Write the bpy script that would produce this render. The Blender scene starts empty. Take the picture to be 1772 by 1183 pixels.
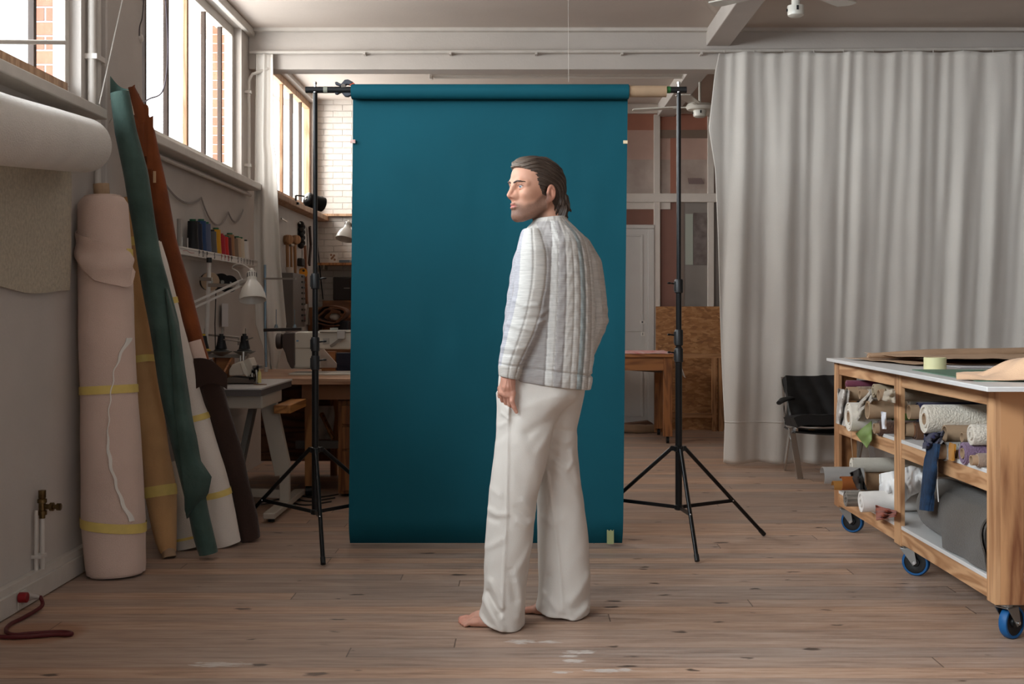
import bpy, bmesh, math, random
import numpy as np
from mathutils import Vector, Matrix, noise as mnoise

# ------------------------------------------------------------------ camera, world, lights, exposure
scn = bpy.context.scene
COL = scn.collection
F, VX, VY, CH = 2100.0, 905.0, 537.0, 1.22          # focal length and vanishing point in pixels, camera height

def P(px, py, d):
    return Vector(((px - VX) * d / F, d, CH - (py - VY) * d / F))
def PX(px, d): return (px - VX) * d / F
def PZ(py, d): return CH - (py - VY) * d / F

cam_data = bpy.data.cameras.new('camera'); cam = bpy.data.objects.new('camera', cam_data); COL.objects.link(cam)
cam.location = (0, 0, CH); cam.rotation_euler = (math.pi / 2, 0, 0)
cam_data.sensor_width = 36; cam_data.lens = F * 36 / 1772
cam_data.shift_x = -(VX - 886) / 1772; cam_data.shift_y = -(591.5 - VY) / 1772
cam_data.clip_start = 0.05; cam_data.clip_end = 100
scn.camera = cam

world = bpy.data.worlds.new('overcast_sky'); scn.world = world; world.use_nodes = True
bg = world.node_tree.nodes['Background']
bg.inputs['Color'].default_value = (0.90, 0.95, 1.0, 1); bg.inputs['Strength'].default_value = 4.0

def area(name, loc, sx, sy, direction, power, color=(1, 1, 1), spread=180):
    l = bpy.data.lights.new(name, 'AREA'); l.shape = 'RECTANGLE'; l.size = sx; l.size_y = sy
    l.energy = power; l.color = color; l.spread = math.radians(spread)
    o = bpy.data.objects.new(name, l); COL.objects.link(o); o.location = loc
    o.rotation_euler = Vector(direction).to_track_quat('-Z', 'Y').to_euler()
    return o
# overcast daylight falling through the four windows of the left wall and the windows behind the camera
area('daylight_window_front', (-2.7, 0.4, 3.0), 3.6, 1.5, (1, 0.4, -0.7), 470, (0.86, 0.94, 1.0), 128)
area('daylight_window_near', (-2.75, 4.2, 3.0), 2.7, 1.4, (1, 0.05, -0.30), 155, (0.9, 0.955, 1.0), 140)
area('daylight_window_middle', (-2.75, 7.9, 3.0), 2.0, 1.4, (1, 0, -0.15), 130, (1.0, 0.955, 0.91))
area('daylight_window_back', (-2.75, 11.2, 3.0), 2.0, 1.4, (1, -0.25, -0.2), 150, (1.0, 0.96, 0.9))
area('daylight_window_rear', (2.4, -2.38, 2.2), 1.9, 1.9, (0.05, 1, -0.12), 14, (0.9, 0.96, 1.0))

vs = scn.view_settings
scn.display_settings.display_device = 'sRGB'
vs.view_transform = 'Standard'; vs.look = 'None'; vs.gamma = 1.0; vs.use_curve_mapping = False
vs.exposure = -0.17

# ------------------------------------------------------------------ helpers
rnd = random.Random(7)
def lin(c):
    return tuple((v / 255 / 12.92) if v / 255 <= 0.04045 else ((v / 255 + 0.055) / 1.055) ** 2.4 for v in c)

MATS = {}
def mat(name, rgb, rough=0.7, metal=0.0, spec=0.4, var=0.0, vscale=8.0, vstretch=(1, 1, 1), bump=0.0, bscale=200.0,
        bstretch=(1, 1, 1), sheen=0.0, rgb2=None, alpha=1.0, trans=0.0, coat=0.0):
    if name in MATS: return MATS[name]
    m = bpy.data.materials.new(name); m.use_nodes = True
    nt = m.node_tree; N = nt.nodes; L = nt.links
    b = N['Principled BSDF']
    c = lin(rgb)
    b.inputs['Base Color'].default_value = (*c, 1); b.inputs['Roughness'].default_value = rough
    b.inputs['Metallic'].default_value = metal; b.inputs['Specular IOR Level'].default_value = spec
    b.inputs['Sheen Weight'].default_value = sheen; b.inputs['Coat Weight'].default_value = coat
    b.inputs['Transmission Weight'].default_value = trans; b.inputs['Alpha'].default_value = alpha
    tc = N.new('ShaderNodeTexCoord')
    def mapped(st):
        mp = N.new('ShaderNodeMapping'); mp.inputs['Scale'].default_value = st
        L.new(tc.outputs['Object'], mp.inputs['Vector']); return mp.outputs['Vector']
    if var > 0:
        nz = N.new('ShaderNodeTexNoise'); nz.inputs['Scale'].default_value = vscale; nz.inputs['Detail'].default_value = 5
        L.new(mapped(vstretch), nz.inputs['Vector'])
        rp = N.new('ShaderNodeValToRGB'); rp.color_ramp.elements[0].position = 0.3; rp.color_ramp.elements[1].position = 0.7
        c2 = lin(rgb2) if rgb2 else tuple(v * (1 - var) for v in c)
        rp.color_ramp.elements[0].color = (*c2, 1)
        rp.color_ramp.elements[1].color = (*(c if rgb2 else tuple(min(1, v * (1 + var * 0.5)) for v in c)), 1)
        L.new(nz.outputs['Fac'], rp.inputs['Fac']); L.new(rp.outputs['Color'], b.inputs['Base Color'])
    if bump > 0:
        nb = N.new('ShaderNodeTexNoise'); nb.inputs['Scale'].default_value = bscale; nb.inputs['Detail'].default_value = 3
        L.new(mapped(bstretch), nb.inputs['Vector'])
        bp = N.new('ShaderNodeBump'); bp.inputs['Strength'].default_value = bump; bp.inputs['Distance'].default_value = 0.01
        L.new(nb.outputs['Fac'], bp.inputs['Height']); L.new(bp.outputs['Normal'], b.inputs['Normal'])
    MATS[name] = m
    return m

def wood(name, rgb, rgb2, axis='X', scale=1.0, rough=0.55, rings=14.0, dist=5.0, contrast=(0.35, 0.75)):
    """plain sawn timber or plywood face: stretched noise and distorted bands running along one axis"""
    if name in MATS: return MATS[name]
    m = bpy.data.materials.new(name); m.use_nodes = True
    nt = m.node_tree; N = nt.nodes; L = nt.links; b = N['Principled BSDF']; b.inputs['Roughness'].default_value = rough
    tc = N.new('ShaderNodeTexCoord'); mp = N.new('ShaderNodeMapping')
    s = {'X': (0.12, 1, 1), 'Y': (1, 0.12, 1), 'Z': (1, 1, 0.12)}[axis]
    mp.inputs['Scale'].default_value = tuple(v * scale for v in s)
    L.new(tc.outputs['Object'], mp.inputs['Vector'])
    n1 = N.new('ShaderNodeTexNoise'); n1.inputs['Scale'].default_value = 7; n1.inputs['Detail'].default_value = 2; n1.inputs['Distortion'].default_value = 0.6
    L.new(mp.outputs['Vector'], n1.inputs['Vector'])
    mu = N.new('ShaderNodeMath'); mu.operation = 'MULTIPLY'; mu.inputs[1].default_value = rings
    L.new(n1.outputs['Fac'], mu.inputs[0])
    fr = N.new('ShaderNodeMath'); fr.operation = 'PINGPONG'; fr.inputs[1].default_value = 1.0
    L.new(mu.outputs[0], fr.inputs[0])
    n2 = N.new('ShaderNodeTexNoise'); n2.inputs['Scale'].default_value = 90; n2.inputs['Detail'].default_value = 3
    L.new(mp.outputs['Vector'], n2.inputs['Vector'])
    mx = N.new('ShaderNodeMath'); mx.operation = 'MULTIPLY_ADD'; mx.inputs[1].default_value = 0.5
    L.new(n2.outputs['Fac'], mx.inputs[0]); L.new(fr.outputs[0], mx.inputs[2])
    rp = N.new('ShaderNodeValToRGB'); rp.color_ramp.elements[0].position = contrast[0]; rp.color_ramp.elements[1].position = contrast[1] + 0.35
    rp.color_ramp.elements[0].color = (*lin(rgb2), 1); rp.color_ramp.elements[1].color = (*lin(rgb), 1)
    L.new(mx.outputs[0], rp.inputs['Fac']); L.new(rp.outputs['Color'], b.inputs['Base Color'])
    bp = N.new('ShaderNodeBump'); bp.inputs['Strength'].default_value = 0.15; bp.inputs['Distance'].default_value = 0.003
    L.new(n2.outputs['Fac'], bp.inputs['Height']); L.new(bp.outputs['Normal'], b.inputs['Normal'])
    MATS[name] = m
    return m

def tag(o, label=None, cat=None, group=None, kind=None):
    if label: o['label'] = label
    if cat: o['category'] = cat
    if group: o['group'] = group
    if kind: o['kind'] = kind
    return o

def thing(name, label, cat, loc=(0, 0, 0), group=None):
    o = bpy.data.objects.new(name, None); COL.objects.link(o); o.location = loc
    o.empty_display_size = 0.1
    return tag(o, label, cat, group)

def root_loc(o):
    v = Vector(o.location)
    while o.parent: o = o.parent; v += o.location
    return v

class MB:
    """collects shapes in world coordinates; build() links them as ONE mesh object"""
    def __init__(s): s.v = []; s.f = []; s.mi = []; s.cur = 0
    def add(s, vs, fs):
        o = len(s.v); s.v += [tuple(v) for v in vs]; s.f += [tuple(i + o for i in f) for f in fs]; s.mi += [s.cur] * len(fs); return s
    def box(s, x0, x1, y0, y1, z0, z1):
        return s.add([(x, y, z) for x in (x0, x1) for y in (y0, y1) for z in (z0, z1)],
                     [(0, 1, 3, 2), (4, 6, 7, 5), (0, 4, 5, 1), (2, 3, 7, 6), (0, 2, 6, 4), (1, 5, 7, 3)])
    def bar(s, p0, p1, w, h, up=(0, 0, 1)):
        """rectangular bar from p0 to p1, w across, h along up"""
        p0 = Vector(p0); p1 = Vector(p1); d = (p1 - p0).normalized(); a = d.cross(Vector(up))
        if a.length < 1e-5: a = d.cross(Vector((1, 0, 0)))
        a.normalize(); b = a.cross(d).normalized()
        vs = []
        for p in (p0, p1):
            for i, j in ((-1, -1), (1, -1), (1, 1), (-1, 1)): vs.append(p + a * (i * w / 2) + b * (j * h / 2))
        return s.add(vs, [(0, 1, 2, 3), (7, 6, 5, 4), (0, 4, 5, 1), (1, 5, 6, 2), (2, 6, 7, 3), (3, 7, 4, 0)])
    def tube(s, pts, r, n=10, caps=True, ell=None, spin=0.0):
        pts = [Vector(p) for p in pts]; rs = r if isinstance(r, (list, tuple)) else [r] * len(pts)
        k = len(pts); o = []; prev = None
        for i in range(k):
            d = (pts[min(i + 1, k - 1)] - pts[max(i - 1, 0)])
            d = d.normalized() if d.length > 1e-9 else Vector((0, 0, 1))
            if prev is None:
                a = d.cross(Vector((0, 0, 1)))
                if a.length < 0.15: a = d.cross(Vector((1, 0, 0)))
                a.normalize()
            else:
                a = prev - d * prev.dot(d)
                if a.length < 1e-6: a = d.cross(Vector((1, 0, 0)))
                a.normalize()
            prev = a; b = d.cross(a).normalized()
            for j in range(n):
                t = 2 * math.pi * j / n + spin
                o.append(pts[i] + a * (math.cos(t) * rs[i]) + b * (math.sin(t) * rs[i] * (ell or 1)))
        fs = []
        for i in range(k - 1):
            for j in range(n):
                fs.append((i * n + j, i * n + (j + 1) % n, (i + 1) * n + (j + 1) % n, (i + 1) * n + j))
        if caps:
            fs.append(tuple(range(n))[::-1]); fs.append(tuple((k - 1) * n + j for j in range(n)))
        return s.add(o, fs)
    def cyl(s, p0, p1, r0, r1=None, n=20): return s.tube([p0, p1], [r0, r0 if r1 is None else r1], n)
    def pipe(s, p0, p1, ro, ri, n=28):
        """open tube with wall thickness (a cardboard core)"""
        p0 = Vector(p0); p1 = Vector(p1); d = (p1 - p0).normalized(); a = d.cross(Vector((0, 0, 1)))
        if a.length < 0.15: a = d.cross(Vector((1, 0, 0)))
        a.normalize(); b = d.cross(a)
        vs = []; fs = []
        for p, r in ((p0, ro), (p1, ro), (p1, ri), (p0, ri)):
            for j in range(n):
                t = 2 * math.pi * j / n; vs.append(p + a * math.cos(t) * r + b * math.sin(t) * r)
        for i in range(4):
            for j in range(n):
                fs.append((i * n + j, i * n + (j + 1) % n, ((i + 1) % 4) * n + (j + 1) % n, ((i + 1) % 4) * n + j))
        return s.add(vs, fs)
    def lathe(s, prof, origin, axis=(0, 0, 1), n=28, closed=False):
        """prof: list of (radius, height) turned around axis at origin"""
        q = Vector((0, 0, 1)).rotation_difference(Vector(axis)); o = Vector(origin); vs = []; fs = []
        for r, h in prof:
            for j in range(n):
                t = 2 * math.pi * j / n; vs.append(o + q @ Vector((r * math.cos(t), r * math.sin(t), h)))
        k = len(prof)
        for i in range(k if closed else k - 1):
            for j in range(n):
                i2 = (i + 1) % k
                fs.append((i * n + j, i * n + (j + 1) % n, i2 * n + (j + 1) % n, i2 * n + j))
        if not closed:
            fs.append(tuple(range(n))[::-1]); fs.append(tuple((k - 1) * n + j for j in range(n)))
        return s.add(vs, fs)
    def ball(s, c, r, nu=16, nv=10, scale=(1, 1, 1)):
        c = Vector(c); vs = []; fs = []
        for i in range(nv + 1):
            ph = math.pi * i / nv
            for j in range(nu):
                t = 2 * math.pi * j / nu
                vs.append(c + Vector((r * math.sin(ph) * math.cos(t) * scale[0], r * math.sin(ph) * math.sin(t) * scale[1], r * math.cos(ph) * scale[2])))
        for i in range(nv):
            for j in range(nu): fs.append((i * nu + j, (i + 1) * nu + j, (i + 1) * nu + (j + 1) % nu, i * nu + (j + 1) % nu))
        return s.add(vs, fs)
    def prism(s, poly, vec):
        """closed polygon (3-D points) pushed along vec"""
        vec = Vector(vec); a = [Vector(p) for p in poly]; n = len(a)
        vs = a + [p + vec for p in a]
        return s.add(vs, [tuple(range(n))[::-1], tuple(range(n, 2 * n))] + [(i, (i + 1) % n, n + (i + 1) % n, n + i) for i in range(n)])
    def sheet(s, fn, nu, nv, thick=0.002):
        """fn(u,v) -> point; a sheet with thickness"""
        g = [[Vector(fn(i / nu, j / nv)) for j in range(nv + 1)] for i in range(nu + 1)]
        top = []; bot = []
        for i in range(nu + 1):
            for j in range(nv + 1):
                du = g[min(i + 1, nu)][j] - g[max(i - 1, 0)][j]; dv = g[i][min(j + 1, nv)] - g[i][max(j - 1, 0)]
                nn = du.cross(dv); nn = nn.normalized() if nn.length > 1e-12 else Vector((0, 0, 1))
                top.append(g[i][j] + nn * thick / 2); bot.append(g[i][j] - nn * thick / 2)
        m = len(top); w = nv + 1; fs = []
        for i in range(nu):
            for j in range(nv):
                a, b, c, d = i * w + j, (i + 1) * w + j, (i + 1) * w + j + 1, i * w + j + 1
                fs.append((a, b, c, d)); fs.append((m + d, m + c, m + b, m + a))
        for i in range(nu):
            a, b = i * w, (i + 1) * w; fs.append((a, m + a, m + b, b))
            a, b = i * w + nv, (i + 1) * w + nv; fs.append((b, m + b, m + a, a))
        for j in range(nv):
            a, b = j, j + 1; fs.append((b, m + b, m + a, a))
            a, b = nu * w + j, nu * w + j + 1; fs.append((a, m + a, m + b, b))
        return s.add(top + bot, fs)
    def build(s, name, m, parent=None, smooth=35, bevel=0.0, sub=0, seg=2):
        vs = [Vector(v) for v in s.v]
        if parent is not None: org = root_loc(parent)
        else:
            xs = [v.x for v in vs]; ys = [v.y for v in vs]; zs = [v.z for v in vs]
            org = Vector(((min(xs) + max(xs)) / 2, (min(ys) + max(ys)) / 2, min(zs)))
        me = bpy.data.meshes.new(name); me.from_pydata([tuple(v - org) for v in vs], [], s.f)
        ms = m if isinstance(m, (list, tuple)) else [m]
        for q in ms: me.materials.append(q)
        if len(ms) > 1: me.polygons.foreach_set('material_index', s.mi)
        bmx = bmesh.new(); bmx.from_mesh(me); bmesh.ops.recalc_face_normals(bmx, faces=bmx.faces); bmx.to_mesh(me); bmx.free()
        if smooth:
            me.shade_smooth()
            if smooth < 180: me.set_sharp_from_angle(angle=math.radians(smooth))
        o = bpy.data.objects.new(name, me); COL.objects.link(o)
        if parent is not None: o.parent = parent
        else: o.location = org
        if bevel > 0:
            md = o.modifiers.new('bevel', 'BEVEL'); md.width = bevel; md.segments = seg; md.limit_method = 'ANGLE'; md.angle_limit = math.radians(40)
        if sub:
            md = o.modifiers.new('subdivision', 'SUBSURF'); md.levels = sub; md.render_levels = sub
        return o

def children_of(o): return [c for c in bpy.data.objects if c.parent == o]
def copy_tree(o, parent=None, loc=None):
    kids = children_of(o)
    c = o.copy(); COL.objects.link(c)
    if parent is not None: c.parent = parent
    if loc is not None: c.location = loc
    for k in kids: copy_tree(k, c)
    return c

def struct(name, mb, m, smooth=35, bevel=0.0):
    o = mb.build(name, m, None, smooth, bevel); o['kind'] = 'structure'; return o

def fbm(x, y, z=0.0): return mnoise.noise(Vector((x, y, z))) + 0.5 * mnoise.noise(Vector((2.1 * x, 2.1 * y, 2.1 * z + 5)))
def ip(t, tab):
    xs = [a[0] for a in tab]; return np.interp(t, xs, [a[1] for a in tab])
# ------------------------------------------------------------------ setting
WHITE = mat('white_wall_paint', (196, 188, 181), 0.85, var=0.06, vscale=3.0, bump=0.12, bscale=60)
CEIL = mat('white_ceiling_paint', (202, 190, 180), 0.9, var=0.05, vscale=2.0, bump=0.1, bscale=40)
TRIM = mat('white_gloss_trim', (205, 198, 190), 0.45, var=0.08, vscale=9)
GREYW = mat('grey_white_metal', (190, 185, 180), 0.5)

def floor_material():
    m = bpy.data.materials.new('worn_pine_floorboards'); m.use_nodes = True
    nt = m.node_tree; N = nt.nodes; L = nt.links; b = N['Principled BSDF']
    def math_(op, a, c=None, d=None):
        n = N.new('ShaderNodeMath'); n.operation = op
        for i, v in enumerate((a, c, d)):
            if v is None: continue
            if isinstance(v, (int, float)): n.inputs[i].default_value = v
            else: L.new(v, n.inputs[i])
        return n.outputs[0]
    geo = N.new('ShaderNodeNewGeometry'); sep = N.new('ShaderNodeSeparateXYZ'); L.new(geo.outputs['Position'], sep.inputs[0])
    X, Y = sep.outputs[0], sep.outputs[1]
    yb = math_('DIVIDE', Y, 0.122); fl = math_('FLOOR', yb); fr = math_('FRACT', yb)
    wn = N.new('ShaderNodeTexWhiteNoise'); wn.noise_dimensions = '1D'; L.new(fl, wn.inputs['W'])
    # each board is cut at its own random places
    xo = math_('MULTIPLY_ADD', wn.outputs['Value'], 17.0, X)
    xs = math_('DIVIDE', xo, 4.3); xf = math_('FRACT', xs); xc = math_('FLOOR', xs)
    cmb = N.new('ShaderNodeCombineXYZ'); L.new(fl, cmb.inputs[0]); L.new(xc, cmb.inputs[1])
    wn2 = N.new('ShaderNodeTexWhiteNoise'); wn2.noise_dimensions = '2D'; L.new(cmb.outputs[0], wn2.inputs['Vector'])
    g1 = N.new('ShaderNodeCombineXYZ'); L.new(math_('MULTIPLY', xo, 1.5), g1.inputs[0]); L.new(math_('MULTIPLY', Y, 16.0), g1.inputs[1]); L.new(math_('MULTIPLY', wn2.outputs['Value'], 30), g1.inputs[2])
    n1 = N.new('ShaderNodeTexNoise'); n1.inputs['Scale'].default_value = 2.2; n1.inputs['Detail'].default_value = 6; n1.inputs['Roughness'].default_value = 0.65; L.new(g1.outputs[0], n1.inputs['Vector'])
    rp = N.new('ShaderNodeValToRGB'); e = rp.color_ramp.elements
    e[0].position = 0.22; e[0].color = (*lin((132, 102, 83)), 1); e[1].position = 0.75; e[1].color = (*lin((202, 178, 160)), 1)
    x_ = rp.color_ramp.elements.new(0.5); x_.color = (*lin((182, 151, 129)), 1)
    L.new(n1.outputs['Fac'], rp.inputs['Fac'])
    hsv = N.new('ShaderNodeHueSaturation'); L.new(rp.outputs['Color'], hsv.inputs['Color'])
    L.new(math_('MULTIPLY_ADD', wn2.outputs['Value'], 0.34, 0.80), hsv.inputs['Value'])
    L.new(math_('MULTIPLY_ADD', wn2.outputs['Value'], 0.30, 0.74), hsv.inputs['Saturation'])
    # blotchy wear over several boards
    n3 = N.new('ShaderNodeTexNoise'); n3.inputs['Scale'].default_value = 0.9; n3.inputs['Detail'].default_value = 4; L.new(geo.outputs['Position'], n3.inputs['Vector'])
    wear = N.new('ShaderNodeMix'); wear.data_type = 'RGBA'; wear.blend_type = 'MULTIPLY'
    L.new(math_('MULTIPLY', n3.outputs['Fac'], 0.45), wear.inputs['Factor']); L.new(hsv.outputs['Color'], wear.inputs['A']); wear.inputs['B'].default_value = (*lin((196, 170, 152)), 1)
    col = wear.outputs['Result']
    def mixc(fac, c, base):
        mx = N.new('ShaderNodeMix'); mx.data_type = 'RGBA'; L.new(fac, mx.inputs['Factor']); L.new(base, mx.inputs['A']); mx.inputs['B'].default_value = (*lin(c), 1); return mx.outputs['Result']
    # short dark knots and splits lying along the boards
    kv = N.new('ShaderNodeCombineXYZ'); L.new(math_('MULTIPLY', X, 4.6), kv.inputs[0]); L.new(math_('MULTIPLY', Y, 10.5), kv.inputs[1])
    kd = N.new('ShaderNodeTexNoise'); kd.inputs['Scale'].default_value = 3.0; kd.inputs['Detail'].default_value = 2; L.new(kv.outputs[0], kd.inputs['Vector'])
    kvv = N.new('ShaderNodeVectorMath'); kvv.operation = 'MULTIPLY_ADD'; L.new(kd.outputs['Color'], kvv.inputs[0]); kvv.inputs[1].default_value = (0.35, 0.5, 0); L.new(kv.outputs[0], kvv.inputs[2])
    vo = N.new('ShaderNodeTexVoronoi'); vo.inputs['Scale'].default_value = 1.0; vo.inputs['Randomness'].default_value = 1.0; L.new(kvv.outputs[0], vo.inputs['Vector'])
    sepc = N.new('ShaderNodeSeparateColor'); L.new(vo.outputs['Color'], sepc.inputs[0])
    thr = math_('MULTIPLY', math_('POWER', sepc.outputs[0], 1.4), 0.205)
    kn = N.new('ShaderNodeMapRange'); kn.interpolation_type = 'SMOOTHSTEP'; L.new(math_('SUBTRACT', thr, vo.outputs['Distance']), kn.inputs['Value'])
    kn.inputs['From Min'].default_value = -0.02; kn.inputs['From Max'].default_value = 0.07
    col = mixc(math_('MULTIPLY', kn.outputs[0], 0.8), (52, 38, 32), col)
    # white paint scuffs and one browner board patch, each with its own place
    nn = N.new('ShaderNodeTexNoise'); nn.inputs['Scale'].default_value = 1.0; nn.inputs['Detail'].default_value = 5
    sv = N.new('ShaderNodeCombineXYZ'); L.new(math_('MULTIPLY', X, 22), sv.inputs[0]); L.new(math_('MULTIPLY', Y, 60), sv.inputs[1]); L.new(sv.outputs[0], nn.inputs['Vector'])
    def spot(px, py, w, h):
        d = CH * F / (py - VY); cx = PX(px, d); cy = d; hx = w / 2 * d / F; hy = h / 2 * d * d / (CH * F)
        a = math_('POWER', math_('ABSOLUTE', math_('DIVIDE', math_('SUBTRACT', X, cx), hx)), 2.0)
        c = math_('POWER', math_('ABSOLUTE', math_('DIVIDE', math_('SUBTRACT', Y, cy), hy)), 2.0)
        return math_('SUBTRACT', 1.0, math_('ADD', a, c))
    acc = None
    for s in ((902, 1110, 60, 9), (950, 1110, 50, 6), (1005, 1128, 75, 8), (985, 1135, 40, 6), (992, 1143, 48, 7), (1050, 1160, 85, 8), (975, 1163, 40, 5), (380, 1149, 130, 10), (1080, 1159, 40, 8)):
        v = spot(*s); acc = v if acc is None else math_('MAXIMUM', acc, v)
    ed = N.new('ShaderNodeMapRange'); L.new(math_('ADD', acc, math_('MULTIPLY', math_('SUBTRACT', nn.outputs['Fac'], 0.52), 3.4)), ed.inputs['Value']); ed.inputs['From Min'].default_value = 0.15; ed.inputs['From Max'].default_value = 0.75
    col = mixc(math_('MULTIPLY', math_('MULTIPLY', ed.outputs[0], math_('GREATER_THAN', acc, -0.2)), 0.85), (205, 196, 188), col)
    pv = spot(60, 1095, 190, 42)
    col = mixc(math_('MULTIPLY', math_('MINIMUM', math_('MAXIMUM', math_('MULTIPLY', pv, 2.5), 0.0), 1.0), 0.55), (150, 98, 62), col)
    # gaps between boards and at their ends
    gap = math_('MAXIMUM', math_('LESS_THAN', fr, 0.022), math_('LESS_THAN', xf, 0.0012))
    col = mixc(math_('MULTIPLY', gap, 0.62), (52, 38, 32), col)
    L.new(col, b.inputs['Base Color'])
    L.new(math_('MULTIPLY_ADD', n1.outputs['Fac'], 0.25, 0.34), b.inputs['Roughness'])
    b.inputs['Specular IOR Level'].default_value = 0.35
    bp = N.new('ShaderNodeBump'); bp.inputs['Strength'].default_value = 0.35; bp.inputs['Distance'].default_value = 0.003
    L.new(math_('SUBTRACT', n1.outputs['Fac'], gap), bp.inputs['Height']); L.new(bp.outputs['Normal'], b.inputs['Normal'])
    return m

def brick_material(name, c1, c2, mortar, scale, bump, rot=(0, 0, 0)):
    m = bpy.data.materials.new(name); m.use_nodes = True
    nt = m.node_tree; N = nt.nodes; L = nt.links; b = N['Principled BSDF']; b.inputs['Roughness'].default_value = 0.85
    tc = N.new('ShaderNodeTexCoord'); mp = N.new('ShaderNodeMapping'); mp.inputs['Rotation'].default_value = rot
    L.new(tc.outputs['Object'], mp.inputs['Vector'])
    br = N.new('ShaderNodeTexBrick'); br.inputs['Scale'].default_value = scale; br.inputs['Color1'].default_value = (*lin(c1), 1); br.inputs['Color2'].default_value = (*lin(c2), 1)
    br.inputs['Mortar'].default_value = (*lin(mortar), 1); br.inputs['Mortar Size'].default_value = 0.012; br.inputs['Mortar Smooth'].default_value = 0.6
    br.inputs['Brick Width'].default_value = 0.46; br.inputs['Row Height'].default_value = 0.15
    L.new(mp.outputs['Vector'], br.inputs['Vector']); L.new(br.outputs['Color'], b.inputs['Base Color'])
    nz = N.new('ShaderNodeTexNoise'); nz.inputs['Scale'].default_value = 14; nz.inputs['Detail'].default_value = 4; L.new(mp.outputs['Vector'], nz.inputs['Vector'])
    ad = N.new('ShaderNodeMath'); ad.operation = 'MULTIPLY_ADD'; ad.inputs[1].default_value = -1.2; L.new(br.outputs['Fac'], ad.inputs[0]); L.new(nz.outputs['Fac'], ad.inputs[2])
    bp = N.new('ShaderNodeBump'); bp.inputs['Strength'].default_value = bump; bp.inputs['Distance'].default_value = 0.012
    L.new(ad.outputs[0], bp.inputs['Height']); L.new(bp.outputs['Normal'], b.inputs['Normal'])
    return m

def glass_material(name='window_glass', tint=(0.97, 0.98, 0.98), dirt=0.03):
    m = bpy.data.materials.new(name); m.use_nodes = True
    nt = m.node_tree; N = nt.nodes; L = nt.links; N.remove(N['Principled BSDF'])
    tr = N.new('ShaderNodeBsdfTransparent'); tr.inputs['Color'].default_value = (*tint, 1)
    gl = N.new('ShaderNodeBsdfGlossy'); gl.inputs['Roughness'].default_value = 0.03
    df = N.new('ShaderNodeBsdfDiffuse'); df.inputs['Color'].default_value = (0.75, 0.75, 0.73, 1)
    fr = N.new('ShaderNodeFresnel'); fr.inputs['IOR'].default_value = 1.22
    geo = N.new('ShaderNodeNewGeometry'); ob = N.new('ShaderNodeMath'); ob.operation = 'SUBTRACT'; ob.inputs[0].default_value = 1.0; L.new(geo.outputs['Backfacing'], ob.inputs[1])
    fm = N.new('ShaderNodeMath'); fm.operation = 'MULTIPLY'; L.new(fr.outputs[0], fm.inputs[0]); L.new(ob.outputs[0], fm.inputs[1])
    m1 = N.new('ShaderNodeMixShader'); L.new(fm.outputs[0], m1.inputs[0]); L.new(tr.outputs[0], m1.inputs[1]); L.new(gl.outputs[0], m1.inputs[2])
    nz = N.new('ShaderNodeTexNoise'); nz.inputs['Scale'].default_value = 3; nz.inputs['Detail'].default_value = 6
    mu = N.new('ShaderNodeMath'); mu.operation = 'MULTIPLY'; mu.inputs[1].default_value = dirt * 2; L.new(nz.outputs['Fac'], mu.inputs[0])
    m2 = N.new('ShaderNodeMixShader'); L.new(mu.outputs[0], m2.inputs[0]); L.new(m1.outputs[0], m2.inputs[1]); L.new(df.outputs[0], m2.inputs[2])
    L.new(m2.outputs[0], N['Material Output'].inputs['Surface'])
    return m
GLASS = glass_material()
FLOOR = floor_material()
WBRICK = brick_material('white_painted_brick', (210, 202, 194), (206, 197, 189), (200, 191, 183), 2.4, 0.8, (math.pi / 2, 0, 0))
RBRICK = brick_material('red_brick', (176, 108, 84), (156, 92, 74), (200, 192, 184), 2.2, 0.8, (math.pi / 2, 0, 0))
FRAMEW = wood('bare_window_wood', (182, 146, 114), (150, 112, 82), 'Z', rough=0.6)
FRAMED = mat('dark_window_mullion', (66, 52, 44), 0.6, var=0.4, vscale=14, vstretch=(1, 1, 0.3))

WL = -2.09                                     # plane of the left wall
struct('floor', MB().box(-2.5, 5.2, -2.6, 14.2, -0.12, 0.0), FLOOR)
struct('ceiling', MB().box(-2.5, 5.2, -2.6, 14.2, 3.36, 3.5), CEIL)
OPEN = [(-1.6, 2.25), (2.75, 5.74), (6.66, 9.01), (10.0, 12.25)]
w = MB(); w.box(WL - 0.12, WL, -2.6, 14.2, 0, 2.17); w.box(WL - 0.12, WL, -2.6, 14.2, 3.315, 3.36)
ys = [-2.6] + [v for o in OPEN for v in o] + [14.2]
for i in range(0, len(ys), 2): w.box(WL - 0.12, WL, ys[i], ys[i + 1], 2.17, 3.315)
struct('wall_left', w, WHITE)
DULL = mat('taupe_wall_paint', (104, 94, 87), 0.85, var=0.06, vscale=3.0)
struct('wall_right', MB().box(5.0, 5.2, -2.6, 14.2, 0, 3.36), DULL)
w = MB(); w.box(-2.09, 5.0, -2.6, -2.4, 0, 1.2); w.box(-2.09, 5.0, -2.6, -2.4, 3.2, 3.36); w.box(-2.09, 1.4, -2.6, -2.4, 1.2, 3.2); w.box(3.4, 5.0, -2.6, -2.4, 1.2, 3.2)
struct('wall_front', w, DULL)
struct('wall_back', MB().box(WL, 0.72, 12.35, 12.6, 0, 3.36), WBRICK)
struct('wall_behind', MB().box(WL, 5.0, 13.9, 14.1, 0, 3.36), WHITE)

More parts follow.
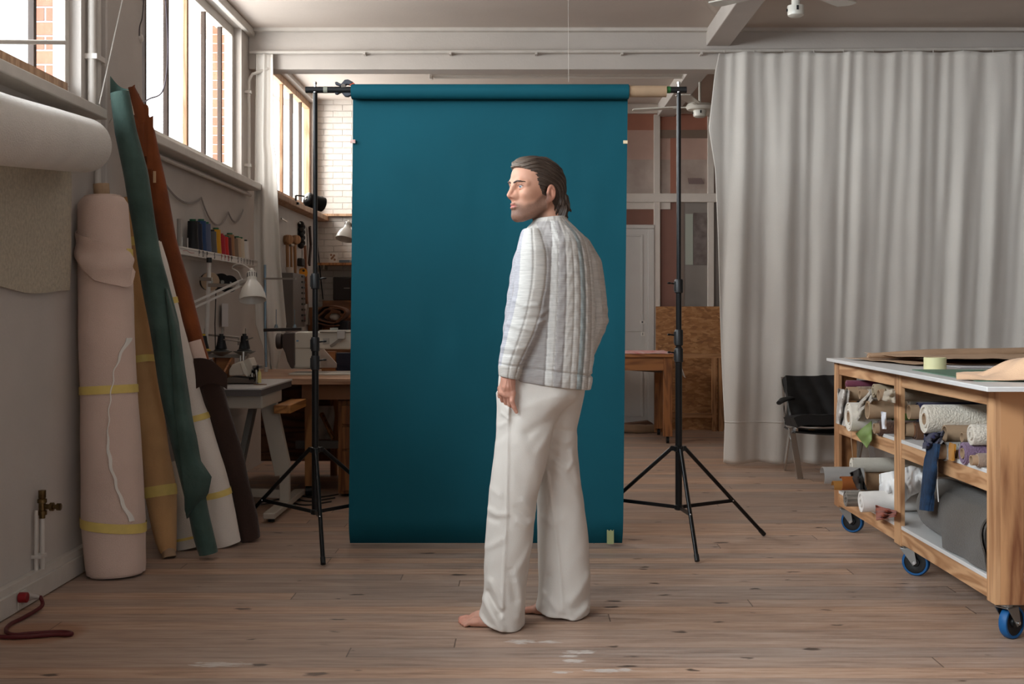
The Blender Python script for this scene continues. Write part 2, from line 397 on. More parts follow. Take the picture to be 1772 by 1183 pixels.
# windows of the left wall: bottom rail, head, mullions and one pane of glass each
def window(n, y0, y1, mulls, wood_at=(), raw=False):
    xg = WL - 0.085
    t = bpy.data.objects.new('window_%d' % n, None); COL.objects.link(t); t.location = (xg, (y0 + y1) / 2, 2.17); t['kind'] = 'structure'
    f = MB(); f.box(xg - 0.03, xg + 0.03, y0, y1, 2.2, 2.275); f.box(xg - 0.03, xg + 0.03, y0, y1, 3.25, 3.315)
    f.box(xg - 0.03, xg + 0.03, y0, y0 + 0.05, 2.275, 3.25); f.box(xg - 0.03, xg + 0.03, y1 - 0.05, y1, 2.275, 3.25)
    f.build('frame', FRAMEW if raw else TRIM, t, bevel=0.004)
    for y in mulls:
        k = any(abs(y - q) < 0.05 for q in wood_at)
        w2 = 0.02 if k else 0.014
        MB().box(xg - 0.014, xg + 0.016, y - w2, y + w2, 2.275, 3.25).build('mullion', FRAMEW if k else FRAMED, t, bevel=0.003)
    MB().box(xg - 0.004, xg, y0 + 0.04, y1 - 0.04, 2.26, 3.26).build('glass', GLASS, t, smooth=0)
    return t
window(4, -1.6, 2.25, [-1.1 + 0.48 * i for i in range(7)])
w1 = window(1, 2.75, 5.74, [3.2, 3.634, 4.07, 4.505, 4.94, 5.375])
MB().box(WL - 0.054, WL - 0.045, 2.8, 5.69, 2.2, 2.285).build('bottom_rail', FRAMEW, w1)
w2_ = window(2, 6.66, 9.01, [6.95, 7.39, 7.82, 8.255, 8.70], wood_at=(7.82,))
w3 = window(3, 10.0, 12.25, [10.45, 10.92, 11.38, 11.84], wood_at=(10.92, 10.45), raw=True)

# sills with a conduit running under them
def sill(n, y0, y1, m=TRIM):
    struct('trim_%d' % n, MB().box(WL - 0.05, WL + 0.115, y0, y1, 2.125, 2.175), m, bevel=0.006)
sill(1, 2.4, 5.77); sill(2, 6.5, 9.2); sill(3, 9.8, 12.35, FRAMEW)
c = MB(); c.tube([(WL + 0.05, 2.4, 2.05), (WL + 0.05, 5.2, 2.05), (WL + 0.05, 5.75, 2.035)], 0.016, 10)
tag(c.build('conduit', TRIM), 'white conduit pipe running under the window sill nearest the left edge', 'pipe')
c = MB(); c.tube([(WL + 0.035, 6.3, 2.09), (WL + 0.035, 9.15, 2.09)], 0.014, 10)
tag(c.build('conduit', TRIM), 'white conduit pipe under the middle window sill above the hanging wire', 'pipe')
# pier between the first two windows with its pair of pipes
struct('trim_4', MB().box(WL, WL + 0.05, 5.95, 6.5, 0, 3.36), WHITE, bevel=0.008)
c = MB()
for y, r in ((5.80, 0.02), (5.88, 0.016)):
    c.tube([(WL + 0.03, y, 2.2 if r == 0.02 else 1.75), (WL + 0.03, y, 3.36)], r, 12)
c.box(WL, WL + 0.06, 5.78, 5.9, 2.42, 2.445)
tag(c.build('heating_pipe', TRIM), 'pair of white vertical pipes in the corner beside the wall pier', 'pipe')
c = MB(); c.tube([(WL + 0.03, 9.12, 2.16), (WL + 0.03, 9.12, 2.95), (WL + 0.05, 9.15, 3.0), (WL + 0.16, 9.19, 3.05)], 0.012, 10)
c.box(WL, WL + 0.05, 9.1, 9.14, 2.3, 2.32); c.box(WL, WL + 0.05, 9.1, 9.14, 2.85, 2.87)
tag(c.build('conduit', TRIM), 'thin white vertical conduit between the middle window and white curtain', 'pipe')
# cornice over the windows
struct('trim_5', MB().box(WL, WL + 0.05, -2.4, 9.24, 3.30, 3.36), TRIM, bevel=0.01)
# header beam across the room, ceiling beam running to the back
struct('trim_6', MB().box(WL, 5.0, 9.24, 9.43, 3.055, 3.36), WHITE, bevel=0.006)
struct('trim_7', MB().box(1.395, 1.575, -2.4, 9.24, 3.232, 3.36).box(1.395, 1.575, 9.43, 12.7, 3.232, 3.36), WHITE, bevel=0.006)
struct('trim_8', MB().box(WL, 5.0, 9.18, 9.24, 3.335, 3.36), TRIM)
# baseboard trunking with its sockets
bb = MB(); bb.box(WL, WL + 0.05, -2.4, 5.95, 0.005, 0.085); bb.box(WL, WL + 0.035, -2.4, 5.95, 0.085, 0.115)
for y in (5.62,): bb.box(WL + 0.05, WL + 0.052, y, y + 0.004, 0.01, 0.085)
o = struct('baseboard_left', bb, TRIM, bevel=0.006)
struct('baseboard_right', MB().box(4.97, 5.0, -2.4, 14, 0, 0.12), TRIM)
BLACK = mat('black_plastic', (22, 22, 23), 0.45)
BLACKM = mat('black_painted_metal', (15, 15, 16), 0.3, spec=0.3)
CHROME = mat('chrome', (205, 205, 205), 0.2, 1.0)
BRASS = mat('tarnished_brass', (118, 98, 66), 0.35, 1.0, var=0.3, vscale=40)
ZINC = mat('zinc_steel', (160, 160, 158), 0.38, 1.0)
def socket(y, label):
    t = thing('wall_socket', label, 'socket', (WL + 0.05, y, 0.03))
    MB().box(WL + 0.0505, WL + 0.057, y - 0.04, y + 0.04, 0.012, 0.083).build('plate', TRIM, t, bevel=0.003)
    MB().lathe([(0.021, 0.0), (0.021, 0.006), (0.017, 0.006), (0.017, 0.001)], (WL + 0.0575, y, 0.048), (1, 0, 0), 20).build('rim', GREYW, t)
    h = MB()
    for dy in (-0.008, 0.008): h.cyl((WL + 0.058, y + dy, 0.048), (WL + 0.0605, y + dy, 0.048), 0.003, n=8)
    h.build('pin_hole', BLACK, t)
socket(5.75, 'white round wall socket at the end of the skirting beside the pink fabric roll')
socket(4.93, 'white wall socket holding the red cable plug at the left edge')

# curtain rail along the header
rail = MB(); rail.tube([(WL + 0.02, 9.2, 3.175), (1.45, 9.19, 3.185), (4.98, 9.14, 3.20)], 0.014, 12)
for x in (-1.2, -0.55, 0.1, 0.75, 1.35, 2.2, 3.0, 3.8): rail.box(x - 0.008, x + 0.008, 9.17, 9.243, 3.155, 3.17)
tag(rail.build('curtain_rail', TRIM), 'long white curtain rail running across the header beam', 'curtain rail')

# outside: brick piers and a gutter post seen through the glass
struct('trim_9', MB().box(-2.325, -2.212, 5.76, 6.3, 0, 4.2), RBRICK)
struct('trim_10', MB().box(-2.31, -2.212, 9.03, 9.5, 0, 4.2), RBRICK)
struct('trim_11', MB().box(-2.32, -2.212, 12.28, 12.9, 0, 4.2), GREYW)
# ------------------------------------------------------------------ fabric rolls
def cloth(name, rgb, var=0.12, vscale=6, bump=0.35, bscale=260, sheen=0.15, rough=0.9, rgb2=None, bstretch=(1, 1, 1), vstretch=(1, 1, 1)):
    return mat(name, rgb, rough, var=var, vscale=vscale, bump=bump, bscale=bscale, sheen=sheen, rgb2=rgb2, spec=0.15, bstretch=bstretch, vstretch=vstretch)
CARD = mat('cardboard_core', (168, 140, 112), 0.8, var=0.12, vscale=10, vstretch=(1, 1, 1), bump=0.1, bscale=90)
TAPE = mat('yellow_masking_tape', (222, 196, 112), 0.6, var=0.08, vscale=20)

def fabric(mb, pts, rs, seed=0, amp=0.03, n=40, m=36, twist=0.0, hole=0.3, freq=(1.2, 5.0), ell=1.0, cap=(1, 1), caplayers=4, capin=0.006):
    """wrapped cloth: a lumpy tube through pts with layered, slightly stepped ends"""
    pts = [Vector(p) for p in pts]; k = len(pts)
    L_ = [0.0]
    for i in range(1, k): L_.append(L_[-1] + (pts[i] - pts[i - 1]).length)
    tot = L_[-1]
    rr = rs if isinstance(rs, (list, tuple)) else [rs] * k
    def at(t):
        s = t * tot
        return Vector([float(np.interp(s, L_, [p[c] for p in pts])) for c in range(3)]), float(np.interp(s, L_, rr))
    d0 = (pts[-1] - pts[0]).normalized()
    a = d0.cross(Vector((0, 0, 1)));
    if a.length < 0.15: a = d0.cross(Vector((0, 1, 0)))
    a.normalize(); b = d0.cross(a).normalized()
    rows = []
    def ring(t, scale, push):
        c, r = at(t); row = []
        for j in range(n):
            th = 2 * math.pi * j / n + twist * t
            dn = 1 + amp * (fbm(freq[0] * math.cos(th) + seed, freq[0] * math.sin(th) + 3 * seed, t * freq[1]))
            row.append(c + (a * math.cos(th) + b * math.sin(th) * ell) * (r * scale * dn) + d0 * push)
        return row
    lay = []
    for i in range(caplayers):
        s = hole + (1 - hole) * (i / caplayers); s2 = hole + (1 - hole) * ((i + 0.85) / caplayers)
        ps = capin * math.sin(i * 2.4 + seed)
        lay.append((s, ps)); lay.append((s2, ps))
    if cap[0]:
        rows.append(ring(0, hole, 0.05 if hole > 0.12 else 0.0))
        for s, ps in lay: rows.append(ring(0, s, -ps))
    for i in range(m + 1): rows.append(ring(i / m, 1.0 if 0 < i < m else 0.985, 0))
    if cap[1]:
        for s, ps in lay[::-1]: rows.append(ring(1, s, ps))
        rows.append(ring(1, hole, -0.05 if hole > 0.12 else 0.0))
    o = [v for r in rows for v in r]; fs = []
    for i in range(len(rows) - 1):
        for j in range(n): fs.append((i * n + j, i * n + (j + 1) % n, (i + 1) * n + (j + 1) % n, (i + 1) * n + j))
    fs.append(tuple(range(n))[::-1]); fs.append(tuple((len(rows) - 1) * n + j for j in range(n)))
    return mb.add(o, fs)

def band(mb, pts, rs, t0, t1, seed, amp, freq=(1.2, 5.0), ell=1.0, lift=0.004, n=40, tilt=0.0, span=(0, 1)):
    """a strip of tape that follows the same lumps as fabric()"""
    pts = [Vector(p) for p in pts]; L_ = [0.0]
    for i in range(1, len(pts)): L_.append(L_[-1] + (pts[i] - pts[i - 1]).length)
    tot = L_[-1]; rr = rs if isinstance(rs, (list, tuple)) else [rs] * len(pts)
    d0 = (pts[-1] - pts[0]).normalized(); a = d0.cross(Vector((0, 0, 1)))
    if a.length < 0.15: a = d0.cross(Vector((0, 1, 0)))
    a.normalize(); b = d0.cross(a).normalized()
    def pt(u, v):
        th = 2 * math.pi * (span[0] + (span[1] - span[0]) * u)
        t = t0 + (t1 - t0) * v + tilt * math.cos(th)
        c = Vector([float(np.interp(t * tot, L_, [p[q] for p in pts])) for q in range(3)]); r = float(np.interp(t * tot, L_, rr))
        dn = 1 + amp * (fbm(freq[0] * math.cos(th) + seed, freq[0] * math.sin(th) + 3 * seed, t * freq[1]))
        return c + (a * math.cos(th) + b * math.sin(th) * ell) * (r * dn + lift)
    return mb.sheet(pt, n, 3, 0.0015)

# big pale felt roll on the left wall and the felt hanging from under it
FELT = cloth('cream_wool_felt', (222, 214, 203), bump=0.8, bscale=170, sheen=0.5, var=0.06)
t = thing('fabric_roll', 'huge cream wool felt roll lying level along the left wall under the window', 'fabric roll', (-1.85, 4.6, 1.74))
fb = MB(); fabric(fb, [(-1.66, 3.1, 1.765), (-1.78, 4.13, 1.835), (-1.925, 5.33, 1.945), (-1.945, 5.44, 1.95)], [0.122, 0.122, 0.12, 0.085], seed=3, amp=0.012, n=48, hole=0.08, caplayers=3, capin=0.001)
fb.build('felt', FELT, t, smooth=60)
k_ = MB()
for y, x in ((5.0, -1.89),): k_.bar((WL, y, 1.86), (x, y, 1.87), 0.03, 0.012)
k_.build('wall_bracket', ZINC, t)
SPECK = mat('speckled_beige_felt', (188, 176, 154), 0.9, var=0.22, vscale=60, bump=0.4, bscale=150, sheen=0.2)
sh = MB(); sh.sheet(lambda u, v: (-2.066 + 0.006 * math.sin(6 * u + 3 * v), 3.6 + 1.93 * u + 0.006 * math.sin(9 * v), 1.30 + 0.012 * math.sin(14 * u) * (1 - v) + 0.02 * (1 - u) * (1 - v) + (0.58 - 0.08 * (1 - u)) * v), 40, 12, 0.006)
tag(sh.build('felt_sheet', SPECK), 'speckled beige felt sheet hanging flat on the left wall below the cream roll', 'felt sheet')

# --- leaning rolls, front to back
PINK = cloth('pale_pink_cloth', (218, 192, 178), var=0.1, vscale=3)
t = thing('fabric_roll', 'fat pale pink fabric roll leaning upright in the corner, torn white edge down its front', 'fabric roll', (-1.92, 5.68, 0))
pp = [P(201, 985, 5.60), P(197, 900, 5.62), P(187, 640, 5.65), P(182, 470, 5.66), P(178, 350, 5.67), P(178, 343, 5.67)]
pp[0].z = 0.012
pr = [0.132, 0.144, 0.128, 0.122, 0.112, 0.096]
fb = MB(); fabric(fb, pp, pr, seed=11, amp=0.035, n=52, m=60, hole=0.33, caplayers=6, capin=0.010)
fb.build('cloth', PINK, t, smooth=60)
cb = MB(); cb.pipe(P(178, 360, 5.67), P(175, 318, 5.67), 0.036, 0.031); cb.build('cardboard_core', CARD, t)
tb = MB(); band(tb, pp, pr, 0.115, 0.14, 11, 0.035, tilt=0.012); tb.build('tape_band', TAPE, t)
tb = MB(); band(tb, pp, pr, 0.475, 0.497, 11, 0.035); tb.build('tape_band', TAPE, t)
tb = MB(); band(tb, pp, pr, 0.825, 0.85, 11, 0.035, tilt=-0.01, span=(0.45, 0.72)); tb.build('tape_band', TAPE, t)
# loose flap hanging across the top, and the frayed white edge
def flap(u, v):
    th = math.pi * (1.02 + 0.95 * u)
    top = 0.915 - 0.062 * u; low = float(np.interp(u, [0, 0.25, 0.5, 0.62, 0.85, 0.93, 1], [0.8625, 0.83, 0.775, 0.768, 0.757, 0.765, 0.80]))
    tt = top + (low - top) * v
    L0 = 5 - 1; x = tt * L0; 
    c = Vector([float(np.interp(tt, [0, 0.13, 0.54, 0.8, 0.99, 1.0], [p[q] for p in pp])) for q in range(3)])
    r = float(np.interp(tt, [0, 0.13, 0.54, 0.8, 0.99, 1.0], pr)) + (0.010 + 0.007 * math.sin(v * 8 + u * 5) + 0.012 * v) * min(1.0, 0.15 + 2.5 * u)
    return c + Vector((math.cos(th) * r, math.sin(th) * r, 0))
fl = MB(); fl.sheet(flap, 36, 12, 0.004); fl.build('loose_flap', PINK, t, smooth=60)
SELV = cloth('white_selvedge', (232, 226, 218), var=0.05, bump=0.2)
def edge(u, v):
    py = 585 + (905 - 585) * u
    px = float(np.interp(py, [585, 640, 700, 760, 800, 860, 905], [214, 196, 189, 186, 190, 205, 222]))
    w_ = float(np.interp(py, [585, 640, 740, 790, 840, 905], [6, 1.8, 1.8, 6, 4, 7]))
    tt = (985 - py) / (985 - 343)
    c = Vector([float(np.interp(tt, [0, 0.13, 0.54, 0.8, 0.99, 1.0], [p[q] for p in pp])) for q in range(3)]); r = float(np.interp(tt, [0, 0.13, 0.54, 0.8, 0.99, 1.0], pr)) + 0.004
    x = PX(px + w_ * (v - 0.5) + 1.2 * math.sin(u * 60), c.y - r)
    dx = max(-0.98, min(0.98, (x - c.x) / r))
    return Vector((x, c.y - r * math.sqrt(1 - dx * dx) - 0.003 + 0.0, PZ(py, c.y - r)))
fl = MB(); fl.sheet(edge, 60, 2, 0.004); fl.build('torn_edge', SELV, t, smooth=60)

TAN = cloth('tan_cloth', (206, 160, 110), var=0.14, vscale=5)
t = thing('fabric_roll', 'tan fabric roll bound with yellow tape between the pink roll and green roll', 'fabric roll', (-1.8, 5.98, 0))
tp = [P(291, 955, 6.0), P(287, 935, 6.0), P(278, 850, 6.06), P(255, 690, 6.12), P(238, 560, 6.16), P(222, 345, 6.22)]
tr = [0.040, 0.052, 0.075, 0.066, 0.062, 0.055]
fb = MB(); fabric(fb, tp, tr, seed=21, amp=0.09, n=36, m=50, hole=0.4, freq=(1.4, 9.0)); fb.build('cloth', TAN, t, smooth=60)
cb = MB(); q = P(293, 968, 5.98); q.z = 0.004; cb.pipe(q, P(289, 940, 6.0), 0.034, 0.029); cb.build('cardboard_core', CARD, t)
for a, b_ in ((0.155, 0.185), (0.53, 0.55), (0.86, 0.885)):
    tb = MB(); band(tb, tp, tr, a, b_, 21, 0.09, freq=(1.4, 9.0), lift=0.003); tb.build('tape_band', TAPE, t)

GREEN = cloth('green_suede_leather', (76, 98, 91), var=0.28, vscale=5, bump=0.25, bscale=60, rough=0.72, rgb2=(50, 68, 62))
t = thing('leather_roll', 'tall green suede leather hide rolled up and leaning left against the wall pier', 'leather roll', (-1.6, 5.95, 0))
gp = [P(361, 962, 5.95), P(352, 925, 5.95), P(343, 885, 5.95), P(332, 830, 5.96), P(322, 780, 5.96), P(309, 720, 5.96), P(297, 650, 5.96), P(284, 560, 5.94), P(259, 450, 5.92), P(251, 400, 5.91), P(235, 300, 5.89), P(218, 230, 5.88), P(207, 160, 5.87)]
gp[0].z = 0.03
gr = [0.046, 0.050, 0.048, 0.054, 0.060, 0.063, 0.070, 0.070, 0.057, 0.055, 0.058, 0.053, 0.045]
fb = MB(); fabric(fb, gp, gr, seed=31, amp=0.06, n=36, m=60, hole=0.78, caplayers=1, capin=0.0, freq=(1.0, 6.0)); fb.build('hide', GREEN, t, smooth=60)
# the hide's free edge: a wavy flap lying along the right side of the roll, and a lip standing up at its mouth
def hide(u, v):
    py = 500 + (881 - 500) * u
    d = 5.865 + 0.02 * u
    lx = float(np.interp(py, [500, 600, 700, 780, 850, 905], [286, 297, 302, 312, 319, 321]))
    rx = float(np.interp(py, [500, 560, 610, 700, 745, 785, 812, 840, 868, 881], [290, 308, 316, 328, 340, 347, 366, 360, 340, 323]))
    return P(lx + (rx - lx) * v, py + 16 * v * u, d - 0.012 * math.sin(v * math.pi) + 0.05 * v ** 3 + 0.008 * math.sin(py * 0.03))
fl = MB(); fl.sheet(hide, 44, 10, 0.004); fl.build('free_edge', GREEN, t, smooth=60)
fl = MB(); fl.sheet(lambda u, v: P(191 + 31 * u, 172 - (40 - 22 * u - 6 * math.sin(u * 3.1)) * v, 5.885 + 0.035 * math.sin(math.pi * u)), 14, 4, 0.003); fl.build('mouth_lip', GREEN, t, smooth=60)
cb = MB(); cb.pipe(P(214, 158, 5.88), P(224, 200, 5.89), 0.024, 0.021); cb.build('cardboard_core', mat('pale_paper_core', (214, 196, 176), 0.8), t)

IVORY = cloth('ivory_cotton', (226, 216, 206), var=0.06, vscale=4)
t = thing('fabric_roll', 'white cotton fabric roll with two yellow tapes leaning between green and dark brown rolls', 'fabric roll', (-1.56, 6.3, 0))
ip_ = [P(391, 950, 6.30), P(383, 905, 6.30), P(377, 860, 6.31), P(360, 800, 6.32), P(333, 700, 6.34), P(300, 560, 6.25), P(280, 455, 6.2), P(272, 420, 6.2)]
ip_[0].z = 0.012
ir = [0.078, 0.080, 0.074, 0.074, 0.066, 0.048, 0.030, 0.022]
fb = MB(); fabric(fb, ip_, ir, seed=41, amp=0.05, n=40, m=54, hole=0.3, caplayers=5, capin=0.008, freq=(1.2, 8.0)); fb.build('cloth', IVORY, t, smooth=60)
for a, b_ in ((0.155, 0.175), (0.41, 0.43), (0.80, 0.82)):
    tb = MB(); band(tb, ip_, ir, a, b_, 41, 0.05, freq=(1.2, 8.0), lift=0.003); tb.build('tape_band', TAPE, t)

PALE = cloth('pale_linen', (206, 200, 190), var=0.06)
t = thing('fabric_roll', 'pale linen roll peeking out at floor level behind the tan and green rolls', 'fabric roll', (-1.72, 6.18, 0))
q0 = P(326, 955, 6.2); q0.z = 0.012
lp = [q0, P(319, 900, 6.21), P(309, 850, 6.22), P(300, 800, 6.23)]
fb = MB(); fabric(fb, lp, [0.058, 0.066, 0.06, 0.05], seed=51, amp=0.04, n=32, m=24, hole=0.3); fb.build('cloth', PALE, t, smooth=60)
tb = MB(); band(tb, lp, [0.058, 0.066, 0.06, 0.05], 0.09, 0.12, 51, 0.04, lift=0.003); tb.build('tape_band', TAPE, t)

RUST = cloth('rust_suede', (138, 74, 38), var=0.3, vscale=5, bump=0.2, bscale=80, rough=0.8, rgb2=(100, 54, 32))
t = thing('leather_roll', 'tall rust orange suede hide rolled up and leaning behind the green leather roll', 'leather roll', (-1.6, 6.5, 0))
rp_ = [P(358, 650, 6.45), P(336, 580, 6.45), P(316, 502, 6.42), P(291, 420, 6.37), P(272, 320, 6.30), P(253, 230, 6.22), P(240, 190, 6.16), P(227, 150, 6.12)]
rr_ = [0.034, 0.042, 0.044, 0.046, 0.046, 0.045, 0.037, 0.016]
fb = MB(); fabric(fb, rp_, rr_, seed=61, amp=0.05, n=36, m=50, hole=0.6, caplayers=1, capin=0.0); fb.build('hide', RUST, t, smooth=60)
fl = MB(); fl.sheet(lambda u, v: P(228 + 38 * u + 3 * math.sin(u * 30), 150 + 62 * u ** 1.2 - 6 * math.sin(u * 22) + 90 * v, 6.13 + 0.03 * v + 0.03 * u), 30, 4, 0.003); fl.build('ragged_edge', RUST, t, smooth=60)
fl = MB(); fl.sheet(lambda u, v: P(265 + 5 * u, 296 + 20 * v, 6.215 + 0.014 * v), 2, 2, 0.001); fl.build('paper_sticker', mat('paper_sticker', (206, 170, 132), 0.7), t)

BROWN = cloth('dark_brown_suede', (58, 42, 36), var=0.2, vscale=5, bump=0.25, bscale=70, rough=0.85)
t = thing('leather_roll', 'dark brown suede roll with a pale pink core leaning beside the overlock machine table', 'leather roll', (-1.5, 6.45, 0))
q0 = P(433, 938, 6.42); q0.z = 0.01
bp_ = [q0, P(425, 900, 6.45), P(400, 800, 6.43), P(380, 720, 6.40), P(362, 665, 6.36), P(352, 625, 6.36)]
br_ = [0.055, 0.066, 0.070, 0.062, 0.066, 0.05]
fb = MB(); fabric(fb, bp_, br_, seed=71, amp=0.08, n=36, m=40, hole=0.3, caplayers=2, capin=0.004); fb.build('hide', BROWN, t, smooth=60)
fl = MB(); fl.sheet(lambda u, v: P(335 + 58 * u, 620 + 55 * v - 12 * math.sin(3 * u) + 30 * u * (1 - v), 6.29 - 0.02 * math.sin(u * 3) + 0.02 * u), 14, 8, 0.004); fl.build('loose_flap', BROWN, t, smooth=60)
cb = MB(); cb.pipe(P(351, 640, 6.36), P(336, 590, 6.36), 0.036, 0.03); cb.build('fabric_core', PINK, t)

# ------------------------------------------------------------------ small things on the left wall
t = thing('radiator_valve', 'brass radiator valve on its capped white pipe stub low on the left wall', 'valve', (-2.06, 5.2, 0.1))
v = MB(); v.cyl((-2.06, 5.2, 0.112), (-2.06, 5.2, 0.34), 0.011); v.cyl((-2.072, 5.165, 0.112), (-2.072, 5.165, 0.37), 0.008); v.box(WL, -2.045, 5.155, 5.215, 0.165, 0.18)
v.build('pipe_stub', TRIM, t)
v = MB(); v.lathe([(0.013, 0.33), (0.013, 0.345), (0.02, 0.345), (0.02, 0.362), (0.015, 0.365), (0.015, 0.395), (0.02, 0.397), (0.02, 0.412), (0.014, 0.415), (0.016, 0.42), (0.016, 0.45), (0.0, 0.452)], (-2.06, 5.2, 0), n=12)
v.build('valve_body', BRASS, t)
v = MB(); v.lathe([(0.012, 0.0), (0.012, 0.02), (0.019, 0.022), (0.019, 0.034), (0.01, 0.036), (0.01, 0.05), (0.016, 0.052), (0.016, 0.066), (0, 0.068)], (-2.045, 5.2, 0.38), (1, -0.1, 0), n=12)
v.build('valve_spindle', BRASS, t)
REDC = mat('dark_red_cable', (84, 22, 26), 0.5)
t = thing('power_cable', 'dark red power cable plugged in low at the left edge and looping over the floor', 'cable', (-1.98, 4.93, 0))
v = MB(); v.cyl((-2.035, 4.9, 0.062), (-2.0, 4.9, 0.062), 0.021); v.build('red_plug', mat('red_plastic', (140, 22, 30), 0.4), t, bevel=0.003)
v = MB(); v.lathe([(0.02, 0), (0.02, 0.02), (0.013, 0.03), (0.009, 0.055), (0, 0.056)], (-2.03, 4.955, 0.058), (1, 0.1, -0.15)); v.build('grey_plug', mat('grey_plastic', (170, 160, 152), 0.5), t)
pts = []
ctl = [(-1.975, 4.965, 0.05), (-1.955, 4.93, 0.02), (-1.97, 4.80, 0.009), (-1.98, 4.68, 0.009), (-1.95, 4.58, 0.009), (-1.90, 4.535, 0.009), (-1.84, 4.555, 0.009), (-1.74, 4.575, 0.009), (-1.695, 4.555, 0.009), (-1.70, 4.535, 0.009), (-1.76, 4.535, 0.009), (-1.88, 4.50, 0.009), (-2.0, 4.52, 0.009)]
def spline(ctl, n=8):
    c = [Vector(p) for p in ctl]; c = [c[0]] + c + [c[-1]]; o = []
    for i in range(1, len(c) - 2):
        for j in range(n):
            t_ = j / n; a, b, d, e = c[i - 1], c[i], c[i + 1], c[i + 2]
            o.append(0.5 * ((2 * b) + (-a + d) * t_ + (2 * a - 5 * b + 4 * d - e) * t_ ** 2 + (-a + 3 * b - 3 * d + e) * t_ ** 3))
    o.append(c[-2]); return o
v = MB(); v.tube(spline(ctl), 0.008, 8); v.build('cord', REDC, t)
WIRE = mat('grey_wire', (150, 142, 138), 0.6)
v = MB()
def sag(p, q, s, n=14): return [Vector(p).lerp(Vector(q), i / n) - Vector((0, 0, s * 4 * (i / n) * (1 - i / n))) for i in range(n + 1)]
for dz in (0, -0.008):
    pt_ = sag((-2.07, 6.85, 2.03), (-2.075, 7.83, 1.95), 0.1) + sag((-2.075, 7.83, 1.95), (-2.075, 8.55, 1.915), 0.13)[1:] + sag((-2.075, 8.55, 1.915), (-2.075, 9.0, 1.97), 0.08)[1:]
    v.tube([p + Vector((0, 0, dz)) for p in pt_], 0.0035, 6)
tag(v.build('wire', WIRE), 'grey double wire hanging in loops on the wall below the middle window', 'wire')
v = MB(); v.tube(spline([(-1.99, 6.62, 3.36), (-1.985, 6.70, 3.1), (-1.99, 6.80, 2.7), (-2.0, 6.75, 2.45), (-2.02, 6.55, 2.36), (-2.03, 6.40, 2.30)]), 0.0042, 8)
tag(v.build('cable', mat('lilac_cable', (142, 134, 150), 0.5)), 'thin lilac grey cable bulging in front of the middle window', 'cable')
v = MB(); v.tube([P(214, -10, 5.95), P(172, 180, 5.8)], 0.003, 6); v.tube([P(198, 198, 5.98), P(186, 218, 5.98)], 0.003, 6)
tag(v.build('pull_cord', TRIM), 'white slanting pull cord crossing the wall pier above the green roll', 'cord')
t = thing('cord_holder', 'small white plaster hook with a dark cord knot on the pier beside the middle window', 'hook', P(243, 70, 6.45))
v = MB(); v.ball(P(243, 66, 6.47), 0.025, 12, 8, (0.6, 1, 1)); v.build('mount', TRIM, t)
v = MB(); v.tube(spline([P(241, 62, 6.43), P(242, 45, 6.43), P(246, 30, 6.42), P(249, -5, 6.42)]), 0.003, 6); v.build('cord', mat('dark_cord', (66, 60, 62), 0.7), t)
v = MB(); v.cyl(P(-40, 72, 4.70), P(112, 73.5, 5.46), 0.010)
tag(v.build('curtain_rod', TRIM), 'short white curtain rod across the window at the left edge', 'rod')

# ------------------------------------------------------------------ thread rack
RX = -1.98
t = thing('thread_rack', 'white wall rack holding the row of coloured thread cones', 'rack', (-2.03, 8.0, 1.56))
RW = mat('white_enamel', (204, 198, 192), 0.4)
v = MB(); v.box(WL, RX, 7.0, 9.05, 1.575, 1.582); v.box(RX - 0.012, RX, 7.0, 9.05, 1.545, 1.592); v.box(WL, WL + 0.012, 7.0, 9.05, 1.54, 1.6); v.build('tray', RW, t, bevel=0.002)
v = MB()
for i in range(16): v.cyl((RX - 0.055, 7.12 + i * 0.122, 1.582), (RX - 0.055, 7.12 + i * 0.122, 1.66), 0.004, n=6)
v.build('spool_pin', RW, t)
LBL = ['P', 'D', 'P', '', 'S', '', 'P', 'P', 'B', 'P', '', 'S', 'F', 'F', 'U', 'U', 'U']
INK = [mat('black_ink', (28, 26, 28), 0.8), mat('orange_ink', (170, 84, 30), 0.8), mat('red_ink', (160, 30, 34), 0.8), mat('grey_ink', (104, 98, 94), 0.8)]
def text_mesh(txt, name, size, loc, rot, m, parent=None, depth=0.0006):
    cu = bpy.data.curves.new(name, 'FONT'); cu.body = txt; cu.size = size; cu.extrude = depth; cu.align_x = 'CENTER'; cu.align_y = 'CENTER'
    tmp = bpy.data.objects.new(name, cu); COL.objects.link(tmp)
    dg = bpy.context.evaluated_depsgraph_get(); me = bpy.data.meshes.new_from_object(tmp.evaluated_get(dg)); bpy.data.objects.remove(tmp)
    me.materials.clear(); me.materials.append(m)
    o = bpy.data.objects.new(name, me); COL.objects.link(o); o.rotation_euler = rot
    if parent is not None: o.parent = parent; o.location = Vector(loc) - root_loc(parent)
    else: o.location = loc
    return o
for i, c in enumerate(LBL):
    if not c: continue
    y = 7.42 + i * 0.092
    ik = INK[3] if c == 'U' else INK[1] if i == 6 else INK[2] if i in (7, 8) else INK[0]
    text_mesh(c, 'label_letter', 0.052, (RX + 0.0012, y, 1.568), (math.pi / 2, 0, math.pi / 2), ik, t)
v = MB(); v.tube(spline([(RX + 0.002, 7.06, 1.567), (RX + 0.002, 7.14, 1.572), (RX + 0.002, 7.22, 1.563), (RX + 0.002, 7.3, 1.566)]), 0.0012, 4); v.build('ink_line', INK[2], t)

